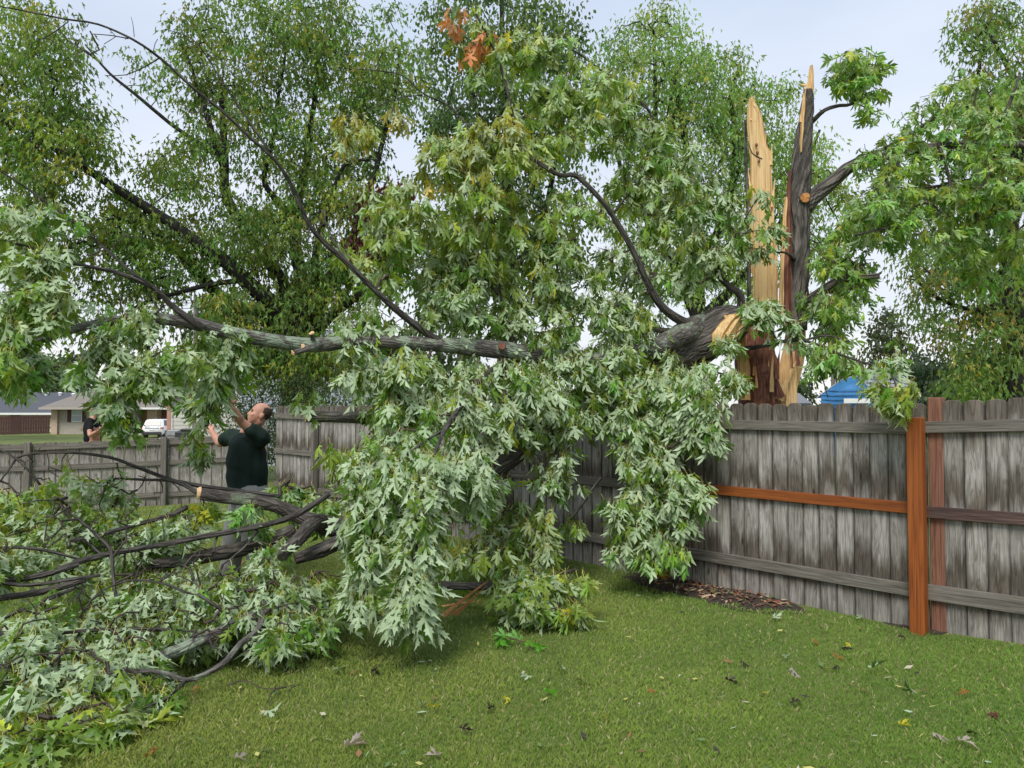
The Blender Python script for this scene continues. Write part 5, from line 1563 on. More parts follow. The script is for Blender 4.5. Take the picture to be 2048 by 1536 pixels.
for a in [(1718, 130, 8.5, 62, 55, .35, 44), (1745, 190, 8.4, 30, 50, .3, 10), (1800, 330, 8.6, 90, 80, .7, 60), (1900, 250, 8.9, 120, 85, .8, 70), (1990, 330, 8.6, 90, 110, .8, 70),
          (1880, 420, 8.6, 140, 90, .8, 95), (1760, 420, 8.2, 70, 60, .6, 40), (1990, 500, 8.8, 80, 90, .7, 45), (1690, 520, 8.5, 62, 60, .5, 42), (1710, 600, 8.3, 45, 40, .4, 12), (1715, 430, 8.8, 60, 50, .5, 24),
          (1660, 630, 8.4, 50, 50, .4, 18), (1980, 170, 9.2, 80, 70, .6, 30), (1660, 680, 8.3, 35, 40, .25, 5), (2130, 350, 8.3, 90, 140, .8, 50)]:
    tw += ell(*a)
Pn, par, cnt, ns, ends, ax = grow(np.concatenate(nodes), np.array(tw), 0.15, 0.1)
V, F = tubes(Pn, par, cnt, ns, 0.0032, 0.02)
mesh_np("twig", V, F, M['twig'], stump, kind="stuff", origin=so)
half = len(ends) // 2
axd = ax[ends]
spray(L, Pn[ends], axd, 'limb', (5, 9), 0.09, 0.75)
sel = NP.random(len(ends)) < 0.25
spray(L, Pn[ends][sel], axd[sel], 'yg', (3, 6), 0.10, 0.75)
A = L.arrays()
idx = split_visible(A, 9.0, 230)
leaf_objects(A, idx, stump, 'limb', M['leaf'], so)
build_leaves("foliage", drop(A, idx), T_MED, M['leaf'], stump, origin=so)

# ================================================================== THE TOP THAT CAME DOWN OVER THE FENCE
FO = at(1150, 830, 8.1); FO.z = ground_z(FO.x, FO.y)
fallen = thing("fallen_tree", "broken-off leafy maple top lying over the fence with silvery hanging leaves", "fallen tree", FO)
fo = np.array(FO)
fnodes = []
def fl(spec, mat='bark', name="limb", keep=True, rough=0.1):
    if mat == 'bark': spec = [(a_, b_, c_, w_ * .84) for a_, b_, c_, w_ in spec]
    Q, S = make_limb(name, spec, M[mat], fallen, fo, rough=rough, wob=0.03 if mat == 'bark' else 0.016)
    if keep: fnodes.append(Q)
    return Q, S
# trunk from the tear over the fence down into the yard
fl([(1478, 640, 8.35, 60), (1440, 658, 8.3, 92), (1390, 690, 8.3, 88), (1320, 725, 8.3, 74), (1235, 765, 8.3, 66), (1150, 812, 8.1, 60), (1080, 862, 7.8, 54), (1000, 925, 7.4, 50), (900, 990, 6.9, 46), (800, 1035, 6.5, 42), (700, 1052, 6.2, 42), (640, 1050, 6.1, 40)], 'bark_trunk', "trunk", rough=0.16)
# torn face of the trunk
slab("torn_wood", [(690, 1425, 1460), (668, 1424, 1486), (645, 1440, 1500), (626, 1462, 1506)], 8.02, 0.16, M['pale_top'], fallen, fo, 0.14, flute=0.02)
for a, b in (((1450, 640), (1508, 622)), ((1440, 668), (1500, 660)), ((1460, 684), (1496, 700)), ((1470, 635), (1520, 640))):
    spike("splinter", at(*a, 8.05), at(*b, 8.1), 0.10, 0.05, M['pale_wood'], fallen, fo)
# second limb beside the trunk
fl([(1420, 640, 8.4, 40), (1375, 662, 8.1, 50), (1335, 682, 8.0, 40), (1280, 705, 7.9, 34), (1200, 722, 7.8, 34), (1120, 716, 7.7, 36), (1060, 711, 7.6, 38), (1000, 701, 7.4, 37), (940, 694, 7.3, 34), (880, 690, 7.2, 30), (800, 686, 7.0, 27), (740, 684, 6.9, 26), (680, 686, 6.8, 27), (630, 690, 6.7, 30), (580, 686, 6.6, 28), (500, 674, 6.4, 28), (440, 662, 6.3, 27), (400, 652, 6.2, 27), (350, 644, 6.1, 24), (290, 640, 6.0, 21), (200, 645, 5.8, 17), (100, 675, 5.5, 14), (0, 712, 5.2, 12), (-110, 752, 4.9, 9)], 'bark_lichen')
# knot hole
kq = at(1004, 693, 7.27)
bm = bmesh.new()
cyl(bm, kq + Vector((0, 0.03, 0)) - FO, kq + Vector((0, -0.01, 0)) - FO, 0.040, 0.030, 14)
bm_obj("knot", bm, M['red_wood'], fallen)
# sawn stubs
fl([(640, 688, 6.68, 13), (615, 696, 6.55, 12), (588, 705, 6.45, 11)], 'bark_lichen', "stub", False)
cut_face(at(586, 706, 6.44), at(570, 712, 6.4) - at(588, 705, 6.45), 0.026, fallen, fo, M['cut_wood'], 0.006)
fl([(628, 686, 6.7, 14), (626, 675, 6.62, 10), (624, 668, 6.58, 9)], 'bark_lichen', "stub", False)
cut_face(at(624, 667, 6.57), Vector((-.3, -.5, .8)), 0.026, fallen, fo, M['cut_wood'], 0.01)
cut_face(at(606, 692, 6.5), Vector((-.2, -1, .1)), 0.02, fallen, fo, M['cut_wood'], 0.006)
# upper bare branch sweeping up and left
fl([(885, 688, 7.2, 22), (845, 662, 7.1, 18), (780, 608, 6.9, 16), (700, 535, 6.7, 14), (650, 488, 6.6, 13), (620, 452, 6.5, 12), (595, 400, 6.4, 11), (575, 360, 6.3, 10), (545, 318, 6.2, 9), (500, 278, 6.1, 8), (440, 218, 6.0, 8), (390, 178, 5.9, 7), (325, 118, 5.8, 7), (270, 80, 5.7, 6), (200, 52, 5.6, 5), (130, 42, 5.5, 5), (60, 26, 5.4, 4), (0, 13, 5.3, 3), (-60, 8, 5.2, 2)], 'bark')
for s in ([(535, 305, 6.2, 6), (490, 235, 6.2, 5), (450, 170, 6.1, 4), (420, 120, 6.1, 4), (385, 80, 6.0, 3), (330, 62, 6.0, 2)],
          [(315, 112, 5.8, 3.5), (290, 128, 5.8, 3), (250, 148, 5.8, 2.5), (210, 150, 5.8, 2)],
          [(255, 74, 5.7, 3), (220, 66, 5.7, 2.5), (180, 62, 5.7, 2)],
          [(140, 42, 5.5, 3), (100, 70, 5.5, 2.5), (60, 88, 5.5, 2)],
          [(270, 70, 5.7, 2), (268, 45, 5.7, 1.5), (264, 30, 5.7, 1)],
          [(700, 535, 6.7, 5), (660, 470, 6.9, 4), (640, 420, 7.0, 3)]):
    fl(s, 'bark')
# middle-left bare branches
fl([(410, 658, 6.2, 20), (370, 632, 6.1, 16), (335, 606, 6.05, 13), (315, 585, 6.0, 12), (290, 570, 5.95, 11), (230, 545, 5.85, 10), (143, 523, 5.7, 9), (90, 500, 5.6, 8), (0, 478, 5.5, 7), (-80, 462, 5.4, 5)], 'bark')
fl([(300, 572, 5.95, 8), (262, 545, 5.9, 8), (236, 522, 5.85, 7), (190, 480, 5.8, 6), (140, 440, 5.75, 6), (60, 382, 5.7, 5), (0, 342, 5.6, 4), (-60, 310, 5.5, 3)], 'bark')
fl([(330, 608, 6.05, 7), (318, 625, 6.0, 5), (292, 640, 5.95, 5), (280, 655, 5.9, 3)], 'bark')
fl([(250, 642, 5.95, 6), (200, 660, 5.8, 5), (150, 640, 5.7, 4), (110, 605, 5.6, 3)], 'bark')
fl([(320, 645, 6.05, 14), (310, 668, 6.0, 11), (300, 690, 5.95, 8), (280, 730, 5.9, 5), (235, 770, 5.8, 4), (235, 860, 5.75, 3)], 'bark')
fl([(485, 676, 6.4, 7), (480, 700, 6.4, 6), (470, 730, 6.4, 5), (455, 760, 6.5, 4), (430, 800, 6.6, 4), (418, 850, 6.7, 3)], 'bark')
fl([(860, 700, 7.1, 8), (850, 725, 7.0, 7), (838, 740, 6.9, 5), (815, 770, 6.8, 4)], 'bark')
# right-hand risers
fl([(1410, 662, 8.15, 30), (1362, 640, 8.0, 22), (1320, 604, 7.9, 18), (1285, 545, 7.8, 15), (1258, 488, 7.75, 14), (1225, 432, 7.7, 13), (1195, 395, 7.65, 12), (1150, 352, 7.65, 12), (1120, 350, 7.5, 11), (1080, 325, 7.55, 10), (1050, 305, 7.6, 9), (1033, 268, 7.6, 8), (1015, 190, 7.6, 7), (1000, 130, 7.6, 7), (985, 90, 7.6, 6), (960, 45, 7.6, 5), (940, 12, 7.6, 4)], 'bark')
for s in ([(1193, 430, 8.0, 6), (1150, 432, 7.9, 6), (1110, 428, 7.8, 5), (1070, 408, 7.7, 5), (1045, 392, 7.7, 3)],
          [(1060, 312, 7.8, 6), (1020, 300, 7.7, 5), (985, 280, 7.6, 5), (940, 255, 7.5, 5), (900, 215, 7.5, 4), (862, 195, 7.4, 4), (840, 180, 7.4, 4), (810, 150, 7.4, 3), (770, 140, 7.4, 3), (690, 138, 7.4, 2)],
          [(845, 190, 7.4, 3), (800, 195, 7.4, 3), (750, 215, 7.4, 2), (715, 238, 7.4, 2)],
          [(1225, 432, 8.0, 7), (1290, 330, 8.2, 6), (1300, 230, 8.3, 6), (1240, 170, 8.3, 5), (1160, 110, 8.2, 5), (1100, 82, 8.2, 4), (1040, 70, 8.1, 3)],
          [(1005, 150, 7.7, 3), (960, 50, 7.6, 2), (890, 18, 7.6, 1.5)],
          [(1300, 225, 8.3, 5), (1240, 175, 8.3, 3.5), (1210, 168, 8.3, 3), (1110, 188, 8.2, 2)],
          [(1475, 632, 8.4, 22), (1480, 592, 8.35, 18), (1455, 570, 8.3, 15), (1438, 550, 8.3, 14), (1432, 525, 8.25, 10), (1436, 500, 8.2, 7)],
          [(1442, 535, 8.3, 10), (1456, 510, 8.25, 9), (1472, 488, 8.2, 7), (1490, 440, 8.1, 4), (1520, 385, 8.0, 3)],
          [(1525, 320, 8.2, 4), (1505, 308, 8.2, 3), (1498, 285, 8.2, 2)],
          [(1490, 695, 8.1, 11), (1530, 690, 7.9, 9), (1590, 680, 7.75, 8), (1640, 690, 7.6, 6), (1690, 712, 7.1, 5), (1750, 730, 6.5, 5), (1785, 755, 6.0, 5), (1790, 785, 5.68, 4), (1796, 812, 5.6, 3)],
          [(1785, 755, 6.0, 3.5), (1800, 768, 5.82, 3), (1802, 795, 5.68, 2)],
          [(1605, 682, 7.75, 7), (1650, 670, 7.7, 5), (1700, 684, 7.6, 4)],
          [(1620, 700, 7.6, 4), (1640, 750, 7.4, 3), (1655, 795, 7.3, 2.5)],
          [(1250, 655, 8.0, 10), (1300, 658, 8.05, 12), (1360, 665, 8.1, 14)],
          [(1000, 560, 7.6, 6), (1010, 640, 7.6, 10), (1030, 700, 7.6, 14)],
          [(940, 480, 7.5, 4), (960, 540, 7.5, 6), (1000, 590, 7.55, 8)],
          [(1020, 690, 7.55, 9), (1060, 610, 7.8, 7), (1080, 540, 7.9, 5), (1100, 480, 8.0, 3)]):
    fl(s, 'bark')
# sawn log pointing left
Q, S = fl([(614, 833, 6.9, 22), (700, 833, 7.05, 24), (770, 838, 7.2, 25), (860, 850, 7.4, 27), (960, 880, 7.6, 28), (1020, 900, 7.6, 26)], 'bark_lichen')
cut_face(at(613, 833, 6.9), Vector((-1, -.25, 0)), 0.052, fallen, fo, M['cut_wood'], 0.01)
# forks of the trunk end
fl([(660, 1052, 6.1, 40), (612, 1038, 6.05, 30), (560, 1014, 6.05, 27), (500, 998, 6.0, 27), (450, 992, 6.0, 26), (402, 986, 5.95, 24)], 'bark_moss')
cut_face(at(401, 986, 5.95), Vector((-1, -.55, .1)), 0.05, fallen, fo, M['cut_wood'], 0.02)
fl([(640, 1045, 6.05, 34), (620, 1050, 5.85, 30), (600, 1075, 5.65, 28), (570, 1102, 5.5, 24), (566, 1112, 5.45, 20)], 'bark_moss')
fl([(780, 1050, 6.4, 34), (700, 1075, 6.1, 32), (640, 1100, 5.9, 30), (590, 1118, 5.8, 22)], 'bark_trunk')
# curtain branch reaching to the camera
fl([(1010, 720, 7.4, 14), (960, 760, 6.6, 12), (910, 830, 5.9, 11), (875, 900, 5.4, 9), (855, 970, 5.1, 8), (842, 1060, 4.95, 6), (835, 1150, 4.9, 5), (828, 1230, 4.9, 3)], 'bark')
fl([(900, 850, 5.8, 7), (830, 900, 5.4, 6), (770, 960, 5.2, 5), (745, 1080, 5.05, 4), (735, 1200, 5.0, 2)], 'bark')
fl([(1100, 850, 7.6, 14), (1120, 930, 7.1, 9), (1100, 1020, 6.9, 6), (1060, 1090, 6.8, 4)], 'bark')
fl([(1200, 790, 8.1, 12), (1240, 850, 7.5, 9), (1270, 920, 7.15, 7), (1290, 1000, 7.0, 5), (1310, 1080, 6.9, 3)], 'bark')
fl([(1330, 730, 8.2, 12), (1400, 770, 7.7, 8), (1450, 820, 7.3, 6), (1470, 860, 7.15, 3)], 'bark')
fl([(1140, 1040, 7.0, 6), (1170, 1000, 7.1, 8), (1200, 960, 7.3, 9)], 'bark')

REG = [  # (ellipse in the photograph, depth, ...), style
    ((960, 330, 7.5, 130, 70, .5, 26), 'yel'), ((960, 320, 7.5, 130, 70, .5, 34), 'mix'), ((880, 420, 7.4, 150, 90, .6, 60), 'mix'), ((900, 300, 7.4, 60, 40, .3, 14), 'yel'),
    ((790, 440, 7.3, 70, 70, .5, 30), 'mix'), ((750, 250, 7.4, 70, 50, .3, 8), 'yel'), ((690, 260, 7.4, 25, 40, .2, 5), 'yel'),
    ((960, 100, 7.7, 60, 60, .3, 12), 'mix'), ((1080, 120, 8.0, 110, 60, .4, 38), 'mix'), ((1180, 190, 8.1, 110, 60, .5, 46), 'mix'), ((1090, 200, 8.0, 70, 55, .4, 20), 'mix'),
    ((1260, 260, 8.2, 90, 60, .5, 34), 'sil'), ((1130, 280, 8.0, 80, 60, .4, 30), 'mix'), ((1000, 260, 7.6, 60, 40, .3, 14), 'yel'),
    ((1340, 340, 8.2, 80, 90, .5, 46), 'sil'), ((1410, 440, 8.1, 70, 90, .5, 44), 'sil'), ((1270, 390, 8.25, 110, 80, .4, 46), 'mix'), ((1520, 400, 8.0, 25, 25, .2, 3), 'sil'), ((1535, 470, 8.0, 30, 25, .2, 6), 'sil'),
    ((1340, 520, 8.25, 120, 80, .4, 84), 'sil'), ((1080, 430, 7.9, 120, 70, .4, 46), 'mix'), ((990, 520, 7.7, 170, 80, .5, 92), 'mix'), ((1150, 550, 8.0, 120, 80, .4, 76), 'sil'),
    ((880, 570, 7.4, 120, 60, .5, 52), 'sil'), ((760, 520, 7.2, 70, 60, .4, 22), 'mix'), ((730, 640, 7.1, 70, 30, .3, 16), 'sil'),
    ((1100, 640, 7.9, 240, 60, .6, 120), 'sil'), ((900, 635, 7.5, 110, 35, .4, 22), 'sil'), ((1260, 630, 8.1, 80, 40, .3, 28), 'sil'),
    ((1200, 740, 7.8, 210, 65, .6, 150), 'sil'), ((1410, 800, 7.5, 110, 80, .5, 95), 'sil'), ((1010, 770, 7.2, 130, 60, .6, 80), 'sil'), ((1290, 820, 7.5, 120, 60, .5, 80), 'sil'),
    ((810, 760, 6.8, 130, 55, .5, 62), 'sil'), ((790, 830, 6.8, 60, 50, .4, 20), 'sil'), ((900, 850, 6.6, 160, 65, .6, 78), 'sil'), ((1100, 850, 7.3, 130, 50, .5, 56), 'sil'),
    ((770, 930, 6.2, 90, 60, .5, 38), 'sil'), ((690, 910, 6.8, 50, 40, .3, 9), 'mix'), ((1110, 950, 7.1, 50, 50, .3, 15), 'sil'), ((950, 980, 6.8, 80, 60, .5, 24), 'sil'),
    ((1290, 930, 7.05, 80, 70, .25, 42), 'sil'), ((1300, 1030, 6.9, 95, 80, .25, 52), 'sil'), ((1250, 1060, 6.8, 55, 70, .2, 20), 'sil'), ((1380, 980, 6.75, 35, 50, .15, 14), 'sil'), ((1330, 1100, 6.7, 60, 40, .15, 14), 'grn'),
    ((1440, 860, 7.1, 70, 40, .2, 24), 'sil'),
    ((1060, 1060, 7.2, 110, 50, .5, 22), 'mix'), ((960, 1110, 6.8, 90, 50, .5, 26), 'mix'), ((1090, 1100, 6.9, 60, 40, .3, 14), 'mix'),
    ((1535, 628, 7.8, 60, 34, .25, 17), 'sil'), ((1640, 610, 7.9, 55, 36, .25, 14), 'grn'), ((1455, 690, 7.8, 35, 26, .15, 6), 'sil'), ((1640, 700, 7.5, 50, 26, .2, 8), 'grn'),
    ((1650, 735, 7.3, 30, 20, .12, 4), 'grn'), ((1520, 610, 7.9, 40, 30, .2, 7), 'sil'), ((1520, 510, 8.0, 20, 16, .1, 2), 'sil'),
    ((1780, 705, 6.3, 26, 16, .06, 4), 'sil'), ((1784, 785, 5.62, 22, 26, .05, 7), 'yg'), ((1762, 765, 5.9, 18, 14, .05, 2), 'grn'), ((1700, 725, 7.25, 30, 16, .1, 3), 'grn'), ((1465, 480, 8.1, 40, 60, .3, 14), 'sil'),
    # left overhead
    ((60, 520, 5.5, 80, 60, .3, 22), 'sil'), ((30, 600, 5.4, 60, 60, .3, 16), 'mix'), ((110, 600, 5.5, 50, 50, .3, 14), 'mix'), ((80, 430, 5.6, 70, 35, .3, 10), 'sil'), ((10, 690, 5.2, 50, 60, .3, 14), 'grn'),
    ((110, 715, 5.5, 90, 40, .3, 17), 'sil'), ((260, 660, 5.85, 70, 50, .3, 20), 'sil'), ((250, 740, 5.8, 70, 55, .3, 24), 'sil'), ((222, 780, 5.7, 34, 45, .2, 11), 'sil'), ((243, 845, 5.7, 16, 36, .12, 5), 'grn'), ((310, 765, 5.9, 60, 26, .3, 8), 'grn'), ((30, 745, 5.3, 60, 26, .3, 7), 'grn'), ((350, 720, 6.0, 60, 35, .3, 9), 'mix'),
    ((430, 690, 6.35, 50, 25, .15, 8), 'sil'), ((435, 745, 6.4, 50, 45, .2, 17), 'silb'), ((412, 805, 6.9, 38, 36, .15, 11), 'silb'), ((400, 890, 6.6, 30, 25, .12, 6), 'sil'), ((450, 650, 6.3, 35, 15, .1, 4), 'sil'),
    ((610, 805, 6.9, 30, 12, .1, 4), 'sil'), ((720, 690, 6.9, 60, 20, .2, 8), 'sil'),
]
ftw, fst = [], []
for a, sname in REG:
    if sname in ('sil', 'mix') and a[1] < 700 and a[0] > 700 and a[6] > 20: a = (*a[:5], a[5] * .8, int(a[6] * .8))
    p = ell(*a)
    ftw += p; fst += [sname] * len(p)
# dead orange sprays near the top
for (x_, y_, n_) in ((905, 42, 1), (960, 85, 1), (938, 112, 1)):
    p = ell(x_, y_, 7.65, 10, 10, .05, n_); ftw += p; fst += ['org'] * n_
curt = []   # the curtain hanging nearest to the camera
for a in [(830, 960, 5.15, 80, 40, .3, 22), (900, 930, 5.4, 80, 40, .3, 16), (845, 1040, 5.0, 40, 55, .15, 14), (775, 1010, 5.2, 40, 50, .15, 9), (840, 1130, 4.95, 32, 60, .12, 13), (750, 1110, 5.05, 26, 60, .12, 7),
          (820, 1220, 4.95, 36, 36, .12, 9), (735, 1215, 5.0, 22, 26, .1, 3), (700, 1060, 5.2, 35, 35, .15, 4), (700, 1170, 5.2, 30, 30, .15, 3), (960, 960, 5.6, 50, 40, .3, 8)]:
    curt += ell(*a)
ftw += curt; fst += ['silb'] * len(curt)
ftw = np.array(ftw); fst = np.array(fst)
# keep foliage on this side of the fence where it hangs below the fence top
for i in range(len(ftw)):
    p = ftw[i]
    s = (p[0] - FA.x) * FN.x + (p[1] - FA.y) * FN.y
    if p[2] < 2.0 and s < 0.28:
        p += np.array(FN) * (0.28 - s)
    g = ground_z(p[0], p[1])
    if p[2] < g + 0.18: p[2] = g + 0.18 + R.uniform(0, .05)
Pn, par, cnt, ns, ends, ax = grow(np.concatenate(fnodes), ftw, 0.14, 0.10)
bare = []
for a in ((620, 420, 6.5, 60, 110, .2, 16), (430, 190, 6.0, 120, 90, .2, 16), (200, 90, 5.7, 130, 60, .2, 12), (150, 480, 5.7, 150, 70, .2, 16), (760, 640, 7.0, 120, 40, .2, 10), (980, 200, 7.6, 60, 150, .2, 12), (1300, 560, 7.7, 80, 60, .2, 12), (300, 610, 6.0, 80, 40, .2, 10)):
    bare += ell(*a)
Pb, pb, cb_, nb, eb, ab_ = grow(np.concatenate(fnodes), np.array(bare), 0.10, 0.2, 0.15)
V, F = tubes(Pb, pb, cb_, nb, 0.0028, 0.01, 0.5)
mesh_np("twig", V, F, M['twig'], fallen, kind="stuff", origin=fo)
V, F = tubes(Pn, par, cnt, ns, 0.0030, 0.016, 0.45)
mesh_np("twig", V, F, M['twig'], fallen, kind="stuff", origin=fo)
L = Leaves()
# 'ends' follows the order in which twigs were joined: match each to its own style by position
from mathutils.kdtree import KDTree
kd = KDTree(len(ftw))
for i, p in enumerate(ftw): kd.insert(p, i)
kd.balance()
es = np.array([fst[kd.find(Pn[e])[1]] for e in ends])
for sname in np.unique(es):
    k = es == sname
    hang = sname == 'silb'
    spray(L, Pn[ends][k], ax[ends][k] + np.array([0, 0, -0.05]), sname, (8, 12) if hang else (7, 12), 0.11 if hang else 0.10, 1.5 if sname != 'grn' else 1.0)
A = L.arrays()
mid_z = A[0][:, 2]
near = split_visible(A, 12.0, 300)
leaf_objects(A, near, fallen, 'sil', M['leaf'], fo)
A = drop(A, near)
dd = A[0][:, 1]
build_leaves("foliage", take(A, np.nonzero(dd < 6.3)[0]), T_HI, M['leaf'], fallen, origin=fo)
build_leaves("foliage", take(A, np.nonzero(dd >= 6.3)[0]), T_MED, M['leaf'], fallen, origin=fo)

# ================================================================== LIMBS LYING IN THE YARD AT THE LEFT
PO = ground_at(260, 1230)
pile = thing("fallen_branch", "big leafy maple limb heaped across the lawn at the left with dark bare branches", "fallen branch", PO)
po = np.array(PO)
pn = []
THIN = 0.82
def gl(spec, mat='bark', parent=None, org=None, store=None, name="limb", rough=0.1):
    if parent is None and mat == 'bark': spec = [(a_, b_, c_, w_ * THIN) for a_, b_, c_, w_ in spec]
    Q, S = make_limb(name, spec, M[mat], parent or pile, po if org is None else org, rough=rough)
    (pn if store is None else store).append(Q)
    return Q
gl([(590, 1062, 6.0, 30), (540, 1080, 5.95, 30), (480, 1098, 5.9, 30), (420, 1110, 5.85, 28), (375, 1122, 5.8, 26), (300, 1130, 5.7, 20)], 'bark_moss')
gl([(660, 988, 5.9, 12), (620, 1014, 5.85, 15), (585, 1034, 5.8, 15), (540, 1048, 5.75, 14), (470, 1062, 5.7, 14), (400, 1075, 5.6, 14), (330, 1090, 5.5, 13), (250, 1104, 5.4, 13), (180, 1118, 5.35, 14), (120, 1138, 5.3, 15), (60, 1155, 5.2, 16), (0, 1163, 5.1, 18), (-90, 1172, 4.9, 18)])
gl([(375, 1014, 6.0, 14), (350, 1028, 5.9, 13), (300, 1042, 5.8, 12), (240, 1058, 5.7, 11), (190, 1072, 5.6, 10), (140, 1082, 5.5, 9)])
gl([(330, 1050, 5.9, 8), (270, 1070, 5.8, 8), (215, 1090, 5.7, 7), (175, 1105, 5.6, 6)])
gl([(400, 990, 6.0, 12), (370, 970, 6.1, 11), (330, 955, 6.1, 10), (270, 932, 6.1, 9), (220, 915, 6.1, 8), (150, 906, 6.1, 7), (90, 906, 6.1, 6), (40, 912, 6.1, 6), (20, 935, 6.05, 5), (0, 962, 6.0, 4), (-20, 1000, 6.0, 3)])
gl([(560, 992, 6.2, 10), (480, 982, 6.2, 11), (400, 972, 6.15, 11), (350, 962, 6.1, 8), (290, 960, 6.1, 7), (225, 958, 6.1, 6), (200, 968, 6.05, 5), (185, 990, 6.0, 4), (180, 1010, 6.0, 3)])
gl([(240, 957, 6.1, 6), (215, 965, 6.0, 6), (205, 990, 5.95, 5), (198, 1010, 5.9, 4)])
gl([(235, 925, 6.1, 4), (240, 945, 6.1, 3), (248, 960, 6.1, 3)])
for (x0, y0, x1, y1) in ((320, 960, 325, 985), (338, 962, 360, 985), (236, 960, 240, 980), (290, 955, 275, 980)):
    gl([(x0, y0, 6.1, 4), ((x0 + x1) / 2 + 3, (y0 + y1) / 2, 6.1, 3), (x1, y1, 6.05, 2)])
gl([(80, 970, 6.0, 6), (60, 945, 6.0, 6), (40, 925, 6.0, 6), (10, 905, 6.0, 5), (-20, 890, 6.0, 4)])
gl([(30, 915, 6.0, 4), (52, 925, 6.0, 3), (50, 940, 6.0, 2)])
gl([(95, 905, 6.1, 3), (98, 925, 6.1, 2), (98, 935, 6.1, 2)])
gl([(160, 985, 6.0, 9), (120, 1000, 6.0, 9), (110, 996, 5.95, 10)])
gl([(0, 1095, 5.3, 6), (60, 1096, 5.3, 8), (110, 1104, 5.35, 8), (160, 1118, 5.35, 6)])
gl([(120, 1010, 5.9, 7), (160, 1040, 5.7, 8), (200, 1075, 5.5, 9), (222, 1100, 5.35, 10), (226, 1150, 5.2, 9), (232, 1200, 5.05, 8), (240, 1245, 4.9, 7)])
gl([(120, 1012, 5.9, 5), (150, 1050, 5.8, 6), (190, 1100, 5.5, 7), (210, 1112, 5.4, 7)])
gl([(170, 1158, 5.0, 14), (100, 1178, 4.95, 18), (40, 1190, 4.9, 16), (-60, 1205, 4.8, 14)])
gl([(160, 1130, 5.1, 10), (90, 1150, 5.0, 14), (20, 1160, 4.95, 16), (-80, 1180, 4.8, 16)])
gl([(150, 1175, 4.9, 9), (80, 1205, 4.8, 10), (0, 1240, 4.6, 10), (-60, 1260, 4.5, 9)])
gl([(200, 1150, 4.95, 8), (130, 1160, 4.9, 9), (60, 1170, 4.85, 10), (-20, 1165, 4.8, 10)])
gl([(-40, 1268, 4.45, 14), (20, 1266, 4.5, 14), (90, 1268, 4.55, 12), (160, 1262, 4.6, 9), (240, 1258, 4.7, 8), (320, 1258, 4.75, 6), (390, 1262, 4.8, 4)])
gl([(-30, 1350, 4.1, 8), (20, 1330, 4.2, 9), (90, 1310, 4.3, 8), (180, 1300, 4.4, 6)])
gl([(60, 1440, 3.95, 8), (40, 1490, 3.75, 7), (20, 1540, 3.6, 6)])
gl([(52, 1425, 4.0, 10), (66, 1460, 3.85, 7), (70, 1500, 3.75, 5), (66, 1540, 3.65, 4)])
gl([(465, 1180, 5.2, 5), (430, 1170, 5.15, 7), (390, 1190, 5.05, 7), (340, 1170, 5.0, 6), (270, 1160, 4.95, 5), (200, 1185, 4.9, 4), (160, 1235, 4.7, 3)])
gl([(440, 1060, 5.8, 6), (430, 1085, 5.6, 6), (425, 1110, 5.5, 4)])
gl([(515, 1062, 5.75, 9), (495, 1090, 5.6, 7), (470, 1112, 5.5, 5), (445, 1130, 5.4, 4)])
# thick lichen-spotted branch on the grass edge with its fork
EO = ground_at(430, 1290)
edge = thing("fallen_branch", "grey lichen-spotted forked branch on the grass at the edge of the leafy heap", "fallen branch", EO)
eo = np.array(EO); en = []
def el_(spec, mat='bark_lichen'): gl(spec, mat, edge, eo, en)
el_([(545, 1215, 5.15, 22), (515, 1230, 5.05, 25), (470, 1250, 4.95, 25), (430, 1270, 4.85, 24), (380, 1292, 4.75, 25), (340, 1308, 4.7, 26), (300, 1322, 4.6, 24), (240, 1338, 4.5, 18), (170, 1350, 4.4, 12)])
el_([(520, 1225, 5.05, 14), (521, 1245, 4.95, 13), (508, 1268, 4.85, 12), (480, 1290, 4.75, 13), (462, 1312, 4.65, 13), (442, 1332, 4.55, 11), (410, 1350, 4.5, 10), (372, 1362, 4.42, 10), (340, 1350, 4.42, 9), (300, 1342, 4.4, 8), (230, 1346, 4.35, 8), (150, 1355, 4.25, 7), (80, 1340, 4.3, 5)])
el_([(371, 1360, 4.42, 8), (350, 1382, 4.3, 6), (325, 1402, 4.2, 6), (275, 1420, 4.12, 5)], 'bark')
el_([(460, 1240, 4.97, 8), (440, 1220, 4.97, 7), (410, 1200, 4.95, 7), (395, 1190, 4.95, 6)], 'bark')
el_([(400, 1285, 4.8, 8), (360, 1270, 4.8, 7), (320, 1258, 4.8, 6), (270, 1262, 4.75, 5)], 'bark')
el_([(370, 1362, 4.42, 4), (395, 1362, 4.36, 3), (385, 1375, 4.33, 2)], 'bark')

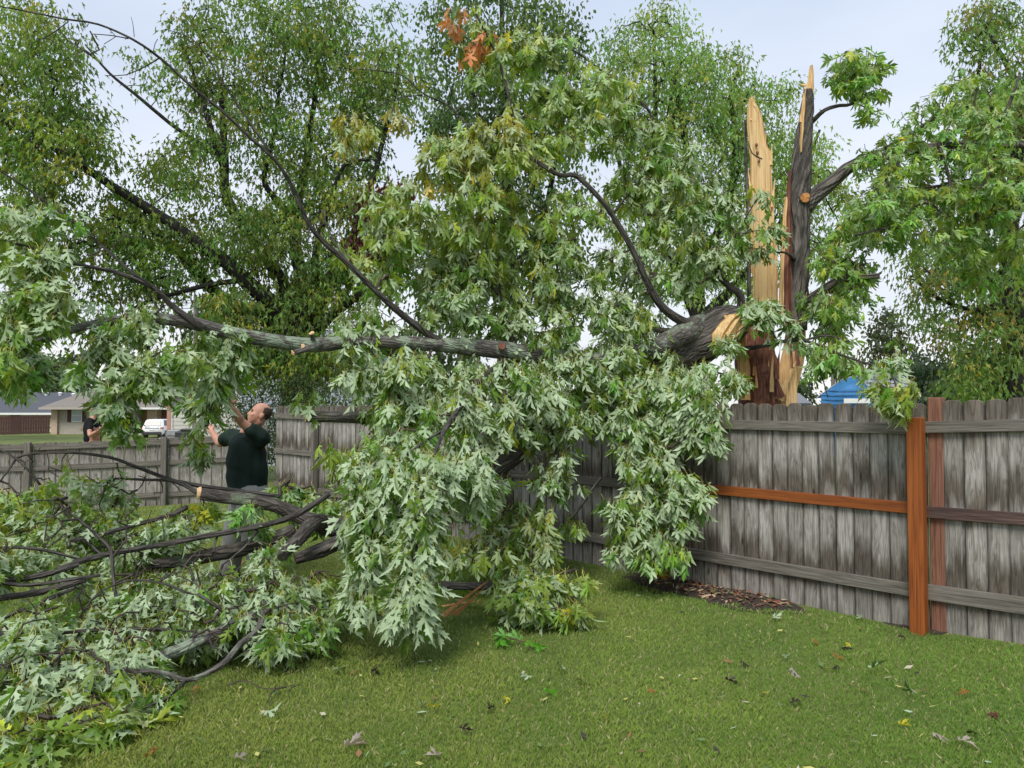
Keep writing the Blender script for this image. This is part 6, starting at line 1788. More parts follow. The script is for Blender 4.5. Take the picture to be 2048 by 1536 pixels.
GREG = [
    ((80, 1025, 5.95, 90, 32, .35, 22), 'sil'), ((200, 1018, 5.95, 90, 28, .35, 22), 'sil'), ((330, 1035, 5.9, 70, 28, .35, 20), 'sil'), ((270, 1080, 5.9, 110, 30, .25, 26), 'sil'), ((100, 1080, 5.7, 100, 32, .3, 24), 'sil'),
    ((20, 985, 6.0, 50, 35, .3, 14), 'mix'), ((130, 960, 6.05, 60, 20, .2, 8), 'mix'), ((235, 945, 6.05, 14, 18, .1, 3), 'sil'), ((380, 1005, 6.1, 40, 14, .2, 5), 'mix'), ((490, 1000, 5.85, 26, 10, .08, 4), 'grn'),
    ((590, 960, 6.6, 50, 30, .3, 16), 'grn'), ((600, 985, 6.5, 40, 16, .2, 6), 'mix'), ((665, 1010, 6.4, 36, 30, .2, 8), 'grn'),
    ((330, 1160, 5.35, 110, 32, .3, 32), 'sil'), ((440, 1172, 5.3, 90, 32, .3, 26), 'sil'), ((190, 1135, 5.5, 80, 26, .2, 13), 'sil'), ((530, 1140, 5.35, 60, 34, .2, 16), 'sil'), ((570, 1190, 5.2, 60, 50, .25, 26), 'sil'), ((650, 1165, 5.4, 50, 32, .2, 14), 'mix'), ((560, 1085, 5.55, 22, 24, .1, 4), 'sil'),
    ((420, 1215, 5.05, 80, 40, .25, 26), 'sil'), ((310, 1215, 4.95, 80, 40, .25, 26), 'sil'), ((230, 1240, 4.8, 70, 40, .25, 22), 'silb'), ((560, 1245, 5.0, 50, 35, .2, 14), 'sil'), ((630, 1225, 5.15, 40, 40, .2, 10), 'grn'),
    ((60, 1270, 4.45, 80, 40, .25, 20), 'silb'), ((150, 1300, 4.45, 70, 40, .25, 20), 'silb'), ((260, 1300, 4.6, 60, 40, .2, 16), 'silb'), ((30, 1340, 4.15, 60, 40, .2, 12), 'silb'), ((110, 1360, 4.2, 60, 40, .2, 12), 'silb'), ((210, 1350, 4.4, 60, 30, .2, 10), 'mix'), ((300, 1370, 4.35, 50, 30, .15, 9), 'grn'),
    ((60, 1420, 3.95, 60, 45, .2, 9), 'sil'), ((180, 1420, 4.05, 80, 30, .15, 11), 'mix'), ((140, 1460, 3.9, 80, 30, .12, 12), 'yg'), ((220, 1450, 4.0, 50, 25, .1, 8), 'yg'), ((30, 1480, 3.75, 50, 40, .12, 7), 'grn'), ((60, 1515, 3.65, 50, 25, .1, 5), 'yg'),
    ((110, 1215, 4.7, 90, 35, .25, 16), 'sil'), ((20, 1120, 5.2, 50, 40, .3, 12), 'sil'),
    ((-60, 1100, 5.0, 60, 120, .4, 24), 'sil'), ((-60, 1330, 4.2, 50, 120, .3, 14), 'sil'),
]
gtw, gst = [], []
for a, sname in GREG:
    p = ell(*a); gtw += p; gst += [sname] * len(p)
gtw = np.array(gtw); gst = np.array(gst)
for p in gtw:
    g = ground_z(p[0], p[1])
    if p[2] < g + 0.10: p[2] = g + 0.10 + R.uniform(0, .06)
bare = []
for a in ((60, 930, 6.1, 90, 40, .2, 12), (250, 960, 6.0, 120, 40, .2, 16), (200, 1050, 5.5, 160, 60, .3, 22), (350, 1130, 5.2, 160, 60, .3, 24), (150, 1200, 4.75, 140, 60, .3, 22), (350, 1280, 4.7, 120, 50, .2, 14), (100, 1320, 4.2, 100, 80, .2, 14)):
    bare += ell(*a)
bare = np.array(bare); bare[:, 2] = np.maximum(bare[:, 2], 0.1)
Pb, pb, cb_, nb, eb, ab_ = grow(np.concatenate(pn), bare, 0.10, 0.18, 0.15)
V, F = tubes(Pb, pb, cb_, nb, 0.0036, 0.012, 0.5)
mesh_np("twig", V, F, M['twig'], pile, kind="stuff", origin=po)
Pn, par, cnt, ns, ends, ax = grow(np.concatenate(pn), gtw, 0.14, 0.12)
V, F = tubes(Pn, par, cnt, ns, 0.0030, 0.014, 0.45)
mesh_np("twig", V, F, M['twig'], pile, kind="stuff", origin=po)
kd = KDTree(len(gtw))
for i, p in enumerate(gtw): kd.insert(p, i)
kd.balance()
es = np.array([gst[kd.find(Pn[e])[1]] for e in ends])
L = Leaves()
for sname in np.unique(es):
    k = es == sname
    spray(L, Pn[ends][k], ax[ends][k] + np.array([0, 0, 0.05]), sname, (7, 11), 0.10, 1.05 if sname != 'yg' else 0.4)
A = L.arrays()
# keep leaves above the soil
A[0][:, 2] = np.maximum(A[0][:, 2], 0.035 + 0.5 * A[3] * np.maximum(0, -unit(A[1])[:, 2]))
near = split_visible(A, 12.0, 300)
leaf_objects(A, near, pile, 'sil', M['leaf'], po)
build_leaves("foliage", drop(A, near), T_HI, M['leaf'], pile, origin=po)

# leafy branch lying on the grass in front of the fence
BO = ground_at(1060, 1190)
small = thing("fallen_branch", "dark green leafy branch lying under the hanging leaves beside orange bark splinters", "fallen branch", BO)
bo = np.array(BO); bn = []
def sb(spec): gl(spec, 'bark', small, bo, bn)
sb([(872, 1172, 6.3, 13), (940, 1176, 6.25, 13), (1000, 1176, 6.05, 11), (1060, 1170, 5.95, 8), (1110, 1150, 6.0, 5), (1150, 1140, 6.05, 3)])
sb([(870, 1166, 6.45, 10), (920, 1170, 6.35, 10), (980, 1168, 6.15, 8), (1030, 1160, 6.05, 5)])
sb([(1060, 1170, 5.95, 6), (1100, 1190, 5.85, 4), (1150, 1195, 5.8, 3)])
st, ss = [], []
for a, sname in [((1040, 1150, 5.95, 44, 26, .2, 18), 'sil'), ((1080, 1165, 5.9, 55, 26, .2, 22), 'grn'), ((1035, 1195, 5.75, 34, 14, .1, 8), 'sil'), ((1090, 1205, 5.75, 50, 16, .12, 12), 'grn'), ((1135, 1145, 6.0, 30, 20, .1, 8), 'yg'), ((1145, 1200, 5.75, 22, 16, .06, 5), 'yg')]:
    p = ell(*a); st += p; ss += [sname] * len(p)
st = np.array(st); ss = np.array(ss)
for p in st: p[2] = max(p[2], 0.12)
Pn, par, cnt, ns, ends, ax = grow(np.concatenate(bn), st, 0.12, 0.1)
V, F = tubes(Pn, par, cnt, ns, 0.003, 0.01, 0.45)
mesh_np("twig", V, F, M['twig'], small, kind="stuff", origin=bo)
L = Leaves()
kd = KDTree(len(st))
for i, p in enumerate(st): kd.insert(p, i)
kd.balance()
es = np.array([ss[kd.find(Pn[e])[1]] for e in ends])
for sname in np.unique(es):
    k = es == sname
    spray(L, Pn[ends][k], ax[ends][k], sname, (6, 9), 0.10, 0.9)
A = L.arrays(); A[0][:, 2] = np.maximum(A[0][:, 2], 0.035 + 0.5 * A[3] * np.maximum(0, -unit(A[1])[:, 2]))
idx = split_visible(A, 14.0, 120)
leaf_objects(A, idx, small, 'mix', M['leaf'], bo)
build_leaves("foliage", drop(A, idx), T_HI, M['leaf'], small, origin=bo)

# ------------------------------------------------------------------ small litter on the lawn
def litter(px, py, name, label, cat, colr, size, silv=0.0, up=True, group=None, curl=None, kind='hi'):
    g = ground_at(px, py)
    o = None
    tpl = T_HI if kind == 'hi' else T_OVAL
    tv, tf, tp = tpl[R.randrange(len(tpl)) if curl is None else curl]
    c = np.array(colr)
    V = tv * np.array([R.uniform(.8, 1.1), 1, 1.0]) * size * 0.72
    o = mesh_np(name, V, tf, M['leaf'], None, {"tint": ('FLOAT_COLOR', np.where(tp[:, None] > .5, PETIOLE[None] if silv > .3 else c[None] * .7, c[None])), "silv": ('FLOAT', np.where(tp > .5, 0, silv))})
    o.location = (g.x, g.y, g.z + 0.042)
    o.rotation_euler = (R.uniform(-.4, .4) + (math.pi if not up else 0), R.uniform(-.5, .5), R.uniform(0, 6.28))
    tag(o, label, cat, group)
    return o
SIL, LIME, YEL, DARK, BRN, RED, PINK = (0.09, .17, .05), (.14, .42, .03), (.55, .50, .04), (.035, .025, .022), (.36, .15, .045), (.12, .03, .025), (.36, .30, .27)
LIT = [
    (670, 1348, SIL, .9, .14, "pale silvery maple leaf lying left of the dark curled leaf on the lawn"),
    (530, 1437, SIL, .95, .14, "pale leaf lying below the bare twig on the lawn"),
    (348, 1427, SIL, .9, .10, "small pale leaf near the tips of the forked branch"),
    (1120, 1345, SIL, .9, .13, "pale leaf with reddish stalk in the middle of the lawn"),
    (1062, 1365, SIL, .9, .09, "small whitish leaf above the bright lime leaf"),
    (1545, 1245, SIL, .95, .13, "whitish leaf lying in front of the bare soil by the fence"),
    (1712, 1246, SIL, .8, .12, "pale folded leaf nearest the orange post"),
    (1738, 1350, SIL, .9, .16, "long pale leaf lying alone in the lawn before the orange post"),
    (1828, 1395, SIL, .95, .14, "pale leaf beside a yellow stalk on the right lawn"),
    (1566, 1320, SIL, .6, .10, "pale green leaf just above the grey curled leaf"),
    (865, 1430, YEL, .5, .11, "pale yellowish leaf with a long stalk on the front lawn"),
    (1090, 1396, LIME, .0, .15, "bright lime green leaf lying on the middle lawn"),
    (1527, 1398, YEL, .1, .09, "small yellow leaf beside a thin stalk, centre right lawn"),
    (1798, 1464, YEL, .1, .10, "bright yellow leaf on the lower right lawn"),
    (1006, 1410, YEL, .2, .10, "yellow leaf below the lime green one"),
    (1205, 1443, YEL, .3, .07, "tiny pale yellow leaf at the front centre of the lawn"),
    (1482, 1333, DARK, .0, .09, "dark curled leaf on the lawn left of the grey leaf"),
    (1451, 1372, DARK, .0, .12, "blackish upright curled leaf, lower of two on the right lawn"),
    (1583, 1420, DARK, .0, .11, "black crumpled leaf below the yellow leaf"),
    (1673, 1344, DARK, .0, .08, "small black leaf between the grey and the long pale leaf"),
    (1686, 1306, DARK, .0, .13, "blackish leaf touching a small yellow leaf near the orange post"),
    (1702, 1303, YEL, .0, .07, "small yellow leaf touching a blackish leaf"),
    (1668, 1318, BRN, .0, .09, "thin brown leaf under the blackish and yellow pair"),
    (1808, 1285, DARK, .0, .09, "dark withered leaf in front of the orange post"),
    (1832, 1282, BRN, .0, .07, "small rusty leaf straight below the orange post"),
    (920, 1472, DARK, .0, .10, "dark grey rounded leaf on the front lawn"),
    (978, 1434, DARK, .0, .12, "blackish shrivelled leaf between the yellow leaf and the grey leaf"),
    (748, 1350, DARK, .0, .15, "dark shredded leaf in the shade of the hanging curtain"),
    (1952, 1482, DARK, .0, .08, "dark leaf beside a pale one in the lower right corner"),
    (1631, 1290, BRN, .0, .11, "orange brown leaf lying above the black leaves"),
    (1157, 1371, RED, .0, .13, "dark red leaf in the centre of the lawn"),
    (1937, 1398, BRN, .0, .08, "small upright brown leaf at the right of the lawn"),
    (1994, 1441, RED, .0, .10, "reddish brown leaf nearest the right edge of the lawn"),
    (300, 1525, BRN, .0, .13, "orange brown leaf at the front left of the lawn"),
    (1295, 1392, BRN, .0, .07, "tiny tan leaf right of the dark red leaf"),
    (690, 1508, PINK, .0, .17, "large curled greyish brown leaf at the very front"),
    (880, 1527, PINK, .0, .11, "tan curled leaf at the front edge of the lawn"),
    (1584, 1348, PINK, .0, .12, "pinkish grey curled leaf on the right lawn"),
    (1866, 1480, PINK, .0, .12, "greyish curled leaf in the lower right of the lawn"),
    (470, 1530, PINK, .0, .11, "pale pinkish leaf at the front edge, left side"),
    (1917, 1497, PINK, .2, .11, "pale flat leaf beside the dark one in the lower right corner"),
    (1240, 1240, PINK, .0, .10, "small pinkish leaf lying before the soil patch"),
    (400, 1388, BRN, .0, .07, "tiny rusty leaf under the forked branch"),
    (1490, 1130, SIL, .9, .10, "pale leaf caught at the foot of the fence over the soil"),
    (1215, 1158, SIL, .9, .11, "whitish leaf on the shaded grass by the fence"),
    (1060, 1232, SIL, .9, .12, "pale leaf under the front of the dark leafy branch"),
]
for x_, y_, c_, s_, z_, lb in LIT:
    litter(x_, y_, "fallen_leaf", lb, "leaf", c_, z_, s_, up=s_ < .5, group="leaves scattered on the lawn")

# lime green sprig
SO = ground_at(1015, 1296)
sprig = thing("leaf_sprig", "bright lime green leafy sprig lying on the middle of the lawn", "sprig", SO)
Q = [np.array(SO) + np.array(v) for v in ((-0.10, 0.02, 0.05), (0.0, 0.0, 0.07), (0.12, -0.02, 0.05), (0.22, -0.05, 0.04))]
bm = bmesh.new(); q_, s_ = catmull(Q, [.004, .004, .003, .002], 0.03); sweep(bm, q_ - np.array(SO), s_, 5, 0.05); bm_obj("stem", bm, M['twig'], sprig)
pos = np.array([(-.06, .02, .06), (-.1, .03, .05), (0, .02, .07), (.03, -.03, .05), (.1, 0, .06), (.15, -.02, .05), (.2, -.05, .04), (-.03, -.02, .08)]) + np.array(SO)
an = NP.uniform(0, 6.28, 8)
tip = np.stack([np.cos(an), np.sin(an), NP.uniform(-.1, .35, 8)], 1)
nor = NP.normal(0, .35, (8, 3)) + np.array([0, 0, 1])
STY['lime'] = ((.13, .36, .03), .25, .3, .2, (.1, .14))
leaf_objects([pos, tip, nor, np.full(8, .12), None, None], range(8), sprig, 'lime', M['leaf'], np.array(SO))

# bare twig
TO = ground_at(535, 1398)
bm = bmesh.new()
for spec in ([(452, 1388), (490, 1380), (525, 1390), (560, 1392), (588, 1389), (600, 1384)], [(572, 1391), (548, 1400), (538, 1412), (534, 1424)], [(548, 1400), (551, 1390), (553, 1384)], [(590, 1389), (584, 1395), (578, 1396)]):
    pts = []
    for i, (a, b_) in enumerate(spec):
        p = ground_at(a, b_); p.z += 0.05 + 0.01 * math.sin(i * 2.1); pts.append(p)
    q_, s_ = catmull(pts, [0.0045 - 0.0006 * i for i in range(len(pts))], 0.03)
    sweep(bm, q_ - np.array(TO), s_, 6, 0.15)
o = bm_obj("twig", bm, M['twig']); o.location = TO
tag(o, "thin dark forked twig lying bare on the lawn", "twig")

# torn bark splinters
XO = ground_at(930, 1215)
bs = thing("bark_splinter", "torn orange brown bark splinters leaning in the grass under the leaves", "bark splinter", XO)
for (a, b_, w_) in (((886, 1241), (978, 1160), .04), ((912, 1238), (974, 1172), .03), ((884, 1222), (968, 1202), .018), ((902, 1240), (944, 1202), .03)):
    p = ground_at(*a); p.z += .04; q = at(b_[0], b_[1], p.y - 0.22)
    spike("strip", p, q, w_, .012, M['splinter'], bs, XO, 0.02)

# wood chips on the bare soil
def chips(px, py, ra, rb, n, seed):
    g = ground_at(px, py)
    V, F, C = [], [], []
    cols = [(.24, .09, .045), (.12, .055, .03), (.34, .17, .09), (.07, .04, .03), (.40, .30, .2), (.09, .10, .04)]
    for i in range(n):
        a, r = R.uniform(0, 6.28), math.sqrt(R.random())
        c = g + FU * (math.cos(a) * ra * r) + FN * (math.sin(a) * rb * r)
        c.z = ground_z(c.x, c.y) + 0.02 + 0.03 * R.random() * (1 - r)
        t = R.uniform(0, 6.28); L_, w_ = R.uniform(.02, .10), R.uniform(.006, .018)
        u = Vector((math.cos(t), math.sin(t), R.uniform(-.3, .5))) * L_ / 2; v = Vector((-math.sin(t), math.cos(t), R.uniform(-.5, .5))) * w_
        k = len(V)
        V += [c - u - v, c + u - v * .4, c + u + v * .5, c - u + v, c + Vector((0, 0, .008))]
        F += [(k, k + 1, k + 4), (k + 1, k + 2, k + 4), (k + 2, k + 3, k + 4), (k + 3, k, k + 4)]
        cc = R.choice(cols); C += [cc] * 5
    m, nn, l, b = new_mat("bark_chip"); a = N_(nn, "ShaderNodeAttribute", attribute_name="tint"); l.new(a.outputs['Color'], b.inputs['Base Color']); b.inputs['Roughness'].default_value = .85
    o = mesh_np("bark_chips", np.array(V), np.array(F), m, attrs={"tint": ('FLOAT_COLOR', np.array(C))}, kind="stuff")
    tag(o, "reddish bark chips and bits scattered on bare soil at the fence", "bark chips")
chips(1440, 1184, 0.72, 0.36, 300, 1)
def scraps():
    V, F, C = [], [], []
    cols = [(.10, .17, .05), (.42, .40, .12), (.035, .028, .022), (.22, .11, .05), (.40, .36, .26), (.34, .45, .30)]
    for i in range(330):
        y_ = 3.2 + 5.5 * R.random() ** 1.4; x_ = R.uniform(-.5, .72) * y_
        if (x_ - FA.x) * FN.x + (y_ - FA.y) * FN.y < .1: continue
        z_ = ground_z(x_, y_) + R.uniform(.018, .036); t = R.uniform(0, 6.28); L_, w_ = R.uniform(.012, .045), R.uniform(.004, .016)
        if R.random() < .25: L_ *= 2.2; w_ = .002
        c = Vector((x_, y_, z_)); u = Vector((math.cos(t), math.sin(t), R.uniform(-.3, .3))) * L_; v = Vector((-math.sin(t), math.cos(t), R.uniform(-.5, .5))) * w_
        k = len(V); V += [c - u, c + v, c + u, c - v]; F += [(k, k + 1, k + 2), (k, k + 2, k + 3)]; C += [R.choice(cols)] * 4
    o = mesh_np("lawn_scraps", np.array(V), np.array(F), bpy.data.materials["bark_chip"], attrs={"tint": ('FLOAT_COLOR', np.array(C))}, kind="stuff")
    tag(o, "tiny scraps of leaf and twig scattered through the lawn", "debris")
scraps()

# ================================================================== PEOPLE
m, n, l, b = new_mat("skin")
t = N_(n, "ShaderNodeTexCoord"); nz = N_(n, "ShaderNodeTexNoise", Scale=9.0, Detail=4.0); l.new(t.outputs['Object'], nz.inputs['Vector'])
r = ramp(n, [(0.3, (0.40, 0.185, 0.125)), (0.7, (0.56, 0.30, 0.215))]); l.new(nz.outputs['Fac'], r.inputs[0]); l.new(r.outputs[0], b.inputs['Base Color'])
b.inputs['Roughness'].default_value = .55; b.inputs['Subsurface Weight'].default_value = .08; b.inputs['Subsurface Radius'].default_value = (.02, .008, .004)
M['skin'] = m
M['shirt'] = simple_mat("dark_green_shirt", (0.016, 0.028, 0.024), .9, .25, 5, spec=.15)
M['shirt_black'] = simple_mat("black_shirt", (0.014, 0.014, 0.016), .9, .25, 5, spec=.15)
M['pants'] = simple_mat("grey_trousers", (0.34, 0.325, 0.32), .9, .22, 6, bump=.3, spec=.2)
M['hair'] = simple_mat("short_hair", (0.05, 0.032, 0.024), .85, .3, 60)
M['shoe'] = simple_mat("dark_shoe", (0.03, 0.027, 0.025), .7, .2, 6)
M['eye'] = simple_mat("eye", (0.02, 0.015, 0.012), .2, .1, 5)

def loft(bm, rings, n=16):
    """rings: (centre, axis_u * ru, axis_v * rv)"""
    rr = []
    for c, u, v in rings:
        rr.append([bm.verts.new(Vector(c) + Vector(u) * math.cos(2 * math.pi * k / n) + Vector(v) * math.sin(2 * math.pi * k / n)) for k in range(n)])
    for i in range(len(rr) - 1):
        for k in range(n): bm.faces.new((rr[i][k], rr[i][(k + 1) % n], rr[i + 1][(k + 1) % n], rr[i + 1][k]))
    bm.faces.new(rr[0][::-1]); bm.faces.new(rr[-1])

def chain(bm, pts, rad, n=12):
    """tapered tube through joints with rounded ends"""
    Q, S = catmull(pts, rad, 0.02)
    rings = []
    for i in range(len(Q)):
        t = Vector(Q[min(i + 1, len(Q) - 1)] - Q[max(i - 1, 0)]).normalized()
        q = t.to_track_quat('Z', 'Y')
        rings.append((Q[i], q @ Vector((S[i], 0, 0)), q @ Vector((0, S[i], 0))))
    loft(bm, rings, n)
    for p, r_ in ((Q[0], S[0]), (Q[-1], S[-1])):
        bmesh.ops.create_icosphere(bm, subdivisions=2, radius=r_, matrix=Matrix.Translation(Vector(p)))

def ball(bm, c, rad, q=None):
    mt = Matrix.Translation(Vector(c)) @ (q.to_matrix().to_4x4() if q else Matrix.Identity(4)) @ Matrix.Diagonal((*rad, 1))
    bmesh.ops.create_icosphere(bm, subdivisions=3, radius=1.0, matrix=mt)

def remeshed(name, bm, mat, parent, voxel, smooth=6, fold=0.0):
    me = bpy.data.meshes.new(name); bm.to_mesh(me); bm.free()
    o = bpy.data.objects.new(name, me); COL.objects.link(o)
    md = o.modifiers.new("r", 'REMESH'); md.mode = 'VOXEL'; md.voxel_size = voxel; md.use_smooth_shade = True
    sm = o.modifiers.new("s", 'SMOOTH'); sm.iterations = smooth; sm.factor = .5
    dg = bpy.context.evaluated_depsgraph_get(); dg.update()
    me2 = bpy.data.meshes.new_from_object(o.evaluated_get(dg))
    o.modifiers.clear(); o.data = me2; me2.name = name
    if fold:
        for v in me2.vertices:
            c = v.co
            f = math.sin(c.z * 34 + 5 * noise.noise(c * 3.0) + c.x * 9) * .5 + noise.noise(Vector((c.x * 16, c.y * 16, c.z * 5)))
            v.co = c + v.normal * fold * f
    me2.materials.clear(); me2.materials.append(mat)
    for p in me2.polygons: p.use_smooth = True
    o.parent = parent
    return o

def hand(bm, wrist, direction, palm_n, size=.19, curl=.9, side=1):
    """palm, four bent fingers of different length and a thumb from the palm's side"""
    d = Vector(direction).normalized(); nn = Vector(palm_n); nn = (nn - d * nn.dot(d)).normalized(); s = d.cross(nn) * side
    w = Vector(wrist); pl_ = size * .52
    rings = []
    for q, wu, tv in ((0, .028, .020), (.3, .036, .017), (.8, .043, .015), (1.0, .041, .013)):
        rings.append((w + d * pl_ * q, s * wu, nn * tv))
    loft(bm, rings, 12)
    for k, (off, ln) in enumerate(((-.031, .86), (-.010, 1.0), (.011, .94), (.031, .74))):
        L_ = size * .46 * ln; p = w + d * pl_ * .97 + s * off; pts = [p - d * .012]; a = 0.25
        for j, fr in enumerate((.42, .32, .26)):
            a += curl * (.45 if j == 0 else .75); dr = d * math.cos(a) + nn * math.sin(a); p = p + dr * L_ * fr; pts.append(p)
        chain(bm, [np.array(x) for x in pts], [.0095, .009, .0082, .007], 8)
    tb = w + d * pl_ * .28 - s * .034
    t1 = tb + (d * .6 - s * .75 + nn * .3).normalized() * .042; t2 = t1 + (d * .7 - s * .1 + nn * .75).normalized() * .034; t3 = t2 + (d * .5 + s * .3 + nn * .8).normalized() * .026
    chain(bm, [np.array(x) for x in (tb + s * .012, t1, t2, t3)], [.013, .0115, .010, .008], 8)

def head(bm, c, q, s=1.0):
    """local axes: +Y face, +Z crown"""
    P = lambda x, y, z: Vector(c) + q @ (Vector((x, y, z)) * s)
    ball(bm, P(0, -.012, .035), (.076 * s, .096 * s, .088 * s), q)      # cranium
    ball(bm, P(0, .030, -.030), (.062 * s, .066 * s, .085 * s), q)      # face
    ball(bm, P(0, .048, -.088), (.040 * s, .036 * s, .028 * s), q)      # chin
    ball(bm, P(0, .090, -.022), (.012 * s, .020 * s, .026 * s), q)      # nose
    ball(bm, P(0, .105, -.036), (.014 * s, .012 * s, .011 * s), q)
    ball(bm, P(0, .083, .022), (.048 * s, .014 * s, .011 * s), q)       # brow
    for sx_ in (-1, 1):
        ball(bm, P(sx_ * .042, .066, -.028), (.020 * s, .020 * s, .018 * s), q)   # cheek
        ball(bm, P(sx_ * .078, -.018, -.012), (.010 * s, .020 * s, .033 * s), q)  # ear
        ball(bm, P(sx_ * .084, -.026, -.002), (.007 * s, .016 * s, .022 * s), q)
    ball(bm, P(0, .089, -.060), (.024 * s, .010 * s, .006 * s), q); ball(bm, P(0, .086, -.070), (.022 * s, .010 * s, .007 * s), q)  # lips
    return P

def person(name_label, root, F, sh_l, el_l, wr_l, sh_r, el_r, wr_r, hip, head_c, head_q, feet, shirt_mat, girth=(.235, .205), hands=None, knee_out=.03, hair_cut=True):
    o = thing("person", name_label, "person", root)
    rt = np.array(root)
    F = Vector(F).normalized(); Lf = Vector((-F.y, F.x, 0))
    v = lambda p: np.array(p) - rt
    sh_l, el_l, wr_l, sh_r, el_r, wr_r, hip, head_c = [v(p) for p in (sh_l, el_l, wr_l, sh_r, el_r, wr_r, hip, head_c)]
    feet = [v(f) for f in feet]
    cs = (sh_l + sh_r) / 2
    neck = cs + np.array((0, 0, .05))
    # ---- body: one continuous surface
    bm = bmesh.new()
    Lv, Fv = Lf, F
    axis = [(hip - np.array((0, 0, .06)), .15, .13), (hip, .17, .155), (hip * .65 + cs * .35, .165, .165), (hip * .3 + cs * .7, .18, .14), (cs - np.array((0, 0, .03)), .17, .10)]
    loft(bm, [(c, Lv * a, Fv * b_) for c, a, b_ in axis], 18)
    chain(bm, [cs - np.array((0, 0, .06)), neck, head_c + np.array(head_q @ Vector((0, -.02, -.06)))], [.075, .062, .060])
    head(bm, head_c, head_q)
    hips = [hip + np.array(Lf) * .09, hip - np.array(Lf) * .09]
    knees = []
    for hp, ft in zip(hips, feet):
        kn = (hp + ft) / 2 + np.array(F) * knee_out + np.array((0, 0, .02)); knees.append(kn)
        chain(bm, [hp, (hp + kn) / 2, kn, (kn * .6 + ft * .4), ft + np.array((0, 0, .09))], [.095, .085, .06, .058, .042])
        ball(bm, Vector(ft) + F * .06 + Vector((0, 0, .04)), (.045, .045, .035)); ball(bm, Vector(ft) + F * .13 + Vector((0, 0, .03)), (.045, .06, .028))
    for sh, el2, wr in ((sh_l, el_l, wr_l), (sh_r, el_r, wr_r)):
        chain(bm, [cs * .4 + sh * .6, sh, (sh + el2) / 2, el2, el2 * .65 + wr * .35, wr], [.062, .062, .054, .045, .044, .029])
    for sh, el2, wr, pn, sd_ in ((sh_l, el_l, wr_l, hands[0], 1), (sh_r, el_r, wr_r, hands[1], -1)):
        hand(bm, wr, wr - el2, pn, .19, .95, sd_)
    remeshed("body", bm, M['skin'], o, .0095, 3)
    for sx_ in (-1, 1):
        bm = bmesh.new(); ball(bm, Vector(head_c) + head_q @ Vector((sx_ * .031, .083, .004)), (.011, .009, .007), head_q); bm_obj("eye", bm, M['eye'], o, True)
        bm = bmesh.new(); ball(bm, Vector(head_c) + head_q @ Vector((sx_ * .033, .092, .024)), (.020, .006, .005), head_q); bm_obj("eyebrow", bm, M['hair'], o, True)
    # ---- hair: close-cropped, back and sides
    bm = bmesh.new(); bmesh.ops.create_uvsphere(bm, u_segments=32, v_segments=24, radius=1)
    if hair_cut:
        kill = [vv for vv in bm.verts if not (vv.co.y < .12 - .5 * max(0, vv.co.z - .35) and vv.co.z < .62 and vv.co.z > -.75 + max(0, vv.co.y + .5) * 1.1)]
    else:
        kill = [vv for vv in bm.verts if not (vv.co.z > -.2 + vv.co.y * .9)]
    bmesh.ops.delete(bm, geom=kill, context='VERTS')
    for vv in bm.verts:
        vv.co = Vector(head_c) + head_q @ Vector((vv.co.x * .0785, -.012 + vv.co.y * .0985, .035 + vv.co.z * .0905))
    ret = bmesh.ops.solidify(bm, geom=bm.faces[:], thickness=.004)
    bm_obj("hair", bm, M['hair'], o, True)
    # ---- shirt
    bm = bmesh.new()
    ga, gb = girth
    hem = hip + np.array((0, 0, -.10))
    rows = [(hem, ga * .88, gb * .86), (hem * .8 + cs * .2, ga * .91, gb * .91), (hem * .55 + cs * .45, ga * .95, gb * .95), (hem * .28 + cs * .72, ga * 1.0, gb * .92), (hem * .1 + cs * .9, ga * .99, gb * .80), (cs + np.array((0, 0, .015)), ga * .80, gb * .60), (cs + np.array((0, 0, .05)), ga * .38, gb * .42)]
    loft(bm, [(c, Lv * a, Fv * b_) for c, a, b_ in rows], 24)
    for sh, el2 in ((sh_l, el_l), (sh_r, el_r)):
        e2 = sh + (el2 - sh) * .50
        Q = [cs * .5 + sh * .5 - np.array((0, 0, .03)), sh, (sh + e2) / 2, e2]
        chain(bm, Q, [.10, .088, .080, .078], 14)
    remeshed("shirt", bm, shirt_mat, o, .012, 5, .010)
    # ---- trousers
    bm = bmesh.new()
    loft(bm, [(hip + np.array((0, 0, .05)), Lv * ga * .86, Fv * gb * .88), (hip, Lv * ga * .9, Fv * gb * .92), (hip - np.array((0, 0, .13)), Lv * ga * .9, Fv * gb * .88)], 20)
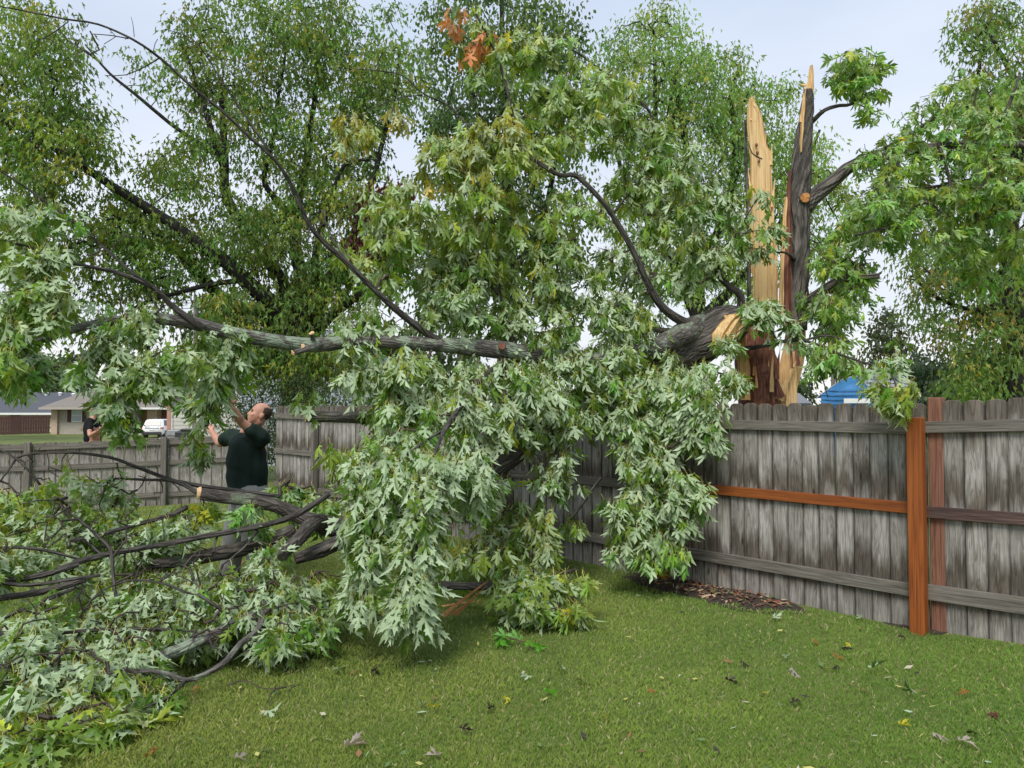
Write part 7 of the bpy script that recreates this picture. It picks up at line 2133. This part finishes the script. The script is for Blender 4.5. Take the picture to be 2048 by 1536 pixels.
    for hp, kn, ft in zip(hips, knees, feet):
        chain(bm, [hp - np.array((0, 0, .02)), hp * .6 + kn * .4, kn, kn * .5 + ft * .5, ft + np.array((0, 0, .07))], [.135, .132, .115, .105, .10], 14)
    remeshed("trousers", bm, M['pants'], o, .012, 5, .007)
    for ft in feet:
        bm = bmesh.new(); loft(bm, [(ft + np.array(F) * a + np.array((0, 0, .045)), Lv * w_, Vector((0, 0, h_))) for a, w_, h_ in ((-.10, .035, .040), (-.05, .046, .046), (.05, .052, .044), (.14, .052, .034), (.20, .034, .024))], 12)
        bm_obj("shoe", bm, M['shoe'], o, True)
    return o

from mathutils import Quaternion
def face_quat(F, pitch, roll=0.0):
    F = Vector(F); F.z = 0; F.normalize()
    yaw = math.atan2(-F.x, F.y)
    return Quaternion((0, 0, 1), yaw) @ Quaternion((1, 0, 0), pitch) @ Quaternion((0, 1, 0), roll)

d = 7.4
Fm = (-0.90, -0.42, 0)
rootm = base_at(492, d)
gzm = rootm.z
fl_, fr_ = at(527, 1100, d - .08), at(459, 1100, d + .12); fl_.z = gzm; fr_.z = gzm
person("heavyset man in dark green shirt and grey trousers reaching up to pull a leafy branch", rootm, Fm,
       at(524, 876, d - .14), at(484, 845, d - .26), at(464, 815, d - .38),
       at(462, 874, d + .16), at(440, 886, d + .34), at(424, 864, d + .42),
       at(496, 978, d), at(519, 829, d - .02), face_quat(Fm, 0.38), (fl_, fr_), M['shirt'], (.22, .21),
       (Vector((-.2, .8, .2)), Vector((.2, -.8, .2))))
d = 16.6
F2 = (0.8, -0.5, 0)
r2 = base_at(186, d)
a_, b_2 = at(180, 1000, d), at(194, 1000, d + .1); a_.z = r2.z; b_2.z = r2.z
person("person in black shirt behind the low fence raising a bare forearm, head hidden by leaves", r2, F2,
       at(193, 843, d + .12), at(187, 872, d - .12), at(205, 859, d - .28),
       at(178, 843, d - .18), at(180, 870, d - .36), at(196, 862, d - .5),
       at(185, 893, d), at(187, 822, d), face_quat(F2, 0.1), (a_, b_2), M['shirt_black'], (.20, .15),
       (Vector((0, .3, .8)), Vector((0, -.3, .8))), hair_cut=False)
